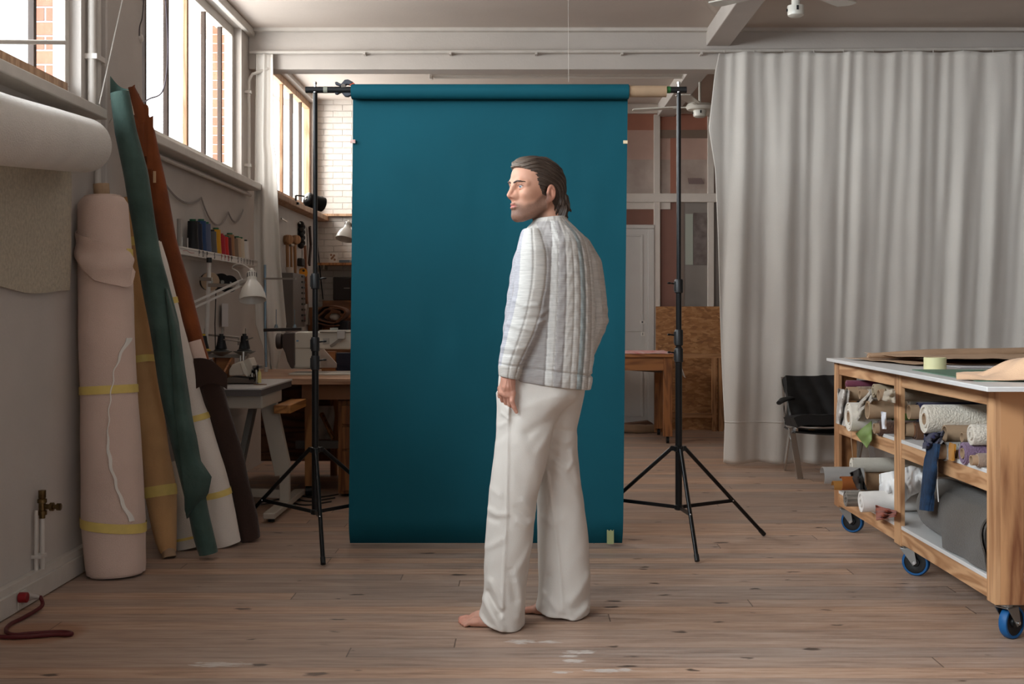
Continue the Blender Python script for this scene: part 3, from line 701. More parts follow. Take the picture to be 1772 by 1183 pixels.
CGREEN = mat('green_spool_plastic', (28, 96, 62), 0.4)
CBLACK = mat('black_spool_plastic', (26, 26, 26), 0.4)
def thread_cone(x, y, z, h, rb, rt, m, base, label, group='thread cones on the wall rack'):
    t = thing('thread_cone', label, 'thread', (x, y, z), group)
    v = MB(); prof = [(rb * 0.55, 0.014)]
    n = 26
    for i in range(n + 1):
        k = i / n; r = rb + (rt - rb) * k - (0.004 * (1 - math.cos(k * math.pi * 2)) * 0.2)
        prof.append((r + 0.0006 * (i % 2), 0.014 + (h - 0.026) * k))
    v.lathe(prof, (x, y, z), n=24); v.build('thread', m, t, smooth=60)
    v = MB(); v.lathe([(rb * 1.35, 0.0), (rb * 1.35, 0.004), (rb * 0.95, 0.014), (rb * 0.5, 0.016)], (x, y, z), n=24); v.build('base', base, t)
    v = MB(); v.lathe([(rt * 0.66, 0), (rt * 0.66, 0.02), (rt * 0.3, 0.02), (rt * 0.3, 0)], (x, y, z + h - 0.02), n=18); v.build('tip', base, t)
    return t
def thr(n_, rgb): return mat('thread_' + n_, rgb, 0.6, bump=0.3, bscale=400, bstretch=(0.02, 0.02, 1))
cones = [(338.5 - 5, 'black', (20, 20, 24), 'black thread cone with green tip, first at the left end of the wall rack', CGREEN, .20),
         (341 + 0, 'ink', (22, 26, 44), 'blue black thread cone, second from the left on the wall rack', CBLACK, .19),
         (348, 'blue', (26, 60, 104), 'tall strong blue thread cone, third from the left on the wall rack', CGREEN, .215),
         (356, 'slate', (86, 96, 124), 'slate blue thread cone right of the strong blue one', CGREEN, .205),
         (366, 'grey', (92, 88, 86), 'grey thread cone just left of the yellow cone', CBLACK, .165),
         (373.5, 'yellow', (206, 148, 22), 'only yellow thread cone on the wall rack', CGREEN, .185),
         (381.5, 'crimson', (166, 24, 42), 'crimson thread cone, left one of the two reds', mat('red_spool_plastic', (150, 30, 34), 0.4), .155),
         (387, 'scarlet', (196, 38, 36), 'scarlet thread cone, right one of the two reds', CGREEN, .15),
         (392.5, 'maroon', (86, 40, 34), 'dark maroon thread cone beside the scarlet cone', CGREEN, .15),
         (397.5, 'camel', (156, 110, 74), 'camel brown thread cone right of the maroon one', CGREEN, .175),
         (404, 'taupe', (130, 108, 90), 'taupe thread cone right of the camel brown one', CBLACK, .155),
         (409, 'sand', (184, 158, 132), 'sand coloured thread cone, third from the right on the wall rack', CGREEN, .165),
         (415, 'cream', (206, 190, 166), 'cream thread cone, second from the right on the wall rack', CGREEN, .165),
         (423, 'white', (216, 210, 204), 'white thread cone with black edge, last at the right end of the wall rack', CBLACK, .155)]
for i, (px, nm, rgb, lb, base, h) in enumerate(cones):
    y = (2.035) * F / (905 - px); thread_cone(-2.035, y, 1.582, h, 0.037, 0.03, thr(nm, rgb), base, lb)
v = MB(); v.cyl((-2.03, 7.16, 1.582), (-2.03, 7.16, 1.76), 0.012, n=10)
tag(v.build('empty_spool_tube', mat('grey_tube', (150, 144, 138), 0.6)), 'thin grey empty tube standing left of the black thread cone', 'tube')
# ------------------------------------------------------------------ overlock corner
LAMPW = mat('white_lamp_enamel', (222, 217, 208), 0.3, coat=0.3)
MACH = mat('cream_machine_enamel', (188, 178, 164), 0.4)
GREYT = mat('grey_worktop', (196, 192, 190), 0.4, var=0.05, vscale=5)
DGREY = mat('dark_grey_edge', (88, 82, 80), 0.6)
STEEL = mat('steel_rod', (168, 162, 154), 0.35, 1.0)
ZT = 0.78
t = thing('sewing_table', 'grey topped sewing machine table on slanting cream steel legs', 'table', (-1.76, 7.35, 0))
v = MB(); v.box(-2.06, -1.485, 6.9, 7.82, ZT - 0.012, ZT); v.build('worktop', GREYT, t, bevel=0.003)
v = MB(); v.box(-2.055, -1.49, 6.905, 7.815, ZT - 0.048, ZT - 0.012); v.build('worktop_edge', DGREY, t)
v = MB(); v.box(-1.95, -1.50, 6.98, 7.55, 0.655, 0.732); v.build('drawer', MACH, t, bevel=0.008)
v = MB(); v.box(-1.50, -1.40, 7.3, 7.84, 0.60, 0.65); v.build('side_shelf', wood('orange_ply', (186, 128, 68), (140, 88, 42), 'Y'), t, bevel=0.004)
v = MB(); v.bar((-1.555, 7.42, 0.66), (-1.462, 7.42, 0.22), 0.10, 0.06, (0, 1, 0)); v.bar((-1.455, 7.42, 0.26), (-1.455, 7.42, 0.06), 0.06, 0.05, (0, 1, 0)); v.build('leg', MACH, t, bevel=0.004)
v = MB(); v.bar((-1.66, 7.5, 0.66), (-1.75, 7.5, 0.24), 0.035, 0.1, (0, 1, 0)); v.bar((-1.76, 7.5, 0.26), (-1.76, 7.5, 0.06), 0.05, 0.05, (0, 1, 0)); v.build('leg', mat('grey_steel_leg', (120, 116, 110), 0.45), t, bevel=0.004)
for x in (-1.455, -1.76):
    v = MB(); v.box(x - 0.035, x + 0.035, 6.95, 7.9, 0.025, 0.06); v.build('foot', MACH, t, bevel=0.006)
    v = MB(); v.cyl((x, 7.02, 0.0), (x, 7.02, 0.026), 0.02, n=12); v.cyl((x, 7.8, 0.0), (x, 7.8, 0.026), 0.02, n=12); v.build('rubber_pad', BLACK, t)
v = MB(); v.bar((-1.455, 7.42, 0.1), (-1.76, 7.5, 0.1), 0.03, 0.05); v.build('crossbar', MACH, t)
v = MB(); v.sheet(lambda u, w_: P(363 + 70 * u, 668 - 12 * w_ - 4 * u * w_, 6.93 + 0.35 * w_), 4, 4, 0.002)
v = MB(); v.sheet(lambda u, w_: Vector((-1.99 + 0.22 * u, 6.92 + 0.26 * w_, ZT + 0.003 + 0.005 * math.sin(3 * u))), 4, 4, 0.002); tag(v.build('paper_sheet', mat('cream_paper', (206, 190, 170), 0.8)), 'cream paper sheet lying on the grey sewing table corner', 'paper')
# paper tray box behind
t = thing('letter_tray', 'open orange wooden tray box standing on the grey sewing table', 'box', P(380, 640, 7.4))
OW = wood('tray_wood', (170, 112, 66), (128, 78, 42), 'X')
v = MB(); z0 = ZT; v.box(-1.90, -1.78, 7.2, 7.212, z0, z0 + 0.05); v.box(-1.90, -1.78, 7.212, 7.48, z0, z0 + 0.012); v.prism([(-1.90, 7.21, z0), (-1.90, 7.48, z0), (-1.90, 7.48, z0 + 0.17), (-1.90, 7.21, z0 + 0.06)], (0.012, 0, 0)); v.prism([(-1.79, 7.21, z0), (-1.79, 7.48, z0), (-1.79, 7.48, z0 + 0.17), (-1.79, 7.21, z0 + 0.06)], (0.012, 0, 0)); v.box(-1.90, -1.78, 7.47, 7.482, z0, z0 + 0.17)
v.build('tray_body', OW, t)

# overlock machine
D = 7.25
t = thing('overlock_machine', 'cream overlock machine with exposed steel loopers on the grey sewing table', 'sewing machine', P(425, 655, D))
def pp_(px, py, d=D): return P(px, py, d)
v = MB(); v.prism([pp_(392, 663), pp_(440, 663), pp_(440, 655), pp_(396, 652), pp_(392, 655)], (0, 0.2, 0)); v.build('base', mat('brown_grey_metal', (96, 84, 74), 0.5), t, bevel=0.004)
v = MB(); v.prism([pp_(396, 650), pp_(396, 640), pp_(402, 630), pp_(416, 625), pp_(426, 649)], (0, 0.18, 0)); v.build('body', MACH, t, bevel=0.006)
v = MB(); v.prism([pp_(415, 627, D - .02), pp_(420, 624, D - .02), pp_(430, 650, D - .02), pp_(427, 652, D - .02), pp_(421, 646, D - .02)], (0, 0.15, 0)); v.build('tension_cover', mat('pale_machine_cover', (206, 198, 184), 0.4), t, bevel=0.004)
v = MB(); v.prism([pp_(420, 624), pp_(431, 619), pp_(440, 640), pp_(436, 652), pp_(430, 650)], (0, 0.14, 0)); v.build('head', MACH, t, bevel=0.006)
v = MB()
for (a, b_, c_, d_) in ((437, 640, 438, 660), (441, 636, 444, 658), (434, 648, 447, 662), (446, 632, 444, 650), (432, 655, 446, 652), (440, 645, 448, 640)): v.bar(pp_(a, b_, D - .02), pp_(c_, d_, D + .02), 0.012, 0.012)
v.build('looper', BLACK, t)
v = MB()
for (a, b_, c_, d_) in ((443, 640, 446, 661), (436, 645, 436, 652), (448, 642, 443, 662)): v.cyl(pp_(a, b_, D - .03), pp_(c_, d_, D - .03), 0.006, n=8)
v.box(*[x for x in (pp_(438, 640).x, pp_(454, 640).x)], D - .01, D + .04, PZ(637, D), PZ(632, D)); v.build('presser_arm', STEEL, t)
v = MB(); v.cyl(pp_(421, 625, D + .05), pp_(421, 608, D + .05), 0.009, n=10); v.cyl(pp_(416, 626, D + .06), pp_(416, 615, D + .06), 0.006, n=10); v.bar(pp_(427, 622, D + .05), pp_(430, 612, D + .05), 0.02, 0.012); v.build('tension_post', STEEL, t)
v = MB(); v.lathe([(0.011, 0), (0.011, 0.06), (0.004, 0.07), (0.004, 0.08)], P(449, 662, D - .04), n=12); v.build('oil_bottle', mat('pale_yellow_bottle', (214, 200, 130), 0.3), t)
v = MB(); v.lathe([(0.04, 0), (0.04, 0.003), (0, 0.003)], Vector((-1.56, 7.2, ZT)), n=20); v.build('table_inset', mat('brown_inset', (120, 82, 48), 0.6), t)

# cone stand over the overlock
D = 7.45
t = thing('thread_stand', 'white metal thread stand with cone plates behind the overlock machine', 'thread stand', P(357, 655, D))
v = MB(); v.tube([P(362, 455, D), P(360, 520, D), P(355, 650, D)], 0.0135, 12); v.build('pole', RW, t)
v = MB(); v.lathe([(0.017, 0), (0.017, 0.03)], P(362, 454, D), n=12); v.build('pole_cap', BLACK, t)
v = MB(); v.bar(P(345, 482, D - .02), P(367, 483, D - .02), 0.02, 0.022); v.bar(P(360, 493, D - .01), P(430, 495, D + 0.0), 0.018, 0.022); v.build('top_arm', STEEL, t, bevel=0.002)
v = MB(); v.bar(P(348, 578, D), P(413, 584, D), 0.014, 0.012); v.bar(P(413, 583, D), P(413, 597, D), 0.012, 0.012); v.bar(P(385, 587, D - .02), P(418, 591, D - .02), 0.012, 0.008); v.bar(P(418, 591, D - .02), P(438, 584, D - .03), 0.012, 0.008); v.build('thread_guide', STEEL, t, bevel=0.002)
v = MB(); v.bar(P(346, 615, D), P(424, 616, D), 0.03, 0.022); v.build('tray_bar', mat('grey_bar', (136, 130, 122), 0.5), t, bevel=0.002)
for px in (352, 383, 423):
    v = MB(); v.lathe([(0.006, -0.028), (0.014, -0.028), (0.068, 0.0), (0.068, 0.003), (0.004, 0.003)], P(px, 608, D - .01), n=24); v.build('cone_plate', mat('grey_plate', (118, 112, 104), 0.5), t)
    v = MB(); v.cyl(P(px, 608, D - .01), P(px + 2, 568, D - .01), 0.0035, n=6); v.build('spindle', STEEL, t)
for px, lb in ((383, 'black thread cone on the left plate of the thread stand behind the overlock'), (423, 'black thread cone on the right plate of the thread stand behind the overlock')):
    c = P(px, 607, D - .01); thread_cone(c.x, c.y, c.z, 0.105, 0.034, 0.02, thr('black', (20, 20, 24)), CBLACK, lb, 'black cones on the thread stand')
c = P(352, 607, D - .01); thread_cone(c.x, c.y, c.z, 0.105, 0.034, 0.02, thr('black', (20, 20, 24)), mat('yellow_tip', (196, 160, 40), 0.5), 'black thread cone with a yellow tip half hidden by the rust suede roll', 'black cones on the thread stand')
# tape spools
def spool(px, py, d, r, wd, fm, tm, label):
    t = thing('tape_spool', label, 'spool', P(px, py + 15, d)); c = P(px, py, d)
    ax = Vector((0.55, -0.84, 0)).normalized()
    v = MB(); v.lathe([(r, 0), (r, wd), (0.02, wd), (0.02, 0)], c - ax * wd / 2, ax, 32, closed=True); v.build('tape', tm, t)
    if fm:
        v = MB(); v.lathe([(r * 1.03, 0), (r * 1.03, 0.004), (0.015, 0.004), (0.015, 0)], c + ax * (wd / 2 + 0.001), ax, 32, closed=True); v.build('flange', fm, t)
    v = MB(); v.cyl(Vector((WL, c.y + 0.2, c.z)), c + ax * (wd / 2 + 0.02), 0.012); v.build('peg', STEEL, t)
VEL = cloth('black_velcro_tape', (24, 23, 24), bump=0.3)
spool(362, 487, 7.72, 0.058, 0.035, mat('card_flange', (168, 144, 120), 0.8), VEL, 'tan faced tape spool hanging beside the thread stand pole')
spool(381, 488, 7.8, 0.056, 0.05, None, VEL, 'black tape spool hanging between tan faced spool and the desk lamp')
spool(395, 491, 7.95, 0.056, 0.05, None, VEL, 'black tape spool hanging nearest to the white desk lamp arm')

def lamp(name, label, base, knee, elbow, head, axis, r, h, d_parts=True):
    """white desk lamp: two parallel bars to the head and a bell shade"""
    t = thing(name, label, 'lamp', base)
    hd = Vector(head); ax = Vector(axis).normalized()
    v = MB(); prof = [(r * 0.30, 0.0), (r * 0.34, 0.012 * h / 0.18), (r * 0.34, 0.30 * h), (r * 0.46, 0.38 * h), (r * 0.72, 0.55 * h), (r * 0.92, 0.78 * h), (r, h), (r * 0.985, h), (r * 0.90, 0.78 * h), (r * 0.69, 0.56 * h), (r * 0.42, 0.40 * h), (r * 0.2, 0.38 * h)]
    v.lathe(prof, hd, ax, 36); s = v.build('shade', LAMPW, t, smooth=50)
    a = ax.orthogonal().normalized(); b_ = ax.cross(a)
    v = MB()
    for k in range(12):
        th = 2 * math.pi * k / 12; p0 = hd + (a * math.cos(th) + b_ * math.sin(th)) * (r * 0.342)
        v.bar(p0 + ax * 0.05 * h, p0 + ax * 0.2 * h, 0.004, 0.004)
    v.build('vent_slot', DGREY, s)
    v = MB(); v.lathe([(r * 0.1, -0.03 * h), (r * 0.16, -0.06 * h), (r * 0.1, -0.12 * h)], hd, ax, 12); v.build('cable_grommet', LAMPW, t)
    v = MB(); v.ball(hd + ax * 0.6 * h, r * 0.36, 14, 10); v.build('bulb', mat('frosted_bulb', (230, 226, 218), 0.2), t)
    for off in (-0.016, 0.016):
        v = MB(); o_ = Vector((0, 0, off)); v.bar(Vector(elbow) + o_, Vector(knee) + o_, 0.012, 0.012); v.build('arm_bar', RW, t)
    v = MB(); k = Vector(knee); v.bar(k, hd + ax * 0.2 * h, 0.02, 0.02); v.prism([k + Vector((-0.03, -0.01, -0.02)), k + Vector((0.045, -0.01, -0.02)), k + Vector((0.01, -0.01, 0.03))], (0, 0.02, 0)); v.build('knuckle', RW, t)
    if (Vector(base) - Vector(elbow)).length > 0.05:
        v = MB(); v.bar(base, elbow, 0.014, 0.014); v.build('lower_arm', RW, t)
        v = MB(); v.box(base[0] - 0.03, base[0] + 0.03, base[1] - 0.04, base[1] + 0.04, base[2] - 0.02, base[2] + 0.03); v.build('wall_clamp', RW, t)
    return t
D = 7.1
lt = lamp('desk_lamp', 'white bell shaded desk lamp on jointed arm above the overlock machine', Vector((-2.06, 6.75, 1.05)), P(416, 490, 7.2), P(330, 530, 7.0), P(435.5, 470, D), (0.10, -0.30, -1), 0.079, 0.175)
v = MB(); v.tube(spline([P(434, 467, D), P(428, 462, D), P(418, 457, D), P(407, 458, D), P(402, 464, D + .03), P(412, 470, 7.15), P(417, 480, 7.18)]), 0.0035, 6); v.build('cable', RW, lt)

# paper note and hanging threads on the wall
v = MB(); v.sheet(lambda u, w_: P(384 + 11 * u, 525 + 40 * w_, 8.49 - 0.17 * (1 - u) + 0.004 * math.sin(5 * w_)), 4, 8, 0.001)
tag(v.build('paper_note', mat('clear_paper', (206, 204, 206), 0.5)), 'small white printed note hanging on the wall behind the thread stand', 'paper')
v = MB()
for i, (px, py) in enumerate(((372.5, 630), (339, 470), (345, 480), (354, 485), (366, 520), (385, 560))): v.tube([P(px - 2, 452, 7.5 + 0.1 * i), P(px, py, 7.5 + 0.1 * i)], 0.0016, 4)
v = MB(); v.tube([P(374, 500, 7.42), P(372, 560, 7.42), P(373, 606, 7.42)], 0.0035, 5)
tag(v.build('cord', mat('black_cord', (40, 38, 38), 0.7)), 'dark cord running down beside the left black cone of the stand', 'cord')

# ------------------------------------------------------------------ workbench and sewing machine
t = thing('workbench', 'long brown wooden workbench carrying the large white sewing machine', 'table', (-0.9, 8.4, 0))
BW = wood('bench_top_wood', (186, 146, 116), (150, 108, 80), 'X', rough=0.5); BD = wood('bench_dark_wood', (128, 84, 52), (92, 56, 34), 'X')
v = MB(); v.box(-1.95, -0.35, 7.85, 9.12, ZT - 0.04, ZT); v.build('worktop', BW, t, bevel=0.004)
v = MB(); v.box(-1.44, -0.4, 7.90, 7.93, 0.64, 0.735); v.box(-1.44, -1.41, 7.93, 9.05, 0.64, 0.735); v.build('apron', BD, t)
LW = wood('bench_leg_wood', (172, 118, 70), (128, 80, 44), 'Z')
for x, y in ((-1.40, 7.95), (-1.40, 9.0), (-0.43, 7.95), (-0.43, 9.0)):
    v = MB(); v.box(x - 0.024, x + 0.024, y - 0.03, y + 0.03, 0.0 if x > -1 or y > 8.5 else 0.075, 0.73); v.build('leg', LW, t)
v = MB(); v.box(-1.5, -0.45, 8.0, 8.03, 0.31, 0.36); v.build('crossbar', mat('grey_crossbar', (84, 78, 74), 0.6), t)
v = MB(); v.box(-1.95, -0.38, 9.03, 9.055, 0.1, 0.73); v.build('back_panel', BD, t)
v = MB(); v.cyl((-1.42, 7.95, 0.038), (-1.375, 7.95, 0.038), 0.037); v.build('caster', BLACK, t)
t = thing('drawer_unit', 'orange brown wooden drawer cabinet under the workbench beside the teal backdrop', 'cabinet', (-0.98, 8.2, 0))
DW = wood('drawer_wood', (150, 96, 52), (112, 66, 32), 'Z')
v = MB(); v.box(-1.21, -0.75, 7.95, 8.5, 0.02, 0.63); v.build('carcass', DW, t)
for z0, z1 in ((0.04, 0.30), (0.315, 0.46), (0.475, 0.60)):
    v = MB(); v.box(-1.185, -0.77, 7.935, 7.952, z0, z1); dr = v.build('drawer', DW, t, bevel=0.003)
    v = MB(); v.ball((-0.98, 7.925, (z0 + z1) / 2), 0.014); v.build('knob', BD, dr)
v = MB(); v.bar(P(556, 715, 8.3), P(577, 758, 8.2), 0.022, 0.022)
tag(v.build('wooden_stick', LW), 'wooden stick leaning under the workbench left of the drawer cabinet', 'stick')
v = MB(); v.sheet(lambda u, w_: P(549 + 28 * u + 2 * math.sin(5 * w_), 702 + 58 * w_, 8.55 + 0.02 * math.sin(6 * u + 4 * w_)), 10, 10, 0.003)
tag(v.build('plastic_bag', mat('white_plastic', (214, 212, 208), 0.4)), 'white plastic sheet hanging under the workbench', 'bag')
v = MB()
for i, y in enumerate((7.6, 7.75, 7.9)):
    v.tube(spline([(-1.65 + 0.03 * i, y, 0.006), (-1.5, y + 0.1, 0.006), (-1.36, y - 0.02, 0.006), (-1.22, y + 0.12, 0.006)]), 0.005, 6)
tag(v.build('cable', mat('dark_cable', (60, 52, 48), 0.6)), 'tangle of dark cables on the floor under the sewing table', 'cable')

D = 8.35
t = thing('sewing_machine', 'large white industrial sewing machine with dark grey end on the workbench', 'sewing machine', P(545, 640, D))
WM = mat('white_machine_enamel', (206, 202, 192), 0.35, coat=0.3); DM = mat('dark_taupe_machine', (78, 68, 64), 0.4)
v = MB(); v.box(PX(505, D), -0.75, D - 0.12, D + 0.2, ZT, ZT + 0.014); v.build('bed', WM, t, bevel=0.004)
v = MB(); v.prism([P(508, 637, D), P(508, 578, D), P(512, 575, D), P(548, 575, D), P(548, 637, D)], (0, 0.17, 0)); v.build('column', WM, t, bevel=0.014)
v = MB(); v.prism([P(509, 604, D - .005), P(509, 577, D - .005), P(513, 573.5, D - .005), P(690, 573.5, D - .005), P(690, 604, D - .005)], (0, 0.17, 0)); v.build('arm', WM, t, bevel=0.014)
v = MB(); v.prism([P(690, 630, D - .005), P(690, 574, D - .005), P(715, 574, D - .005), P(715, 630, D - .005)], (0, 0.17, 0)); v.build('needle_head', WM, t, bevel=0.01)
v = MB(); v.prism([P(509, 575, D - .01), P(494, 575, D - .01), P(488, 579, D - .01), P(488, 600, D - .01), P(493, 610, D - .01), P(497, 625, D - .01), P(503, 637, D - .01), P(507, 638, D - .01), P(510, 630, D - .01)], (0, 0.19, 0)); v.build('end_cover', DM, t, bevel=0.012)
v = MB(); v.lathe([(0.02, 0), (0.052, 0.004), (0.056, 0.012), (0.056, 0.034), (0.05, 0.04), (0.02, 0.04)], P(489, 590, D + .085), (-1, 0, 0), 32); v.build('handwheel', DM, t)
v = MB()
for i in range(4):
    for j in range(2): v.box(PX(512 + i * 2.6, D), PX(513.8 + i * 2.6, D), D - .004, D + .002, PZ(595 + j * 3.2, D), PZ(593 + j * 3.2, D))
v.build('vent', DGREY, t)
v = MB(); v.box(PX(513, D), PX(517, D), D - .007, D - .003, PZ(590.5, D), PZ(588.5, D)); v.build('blue_badge', mat('blue_badge', (70, 130, 180), 0.4), t)
v = MB(); v.box(PX(559, D), PX(570, D), D - .008, D - .002, PZ(595, D), PZ(585, D)); v.build('control_panel', mat('grey_label', (168, 164, 158), 0.5), t, bevel=0.001)
v = MB(); v.bar(P(574, 598, D - .02), P(592, 585, D - .02), 0.012, 0.02); v.lathe([(0.01, 0), (0.01, 0.02)], P(574, 598, D), (0, -1, 0), 14); v.build('lift_lever', mat('grey_lever', (128, 122, 116), 0.4), t)
v = MB(); v.box(PX(584, D), PX(598, D), D - .03, D + .02, PZ(586, D), PZ(571, D)); v.build('bobbin_winder', mat('grey_box', (178, 174, 170), 0.4), t, bevel=0.003)
v = MB(); v.cyl(P(578, 574, D + .06), P(578, 567, D + .06), 0.028); v.build('cap', mat('grey_green_cap', (150, 154, 148), 0.4), t)
v = MB(); v.box(PX(553, D), PX(607, D), D - .02, D + .1, PZ(574, D) , PZ(571, D)); v.build('top_lid', WM, t)
v = MB(); v.prism([P(551, 636, 8.62), P(551, 604, 8.62), P(560, 604, 8.62), P(582, 629, 8.62), P(582, 636, 8.62)], (0, 0.03, 0))
tag(v.build('foam_board', mat('pinkish_board', (200, 186, 178), 0.7)), 'pale slanting board standing behind the sewing machine arm', 'board')
v = MB(); v.box(-1.36, -1.02, 8.85, 8.95, ZT, ZT + 0.13)
tag(v.build('storage_box', mat('navy_box', (28, 30, 48), 0.7)), 'navy blue box on the workbench behind the sewing machine', 'box')
v = MB(); v.box(-1.47, -1.37, 8.86, 8.92, ZT, ZT + 0.14)
tag(v.build('wooden_block', OW), 'orange wooden block on the workbench left of the navy box', 'block')

# second thread stand of the workbench
D = 8.7
t = thing('thread_stand', 'blue grey thread stand with empty spindles left of the large sewing machine', 'thread stand', P(459, 640, D))
BS = mat('blue_grey_steel', (128, 146, 158), 0.35, 0.7)
v = MB(); v.tube([P(458.5, 458, D), P(459, 560, D), P(460.5, 642, D)], 0.0095, 10); v.build('pole', BS, t)
v = MB(); v.lathe([(0.014, 0), (0.014, 0.03), (0.009, 0.035)], (P(460.5, 642, D).x, D, ZT), n=12); v.build('socket', RW, t)
v = MB(); v.bar(P(457, 482, D), P(512, 482, D), 0.02, 0.012); v.build('top_arm', STEEL, t)
v = MB(); v.bar(P(457, 571, D), P(522, 569, D), 0.05, 0.022); v.build('tray_bar', mat('dark_bar', (52, 46, 44), 0.5), t, bevel=0.003)
for px in (478, 510):
    v = MB(); v.cyl(P(px, 568, D), P(px, 535, D), 0.0032, n=6); v.lathe([(0.016, 0), (0.009, 0.024), (0.004, 0.026)], P(px, 567, D), n=12); v.build('spindle', BS, t)

# ------------------------------------------------------------------ back corner: tools, shelf, curtain
CURT = mat('white_curtain_cotton', (226, 221, 214), 0.9, var=0.04, vscale=3, bump=0.2, bscale=300, spec=0.1, sheen=0.1)
def curt(u, v_):
    z = 3.16 - 2.55 * v_
    py = VY - (z - CH) * F / 9.2
    l = float(np.interp(py, [97, 250, 400, 560, 640], [444, 442, 440, 444, 470]))
    r = float(np.interp(py, [97, 250, 270, 330, 450, 560, 590, 640], [473, 475, 479, 482, 487, 497, 494, 480]))
    fold = 0.026 * math.sin(u * 9.5 + 0.6 * math.sin(v_ * 4)) + 0.006 * math.sin(u * 23 + 3 * v_)
    return Vector((PX(l + (r - l) * u, 9.2), 9.185 - 0.0 * v_ + fold * (0.45 + 0.55 * v_) - 0.03 * v_, z))
v = MB(); v.sheet(curt, 56, 60, 0.004)
tag(v.build('curtain', CURT, smooth=180), 'narrow gathered white curtain hanging beside the middle window near the tool wall', 'curtain')
PEG = mat('white_pegboard', (190, 186, 182), 0.7, var=0.05)
v = MB(); v.box(WL + 0.001, WL + 0.012, 10.05, 12.3, 0.95, 2.1)
tag(v.build('pegboard', PEG), 'white pegboard carrying hand tools under the far left window', 'pegboard')
XP = -2.05
def PP(px, py, x=XP):
    d = -x * F / (VX - px); return P(px, py, d)
MW = wood('mallet_wood', (178, 134, 92), (140, 98, 62), 'Z')
def hang(o_label, name, cat, parts):
    pts_ = parts[0][1].v; t = thing(name, o_label, cat, (sum(p[0] for p in pts_) / len(pts_), sum(p[1] for p in pts_) / len(pts_), min(p[2] for p in pts_)))
    for n_, mb, m in parts: mb.build(n_, m, t, bevel=0.0)
    return t
for px, lb in ((497, 'turned wooden mallet on the pegboard, left one of the two'), (510, 'turned wooden mallet on the pegboard, right one of the two')):
    c = PP(px, 415); b_ = PP(px + 1, 474)
    h = MB(); h.cyl(c, b_, 0.016, 0.013, 12)
    g = MB(); g.lathe([(0.02, -0.05), (0.04, -0.042), (0.045, 0), (0.04, 0.042), (0.02, 0.05)], c, (0.7, -0.7, 0.05), 18)
    t = hang(lb, 'mallet', 'mallet', [('handle', h, MW), ('head', g, MW)]); t['group'] = 'wooden mallets on the pegboard'
h = MB(); c = PP(504, 425); h.cyl(c, PP(504.5, 476), 0.011, n=10); g = MB(); g.cyl(PP(502, 424), PP(507, 424), 0.014, n=10)
hang('slim wooden hammer hanging between the two mallets', 'hammer', 'hammer', [('handle', h, MW), ('head', g, STEEL)])
g = MB()
for k in range(9): g.ball(PP(522 + (k % 2) * 2 - 1, 388 + k * 4.6), 0.030, 10, 7)
tag(g.build('rope_coil', mat('black_rope', (24, 23, 24), 0.7)), 'knotted black rope bundle hanging high on the pegboard', 'rope')
h = MB(); a, b_ = PP(528, 425), PP(531, 525); h.bar(a, b_, 0.05, 0.02, (1, 0, 0))
tag(h.build('wooden_ruler', wood('ruler_wood', (140, 88, 56), (104, 62, 38), 'Z')), 'long reddish wooden ruler hanging beside the yellow disc', 'ruler')
h = MB(); h.bar(PP(536, 392), PP(538, 425), 0.05, 0.02, (1, 0, 0)); h.bar(PP(538, 425), PP(535, 458), 0.05, 0.02, (1, 0, 0))
tag(h.build('leather_strap', BROWN), 'dark brown leather strap hanging right of the wooden ruler', 'strap')
h = MB(); h.lathe([(0.044, -0.012), (0.046, 0), (0.044, 0.012), (0.01, 0.014)], PP(524, 472), (0.6, -0.8, 0), 24); k = MB(); k.lathe([(0.012, 0), (0.012, 0.02)], PP(524, 468), (0.6, -0.8, 0), 12)
hang('round yellow tape measure hanging on the pegboard', 'tape_measure', 'tape measure', [('case', h, mat('yellow_plastic', (216, 142, 20), 0.4)), ('button', k, BLACK)])
h = MB(); h.box(-2.075, -2.03, PP(522, 455).y - 0.09, PP(522, 455).y + 0.06, PP(522, 461).z, PP(522, 447).z); 
tag(h.build('black_pouch', mat('black_leather', (26, 24, 24), 0.6), bevel=0.01), 'small black pouch hanging just above the yellow tape measure', 'pouch')
h = MB(); h.bar(PP(516, 488), PP(518, 508), 0.03, 0.02, (1, 0, 0)); h.bar(PP(517, 505), PP(520, 523), 0.022, 0.02, (1, 0, 0))
tag(h.build('utility_knife', mat('lime_yellow_plastic', (204, 192, 40), 0.4)), 'lime yellow utility knife hanging below the yellow tape measure', 'knife')
y0, y1 = PP(491, 500).y, PP(512, 500).y
t = thing('parts_rack', 'grey metal parts rack with dark slots left of the utility knife', 'rack', (-2.0, (y0 + y1) / 2, 1.1))
h = MB(); h.box(-2.075, -1.97, y0, y1, PP(500, 566).z, PP(500, 473).z); h.build('casing', mat('grey_rack_metal', (112, 106, 102), 0.5, 0.3), t, bevel=0.004)
h = MB()
for k in range(9): z = PP(505, 478 + k * 9.6).z; h.box(-1.971, -1.962, y1 - 0.16, y1 - 0.01, z - 0.008, z + 0.008)
h.build('slot', BLACK, t)
h = MB(); h.lathe([(0.03, 0), (0.036, 0.045), (0.038, 0.05), (0.03, 0.05)], (-2.02, y0 + 0.1, PP(500, 473).z), n=18)
tag(h.build('plastic_tub', mat('cream_tub', (206, 194, 180), 0.5)), 'small cream tub standing on the grey parts rack', 'tub')
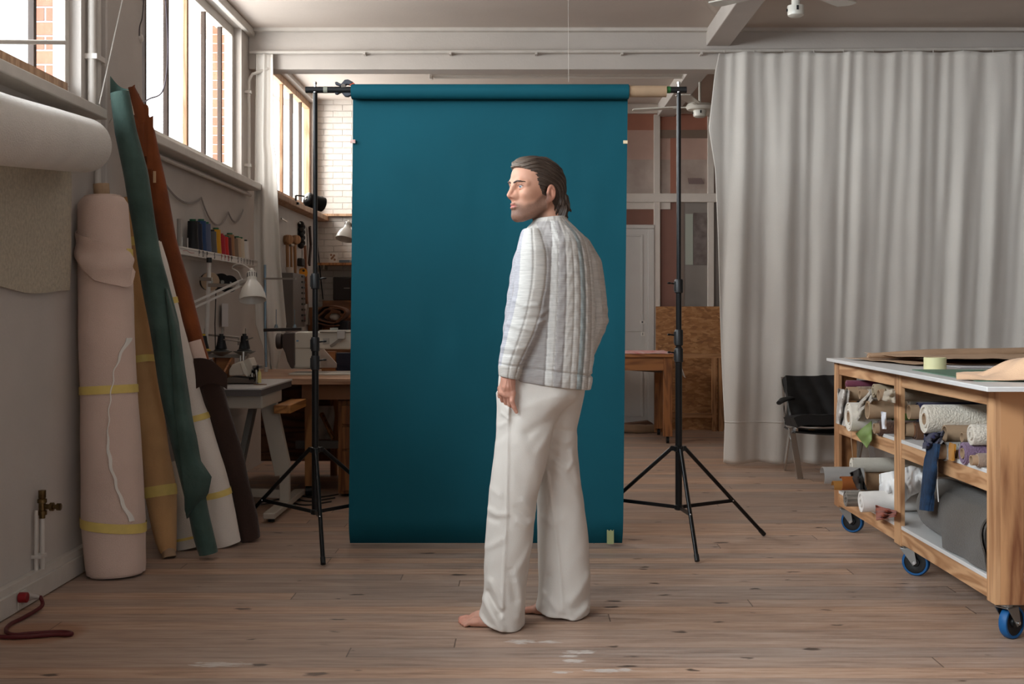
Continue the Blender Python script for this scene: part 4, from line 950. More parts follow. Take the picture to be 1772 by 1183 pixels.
for px, py, m, lb in ((525, 542, mat('red_handle', (116, 26, 30), 0.5), 'red handled pliers hanging low on the pegboard'), (517, 540, BLACK, 'black handled pliers hanging left of the red pliers'), (533, 548, STEEL, 'steel scissors hanging right of the red pliers')):
    a = PP(px, py - 14); h = MB(); h.bar(a, PP(px - 2, py + 14), 0.016, 0.016); h.bar(a, PP(px + 2, py + 14), 0.016, 0.016)
    g = MB(); g.bar(a, PP(px, py - 26), 0.02, 0.014)
    hang(lb, 'pliers' if 'pliers' in lb else 'scissors', 'tool', [('handle', h, m), ('jaw', g, STEEL)])
for px, py, lb in ((487, 378, 'short steel bracket at the top left of the pegboard'), (517, 385, 'second steel bracket on the pegboard left of the black rope')):
    h = MB(); h.bar(PP(px, py), PP(px + 9, py + 5), 0.012, 0.012); tag(h.build('peg_hook', STEEL), lb, 'hook')
# back cabinet and what stands on it
t = thing('wooden_cabinet', 'brown wooden cabinet against the white brick wall behind the workbench', 'cabinet', (-1.3, 12.0, 0))
v = MB(); v.box(-2.0, -0.75, 11.6, 12.33, 0.0, 0.98); v.build('carcass', BD, t, bevel=0.004)
v = MB(); v.box(-2.05, -0.7, 11.55, 12.34, 0.98, 1.01); v.build('top', LW, t)
v = MB(); v.box(-2.0, -0.75, 12.1, 12.33, 1.01, 1.32); v.build('back_shelf', BD, t)
BF = cloth('brown_felt', (104, 70, 50), bump=0.4, var=0.2)
t = thing('fabric_roll', 'loosely coiled brown felt roll lying on the back cabinet with white cloth inside', 'fabric roll', P(577, 562, 11.4))
D = 11.7
def coil(u, v_):
    th = 2 * math.pi * 1.75 * u + 0.4; r = 0.072 + 0.075 * u
    c = P(574, 545, D); return Vector((c.x + math.cos(th) * r * 1.15 + 0.02 * math.sin(3 * th), D - 0.1 + 0.35 * v_, max(1.022, c.z - 0.0 + math.sin(th) * r * 0.72)))
v = MB(); v.sheet(coil, 70, 4, 0.014); v.build('felt', BF, t, smooth=180)
v = MB(); v.ball(P(580, 548, D), 0.045, 12, 8, (1.2, 1, 0.8)); v.build('white_cloth', IVORY, t)
t = thing('storage_case', 'black flat case standing upright on the back cabinet beside the backdrop', 'case', (-1.76, 12.2, 1.3))
v = MB(); v.box(PX(577, 12.15), PX(640, 12.15), 12.12, 12.3, 1.32, 1.32 + 0.235); v.build('body', mat('black_case', (34, 27, 26), 0.5), t, bevel=0.01)
v = MB(); v.box(PX(596, 12.15), PX(606, 12.15), 12.108, 12.12, 1.44, 1.446); v.build('clasp', STEEL, t)
v = MB(); v.box(PX(582, 11.9), PX(606, 11.9), 11.75, 11.95, 1.01, 1.12)
tag(v.build('tool_box', mat('dark_blue_grey_box', (44, 48, 58), 0.6), bevel=0.01), 'dark blue grey box on the back cabinet right of the brown felt coil', 'box')
v = MB(); v.box(PX(536, 11.8), PX(553, 11.8), 11.7, 11.95, 1.01, 1.25)
tag(v.build('cardboard_box', mat('brown_card', (134, 92, 60), 0.8), bevel=0.004), 'brown cardboard box on the back cabinet left of the felt coil', 'box')
D = 12.2
t = thing('wall_shelf', 'short wooden wall shelf on the white brick wall beside the backdrop', 'shelf', P(580, 458, D))
v = MB(); v.box(PX(552, D), PX(640, D), 12.1, 12.35, PZ(459, D), PZ(455, D)); v.build('board', LW, t)
v = MB(); v.box(PX(560, D), PX(563, D), 12.15, 12.35, PZ(466, D), PZ(459, D)); v.build('bracket', STEEL, t)
t = thing('picture_card', 'small white printed card standing on the wooden wall shelf', 'card', P(576, 455, 12.2))
v = MB(); v.box(PX(569, D), PX(584, D), 12.2, 12.23, PZ(455, D), PZ(437.5, D)); v.build('card', mat('white_card', (214, 208, 200), 0.7), t)
v = MB()
for px, py in ((573, 441), (578, 442), (574, 447), (579, 449), (576, 445)): v.lathe([(0.012, 0), (0.012, 0.001), (0, 0.001)], P(px, py, 12.2), (0, -1, 0), 10)
v.build('printed_spots', mat('brown_print', (150, 112, 88), 0.8), t)
v = MB(); v.box(PX(588, D), PX(606, D), 12.15, 12.3, PZ(455, D), PZ(450, D))
tag(v.build('small_box', mat('blue_grey_box', (96, 108, 120), 0.6)), 'flat blue grey box on the wall shelf next to the card', 'box')
v = MB(); v.box(PX(548, 12.33), 0.7, 12.3, 12.35, PZ(374, 12.33), PZ(370, 12.33))
tag(v.build('wall_batten', FRAMEW), 'thin wooden batten running level across the white brick wall', 'batten')
lt = lamp('desk_lamp', 'white desk lamp in the back corner half hidden by the teal backdrop edge', Vector((-0.9, 12.3, 2.0)), Vector((-1.42, 10.8, 1.98)), Vector((-1.0, 11.6, 2.15)), P(603, 385, 10.7), (-0.16, -0.32, -1), 0.085, 0.16)
v = MB(); v.tube(spline([P(549, 420, 12.32), P(553, 460, 12.32), P(556, 490, 12.32), P(559, 518, 12.3)]), 0.006, 6)
tag(v.build('cable', BLACK), 'black cable hanging down the white brick wall beside the stand pole', 'cable')
# clip-on spotlight
D = 10.6
t = thing('spotlight', 'black clip on spotlight fixed at the far left window sill beside the stand pole', 'spotlight', P(545, 360, D))
v = MB(); a = P(531, 344, D - .05); b_ = P(556, 353, D + .05); ax = (b_ - a).normalized()
v.lathe([(0.03, -0.012), (0.052, -0.004), (0.062, 0.01), (0.060, 0.10), (0.066, 0.13), (0.066, 0.165), (0.058, 0.165), (0.05, 0.15)], a, ax, 28); v.build('housing', BLACKM, t)
v = MB(); q_ = a - ax * 0.014
for dz in (-0.012, 0.008): v.bar(q_ + Vector((0.0, -0.01, dz)), q_ + Vector((0.012, -0.004, dz + 0.012)), 0.022, 0.006)
v.build('white_logo', LAMPW, t)
v = MB(); v.bar(P(512, 338, D), P(531, 340, D), 0.012, 0.012); v.bar(P(512, 338, D), P(512, 352, D), 0.016, 0.016); v.box(P(512, 352, D).x - 0.03, P(512, 352, D).x + 0.03, D - 0.02, D + 0.02, P(512, 354, D).z, P(512, 350, D).z); v.build('clamp_arm', BLACKM, t)

# ------------------------------------------------------------------ backdrop on its stands
DB = 6.24
TEAL = mat('teal_background_paper', (11, 80, 94), 0.75, var=0.10, vscale=2.0, spec=0.2, bump=0.06, bscale=9)
t = thing('background_roll', 'wide teal paper backdrop unrolled from its tube down to the floor', 'backdrop', (0, 6.28, 0))
zc = PZ(158.5, DB); xl, xr = PX(609, DB), PX(1087.5, DB)
def paper(u, v_):
    # v_: from inside the roll, over the back and down to the floor
    if v_ < 0.35:
        s = v_ / 0.35; r = 0.0362 + 0.0033 * s; th = 2 * math.pi * s
        y = DB + r * math.cos(th); z = zc + r * math.sin(th)
    else:
        s = (v_ - 0.35) / 0.65; z = zc + (0.006 - zc) * s; y = DB + 0.0395 + 0.012 * math.sin(s * 3.0)
        if s > 0.94: y += 0.06 * ((s - 0.94) / 0.06) ** 2
        z = max(z, 0.006)
    skew = -0.024 * max(0.0, (v_ - 0.35) / 0.65)
    rip = (0.0035 * fbm(u * 3.0, v_ * 7.0, 1.0) + 0.0018 * fbm(u * 14.0, v_ * 10.0, 4.0)) * min(1, max(0, (v_ - 0.37) * 12))
    return Vector((xl + (xr - xl) * u + skew, y + rip, z))
v = MB(); v.sheet(paper, 90, 170, 0.0016); pap = v.build('paper', TEAL, t, smooth=60)
pr_ = MB(); pr_.pipe((xl - 0.002, DB, zc), (xr + 0.002, DB, zc), 0.0355, 0.030, 40); pr_.build('rolled_paper', TEAL, t)
cb = MB(); cb.pipe((xl + 0.01, DB, zc + 0.001), (PX(1153, DB), DB, zc + 0.001), 0.0295, 0.0265, 36); cb.build('cardboard_core', CARD, t)
v = MB(); v.sheet(lambda u, w_: Vector((PX(1050, 6.27) + 0.036 * u, 6.262 + 0.004 * w_, PZ(945, 6.27) + 0.014 + 0.070 * w_ + 0.004 * math.sin(u * 14) * w_)), 8, 6, 0.001); v.build('tape_strip', mat('olive_tape', (150, 156, 110), 0.6), t)
v = MB(); v.box(xl - 0.008 - 0.004, xl + 0.013, 6.268, 6.276, PZ(246, DB), PZ(240, DB)); v.build('tape_strip', mat('red_white_tape', (206, 110, 96), 0.5, var=0.6, vscale=50, rgb2=(230, 220, 214)), t)
v = MB(); v.box(xr - 0.024, xr - 0.002, 6.268, 6.276, PZ(247, DB), PZ(241.5, DB)); v.build('tape_strip', mat('cream_tape', (226, 206, 170), 0.5), t)

t = thing('crossbar', 'black crossbar pole resting on the two stands through the paper tube', 'crossbar', (0, DB, PZ(153, DB)))
zb = PZ(155.4, DB); rb = 0.0165
v = MB(); v.cyl((PX(529, DB), DB, zb), (PX(1188, DB), DB, zb), rb, n=24); v.build('pole', mat('black_foam', (16, 16, 17), 0.6), t)
v = MB(); v.cyl((PX(560, DB), DB, zb), (PX(567, DB), DB, zb), rb + 0.0012, n=24); v.build('tape_band', mat('grey_green_tape', (140, 142, 128), 0.6), t)
v = MB(); v.cyl((PX(1152.5, DB), DB, zb), (PX(1160, DB), DB, zb), rb + 0.0012, n=24); v.build('tape_band', mat('green_tape', (40, 104, 52), 0.6), t)

def clamp():
    t = thing('spring_clamp', 'black spring clamp with orange tips gripping the backdrop roll end', 'clamp', P(598, 153, DB - .02))
    DG = mat('dark_blue_grey_plastic', (58, 60, 68), 0.45); OR = mat('orange_tip', (226, 92, 56), 0.5)
    def Q(px, py, d=DB - 0.005): return P(px, py, d)
    for s in (1, -1):
        def R(px, py): return Q(px, 152 + s * (py - 152))
        v = MB(); v.prism([R(579, 141.5), R(583, 141), R(590, 145), R(596, 137.5), R(602, 137), R(610, 141), R(613, 144.5), R(606, 147), R(600, 145.5), R(597, 148), R(588, 148.5), R(580, 146)], (0, 0.03, 0)); v.build('jaw', DG, t, bevel=0.004)
        v = MB(); v.prism([R(604, 146), R(609, 141.5), R(614, 144.5), R(611, 146.2), R(606, 147.6)], (0, 0.036, 0)); v.build('jaw_pad', OR, t, bevel=0.003)
    v = MB(); v.cyl(Q(594, 149, DB - .012), Q(594, 149, DB + .03), 0.012, n=14); v.build('spring', STEEL, t)
clamp()

def light_stand(label, cx, D, feet, hub_y=778, brace_y=884, z_joints=((473, 500), (583, 608), (615, 640)), mir=1):
    t = thing('light_stand', label, 'light stand', (cx, D, 0))
    top = PZ(140, D)
    def zt(py): return PZ(py, D)
    # three telescoping tubes
    v = MB(); v.cyl((cx, D, zt(500)), (cx, D, zt(159)), 0.0115, n=18); v.build('tube', BLACKM, t)
    v = MB(); v.cyl((cx, D, zt(608)), (cx, D, zt(488)), 0.0145, n=18); v.build('tube', BLACKM, t)
    v = MB(); v.cyl((cx, D, zt(882)), (cx, D, zt(600)), 0.0175, n=18); v.build('tube', BLACKM, t)
    v = MB(); v.cyl((cx, D, zt(160)), (cx, D, zt(145)), 0.006, n=10); v.lathe([(0.006, 0), (0.009, 0.002), (0.009, 0.012), (0.006, 0.014), (0, 0.014)], (cx, D, zt(146)), n=12); v.lathe([(0.013, 0), (0.013, 0.008), (0.008, 0.012)], (cx, D, zt(160)), n=14); v.build('spigot', CHROME, t)
    for a, b_ in z_joints:
        v = MB(); v.lathe([(0.018, 0), (0.022, 0.004), (0.022, zt(a) - zt(b_) - 0.006), (0.019, zt(a) - zt(b_))], (cx, D, zt(b_)), n=20); v.box(cx - 0.024, cx - 0.018, D - 0.012, D + 0.012, zt(b_) + 0.012, zt(a) - 0.012)
        co = v.build('clamp_collar', BLACK, t)
        v = MB(); v.cyl((cx - 0.018 * mir, D, (zt(a) + zt(b_)) / 2 + 0.012), (cx - 0.05 * mir, D - 0.012, (zt(a) + zt(b_)) / 2 + 0.016), 0.004, n=8); v.ball((cx - 0.05 * mir, D - 0.012, (zt(a) + zt(b_)) / 2 + 0.016), 0.008, 8, 6, (1.4, 1, 0.7)); v.build('locking_screw', BLACKM, co)
    zh, zb_ = zt(hub_y), zt(brace_y)
    v = MB(); v.lathe([(0.02, 0), (0.026, 0.004), (0.026, 0.028), (0.02, 0.032)], (cx, D, zh - 0.016), n=20); v.build('leg_hub', BLACKM, t)
    v = MB(); v.lathe([(0.018, 0), (0.023, 0.004), (0.023, 0.024), (0.018, 0.028)], (cx, D, zb_ - 0.014), n=20); v.build('brace_hub', BLACKM, t)
    for fx, fy in feet:
        d = Vector((fx - cx, fy - D, 0)); n_ = d.normalized()
        a = Vector((cx, D, zh)) + n_ * 0.042; f = Vector((fx, fy, 0.014))
        v = MB(); v.bar(Vector((cx, D, zh)) + n_ * 0.02, a + Vector((0, 0, 0)), 0.02, 0.024); v.build('hub_lug', BLACKM, t)
        v = MB(); v.cyl(a, f, 0.0105, n=14); lg = v.build('leg', BLACKM, t)
        v = MB(); q = a.lerp(f, 0.955); v.cyl(q, f - (a - f).normalized() * 0.006, 0.0125, n=14); v.build('rubber_foot', BLACK, lg)
        m_ = a.lerp(f, 0.60)
        v = MB(); v.bar(Vector((cx, D, zb_)) + n_ * 0.02, m_, 0.010, 0.018); v.build('brace', BLACKM, t)
        v = MB(); v.ball(m_ - Vector((0, 0.009, 0)), 0.005, 8, 6); v.build('rivet', CHROME, t)
    return t
light_stand('black tripod light stand holding the left end of the teal backdrop', PX(545.5, DB), DB, [(-0.955, 5.80), (-1.585, 6.62), (-0.57, 6.62)], 778, 885, mir=-1)
light_stand('black tripod light stand holding the right end of the teal backdrop', PX(1174.5, DB), DB, [(0.842, 5.87), (1.30, 6.56), (0.30, 6.62)], 776, 877, ((483, 507), (570, 598), (602, 627)), mir=1)
v = MB(); v.tube([P(983, -60, 7.5), P(984, 142, 7.2)], 0.0012, 5)
tag(v.build('string', mat('pale_string', (200, 192, 184), 0.7)), 'single thin pale string hanging from the ceiling above the backdrop', 'string')
# ------------------------------------------------------------------ far right: partition, door, boards, table
DF_ = 12.6
PW = mat('partition_white_paint', (214, 204, 194), 0.6, var=0.06, vscale=6)
ROSE = mat('rose_brown_panel', (168, 112, 92), 0.55, var=0.12, vscale=3)
ROSE2 = mat('dusty_rose_panel', (186, 154, 140), 0.5, var=0.1, vscale=4)
PGL = mat('hazy_partition_glass', (188, 172, 162), 0.25, var=0.22, vscale=4, rgb2=(160, 142, 132))
xw0, xw1 = 0.72, 3.2
v = MB()
for px0, px1 in ((1131, 1142), (1224, 1235)): v.box(PX(px0, DF_), PX(px1, DF_), DF_ - 0.03, DF_ + 0.04, 0, 3.25)
v.box(xw0, xw1, DF_ - 0.035, DF_ + 0.04, PZ(350, DF_), PZ(335, DF_)); v.box(xw0, xw1, DF_ - 0.035, DF_ + 0.04, PZ(197, DF_), 3.36); v.box(xw0, xw0 + 0.06, DF_ - 0.03, DF_ + 0.04, 0, 3.25)
v.box(xw1, 5.0, DF_ - 0.03, DF_ + 0.04, 0, 3.36)
struct('wall_back.001', v, PW, bevel=0.004)
t = thing('partition_panel', 'glazed and rose brown upper panels of the white framed partition behind the right stand', 'panel', (2.0, DF_, 2.45)); t['kind'] = 'structure'
v = MB(); v.box(xw0, xw1, DF_ + 0.005, DF_ + 0.02, PZ(225, DF_), PZ(197, DF_)); v.build('brown_band', ROSE, t)
v = MB(); v.box(xw0, xw1, DF_ + 0.005, DF_ + 0.02, PZ(276, DF_), PZ(225, DF_)); v.build('rose_pane', ROSE2, t)
v = MB(); v.box(xw0, xw1, DF_ + 0.005, DF_ + 0.02, PZ(335, DF_), PZ(276, DF_)); v.build('hazy_pane', PGL, t)
v = MB(); v.box(PX(1142, DF_), PX(1224, DF_), DF_ - 0.012, DF_ + 0.005, PZ(239, DF_), PZ(225, DF_)); v.build('rail', mat('rail_brown', (128, 108, 94), 0.6), t)
v = MB(); v.prism([P(1190, 308, DF_), P(1214, 308, DF_), P(1219, 318, DF_), P(1192, 318, DF_)], (0, -0.006, 0)); v.build('paper_patch', mat('mauve_patch', (128, 108, 104), 0.7), t)
v = MB(); v.box(PX(1160, DF_), PX(1170, DF_), DF_ - 0.006, DF_ + 0.005, PZ(335, DF_), PZ(239, DF_)); v.build('upright', ROSE, t)
t = thing('partition_panel', 'lower rose brown and frosted panels of the partition above the chipboard', 'panel', (2.0, DF_, 0)); t['kind'] = 'structure'
v = MB(); v.box(PX(1142, DF_), PX(1171, DF_), DF_ + 0.002, DF_ + 0.02, 0, PZ(350, DF_)); v.build('rose_panel', mat('deep_rose_panel', (136, 96, 84), 0.55, var=0.08, vscale=3), t)
v = MB(); v.box(PX(1171, DF_), PX(1184, DF_), DF_ - 0.002, DF_ + 0.02, 0, PZ(350, DF_)); v.build('stile', mat('taupe_stile', (128, 112, 102), 0.6), t)
v = MB(); v.box(PX(1184, DF_), xw1, DF_ + 0.002, DF_ + 0.02, 0, PZ(350, DF_)); v.build('frosted_panel', mat('frosted_grey_panel', (140, 132, 126), 0.35, var=0.2, vscale=2), t)
v = MB(); v.box(PX(1186, DF_), PX(1199, DF_), DF_ - 0.004, DF_ + 0.002, PZ(458, DF_), PZ(370, DF_)); v.build('pale_strip', mat('pale_green_strip', (168, 172, 160), 0.5), t)
v = MB(); v.box(PX(1200, DF_), PX(1223, DF_), DF_ - 0.004, DF_ + 0.002, PZ(458, DF_), PZ(368, DF_)); v.build('dark_pane', mat('dusky_pane', (98, 86, 82), 0.3, var=0.3, vscale=12, rgb2=(130, 120, 116)), t)
v = MB(); v.box(xw0, PX(1131, DF_), DF_ + 0.002, DF_ + 0.02, PZ(397, DF_), PZ(350, DF_)); v.build('panel_above_door', mat('brown_panel', (132, 92, 78), 0.6, var=0.1, vscale=3), t)
v = MB(); v.box(xw0, PX(1160, DF_), DF_ - 0.01, DF_ + 0.002, PZ(362, DF_), PZ(350, DF_)); v.build('white_batten', PW, t)
# door
t = bpy.data.objects.new('door_1', None); COL.objects.link(t); t.location = (1.1, DF_, 0); t['kind'] = 'structure'
DWH = mat('white_door_paint', (202, 197, 191), 0.45, var=0.06, vscale=4)
dx0, dx1 = 0.55, PX(1120, DF_)
v = MB(); v.box(dx1, PX(1132, DF_), DF_ - 0.04, DF_ + 0.02, 0, PZ(396, DF_)); v.box(0.5, PX(1132, DF_), DF_ - 0.04, DF_ + 0.02, PZ(396, DF_), PZ(389, DF_)); v.box(0.5, 0.56, DF_ - 0.04, DF_ + 0.02, 0, PZ(396, DF_)); v.build('door_frame', DWH, t, bevel=0.006)
v = MB(); v.box(dx0, dx1, DF_ - 0.03, DF_ + 0.01, 0.01, PZ(396, DF_)); lf = v.build('door_leaf', DWH, t, bevel=0.003)
v = MB()
for z0, z1 in ((0.12, 0.78), (1.0, PZ(406, DF_))):
    for a in ((dx0 + 0.08, dx0 + 0.1, z0, z1), (dx1 - 0.07, dx1 - 0.045, z0, z1), (dx0 + 0.1, dx1 - 0.07, z0, z0 + 0.02), (dx0 + 0.1, dx1 - 0.07, z1 - 0.02, z1)): v.box(a[0], a[1], DF_ - 0.037, DF_ - 0.03, a[2], a[3])
v.build('panel_moulding', DWH, lf, bevel=0.003)
v = MB(); v.lathe([(0.026, 0), (0.026, 0.006), (0, 0.006)], P(1111.5, 557, DF_ - .03), (0, -1, 0), 18); v.box(PX(1108.5, DF_), PX(1115, DF_), DF_ - 0.036, DF_ - 0.03, PZ(581, DF_), PZ(574, DF_)); v.build('lock_plate', LAMPW, lf)
v = MB(); v.lathe([(0.008, 0), (0.008, 0.008), (0, 0.008)], P(1111.5, 557, DF_ - .03), (0, -1, 0), 12); v.box(PX(1111.5, DF_) - 0.003, PX(1111.5, DF_) + 0.003, DF_ - 0.038, DF_ - 0.036, PZ(579.5, DF_), PZ(575.5, DF_)); v.build('keyhole', BLACK, lf)

# chipboard sheets and timber frame leaning on the partition
def osb_material():
    m = bpy.data.materials.new('chipboard_osb'); m.use_nodes = True; nt = m.node_tree; N = nt.nodes; L = nt.links; b = N['Principled BSDF']; b.inputs['Roughness'].default_value = 0.7
    tc = N.new('ShaderNodeTexCoord'); last = None
    for i, (rot, sc) in enumerate(((0.5, (17, 9, 48)), (-0.7, (15, 8, 44)), (1.5, (19, 10, 52)))):
        mp = N.new('ShaderNodeMapping'); mp.inputs['Rotation'].default_value = (0, rot, 0); mp.inputs['Scale'].default_value = sc; mp.inputs['Location'].default_value = (i * 3.1, 0, i)
        L.new(tc.outputs['Object'], mp.inputs['Vector'])
        vo = N.new('ShaderNodeTexVoronoi'); vo.inputs['Scale'].default_value = 1.0; L.new(mp.outputs['Vector'], vo.inputs['Vector'])
        sp = N.new('ShaderNodeSeparateColor'); L.new(vo.outputs['Color'], sp.inputs[0])
        if last is None: last = sp.outputs[0]
        else:
            mx = N.new('ShaderNodeMix'); L.new(sp.outputs[1], mx.inputs['Factor']); L.new(last, mx.inputs['A']); L.new(sp.outputs[0], mx.inputs['B']); last = mx.outputs['Result']
    rp = N.new('ShaderNodeValToRGB'); e = rp.color_ramp.elements; e[0].position = 0.1; e[0].color = (*lin((132, 88, 52)), 1); e[1].position = 0.9; e[1].color = (*lin((182, 134, 88)), 1)
    x_ = rp.color_ramp.elements.new(0.5); x_.color = (*lin((158, 108, 64)), 1)
    L.new(last, rp.inputs['Fac']); L.new(rp.outputs['Color'], b.inputs['Base Color'])
    return m
OSB = osb_material()
TIM = wood('pale_timber', (178, 130, 88), (140, 96, 60), 'Z'); TIMX = wood('pale_timber_across', (178, 130, 88), (140, 96, 60), 'X')
v = MB(); v.prism([P(1135, 745, 12.4), P(1275, 745, 12.4), P(1275, 530, 12.5), P(1135, 530, 12.5)], (0, 0.02, 0))
o = v.build('chipboard_sheet', OSB); tag(o, 'large chipboard sheet leaning on the partition behind the timber frame', 'board')
t = thing('timber_frame', 'bare timber frame standing in front of the chipboard sheet', 'frame', (1.9, 12.3, 0))
D = 12.28
v = MB(); v.box(PX(1140, D), PX(1290, D), D - 0.02, D + 0.02, PZ(619, D), PZ(612, D)); v.build('top_rail', TIMX, t)
v = MB(); v.box(PX(1140, D), PX(1234, D), D - 0.02, D + 0.02, PZ(722, D), PZ(715, D)); v.build('lower_rail', TIMX, t)
for a, b_ in ((1232, 1239), (1243, 1251), (1150, 1155)):
    v = MB(); v.box(PX(a, D), PX(b_, D), D - 0.03, D + 0.03, 0.0, PZ(619, D)); v.build('post', TIM, t)
t = thing('folding_trestle', 'folded orange wooden trestle leaning behind the red topped table leg', 'trestle', P(1140, 742, 11.9))
for (a, b_, c_, d_) in ((1136, 738, 1150, 655), (1147, 740, 1150, 640)):
    v = MB(); q = P(a, b_, 11.95); q.z = 0.02; v.bar(q, P(c_, d_, 12.0), 0.045, 0.03, (0, 1, 0)); v.build('leg', wood('trestle_wood', (168, 108, 54), (126, 76, 36), 'Z'), t)
v = MB(); v.bar(P(1137, 720, 11.95), P(1151, 720, 11.95), 0.03, 0.04); v.build('stretcher', TIMX, t)

D = 11.1
t = thing('work_table', 'orange brown wooden table with red patterned cloth standing behind the backdrop', 'table', (1.0, 11.5, 0))
TWD = wood('table_orange_wood', (166, 108, 58), (128, 78, 38), 'X'); TWZ = wood('table_leg_wood', (158, 100, 52), (120, 72, 34), 'Z')
xr_ = PX(1167, D)
v = MB(); v.box(0.1, xr_, D, 12.0, 0.79, 0.82); v.build('worktop', TWD, t, bevel=0.004)
v = MB(); v.box(0.16, xr_ - 0.02, D + 0.03, D + 0.06, 0.67, 0.79); v.box(xr_ - 0.05, xr_ - 0.02, D + 0.06, 11.95, 0.67, 0.79); v.build('apron', TWD, t)
v = MB(); v.prism([(0.2, D + 0.2, 0.72), (PX(1080, D), D + 0.2, 0.665), (PX(1150, D), D + 0.2, 0.64), (PX(1150, D), D + 0.2, 0.67), (0.2, D + 0.2, 0.75)], (0, 0.5, 0)); v.build('under_board', mat('grey_under_board', (108, 92, 78), 0.7), t)
for x, y in ((xr_ - 0.055, D + 0.06), (xr_ - 0.055, 11.9), (0.2, D + 0.06), (0.2, 11.9)):
    v = MB(); v.box(x - 0.04, x + 0.04, y - 0.04, y + 0.04, 0.065, 0.79); lg = v.build('leg', TWZ, t, bevel=0.003)
    v = MB(); v.cyl((x - 0.012, y, 0.032), (x + 0.012, y, 0.032), 0.032, n=16); v.bar((x, y, 0.035), (x, y, 0.07), 0.035, 0.02); v.build('caster', BLACK, lg)
RC = mat('red_white_cutting_cloth', (222, 206, 200), 0.7, var=0.5, vscale=16, rgb2=(206, 96, 92))
v = MB()
def rcl(u, w_):
    x = 0.15 + (xr_ + 0.0 - 0.15) * u; y = D + 0.015 + 0.85 * w_
    return Vector((x, y, 0.824 + 0.006 * abs(fbm(x * 4, y * 5))))
v.sheet(rcl, 30, 14, 0.004); o = v.build('patterned_cloth', RC); tag(o, 'red and white patterned cloth spread over the back table', 'cloth')
v = MB(); v.sheet(lambda u, w_: P(1167 + 1.5 * w_ + (4 + 14 * w_) * u, 612 - 2 * u + (44 + 12 * (1 - u)) * w_ * (0.35 + 0.65 * u) , 11.35 + 0.03 * math.sin(5 * u)), 8, 10, 0.004)
tag(v.build('hanging_cloth', IVORY), 'white cloth corner hanging off the right end of the back table', 'cloth')
v = MB(); fabric(v, [(PX(1060, 12.1), 12.1, 0.045), (PX(1100, 12.1), 12.05, 0.045), (PX(1141, 12.1), 12.1, 0.045)], [0.04, 0.045, 0.038], seed=81, amp=0.15, n=18, m=16, hole=0.1)
tag(v.build('rolled_cloth', cloth('beige_brown_cloth', (150, 120, 94)), smooth=60), 'beige rolled cloth lying on the floor by the white door', 'cloth')
v = MB(); v.prism([P(1080, 733, 12.3), P(1108, 730, 12.3), P(1122, 728, 12.3), P(1132, 734, 12.3), P(1130, 741, 12.3), P(1080, 741, 12.3)], (0, 0.12, 0))
tag(v.build('brown_bag', mat('brown_leather_bag', (92, 62, 44), 0.6), bevel=0.01), 'low brown bag lying on the floor in front of the white door', 'bag')

# ceiling fans and tube lamp
def fan(label, c, rod, blades, lift=0.0, scale=1.0):
    x, y, zcap = c
    t = thing('ceiling_fan', label, 'fan', (x, y, 3.36))
    FW = mat('fan_white', (208, 204, 194), 0.35, coat=0.2)
    if rod:
        v = MB(); v.lathe([(0.075, 0), (0.07, 0.02), (0.045, 0.09), (0.02, 0.1)], (x, y, 3.36), (0, 0, -1), 24); v.build('canopy', FW, t)
        v = MB(); v.cyl((x, y, 3.27), (x, y, zcap + lift + 0.11), 0.012, n=12); v.build('rod', FW, t)
    s = scale
    v = MB(); v.lathe([(0.05 * s, 0.125), (0.11 * s, 0.115), (0.125 * s, 0.09), (0.11 * s, 0.065), (0.05 * s, 0.06)], (x, y, zcap + lift), n=32); v.build('motor', FW, t)
    v = MB(); v.lathe([(0.04 * s, 0.0), (0.055 * s, 0.008), (0.058 * s, 0.02), (0.058 * s, 0.062), (0.03 * s, 0.066), (0.03 * s, 0.066 + lift)], (x, y, zcap), n=28); v.build('switch_housing', FW, t)
    v = MB(); v.box(x - 0.006, x + 0.006, y - 0.064 * s, y - 0.056 * s, zcap + 0.03, zcap + 0.055); v.box(x - 0.065 * s, x - 0.056 * s, y - 0.005, y + 0.005, zcap + 0.03, zcap + 0.045); v.build('switch', BLACK, t)
    for ang, ln in blades:
        d = Vector((math.cos(ang), math.sin(ang), 0)); n_ = Vector((-d.y, d.x, 0))
        v = MB(); a = Vector((x, y, zcap + lift + 0.095)); p = [a + d * 0.20 - n_ * 0.05, a + d * ln * 0.95 - n_ * 0.065, a + d * ln, a + d * ln * 0.95 + n_ * 0.065, a + d * 0.20 + n_ * 0.05]
        v.prism(p, (0, 0, 0.008)); bl = v.build('blade', FW, t)
        v = MB(); v.bar(a + d * 0.10, a + d * 0.24, 0.03, 0.008); v.build('blade_iron', FW, bl)
fan('white ceiling fan on its long rod hanging behind the header beam by the curtain edge', (PX(1211, 10.7), 10.7, PZ(203, 10.7)), True, [(math.radians(a), 0.62) for a in (158, 248, 338, 68)])
fan('white ceiling fan nearer the camera, only its round switch housing in view at the top', (PX(1377, 7.0), 7.0, PZ(29, 7.0)), True, [(math.radians(a), 0.60) for a in (135, 225, 315, 45)], lift=0.075, scale=0.82)
D = 10.6
t = thing('tube_lamp', 'long white tube lamp batten fixed along the ceiling behind the header beam', 'lamp', (PX(965, D), D, 3.30))
v = MB(); v.box(PX(745, D), PX(1186, D), D - 0.03, D + 0.06, PZ(133, D), 3.36); v.build('batten', TRIM, t, bevel=0.006)
v = MB(); v.cyl((PX(752, D), D, PZ(133.6, D)), (PX(1180, D), D, PZ(133.6, D)), 0.014, n=14); v.build('tube', mat('unlit_tube', (220, 214, 206), 0.25), t)
for px in (745, 1182):
    v = MB(); v.box(PX(px, D) - 0.01, PX(px, D) + 0.02, D - 0.035, D + 0.04, PZ(137, D), PZ(128, D)); v.build('end_cap', TRIM, t, bevel=0.004)

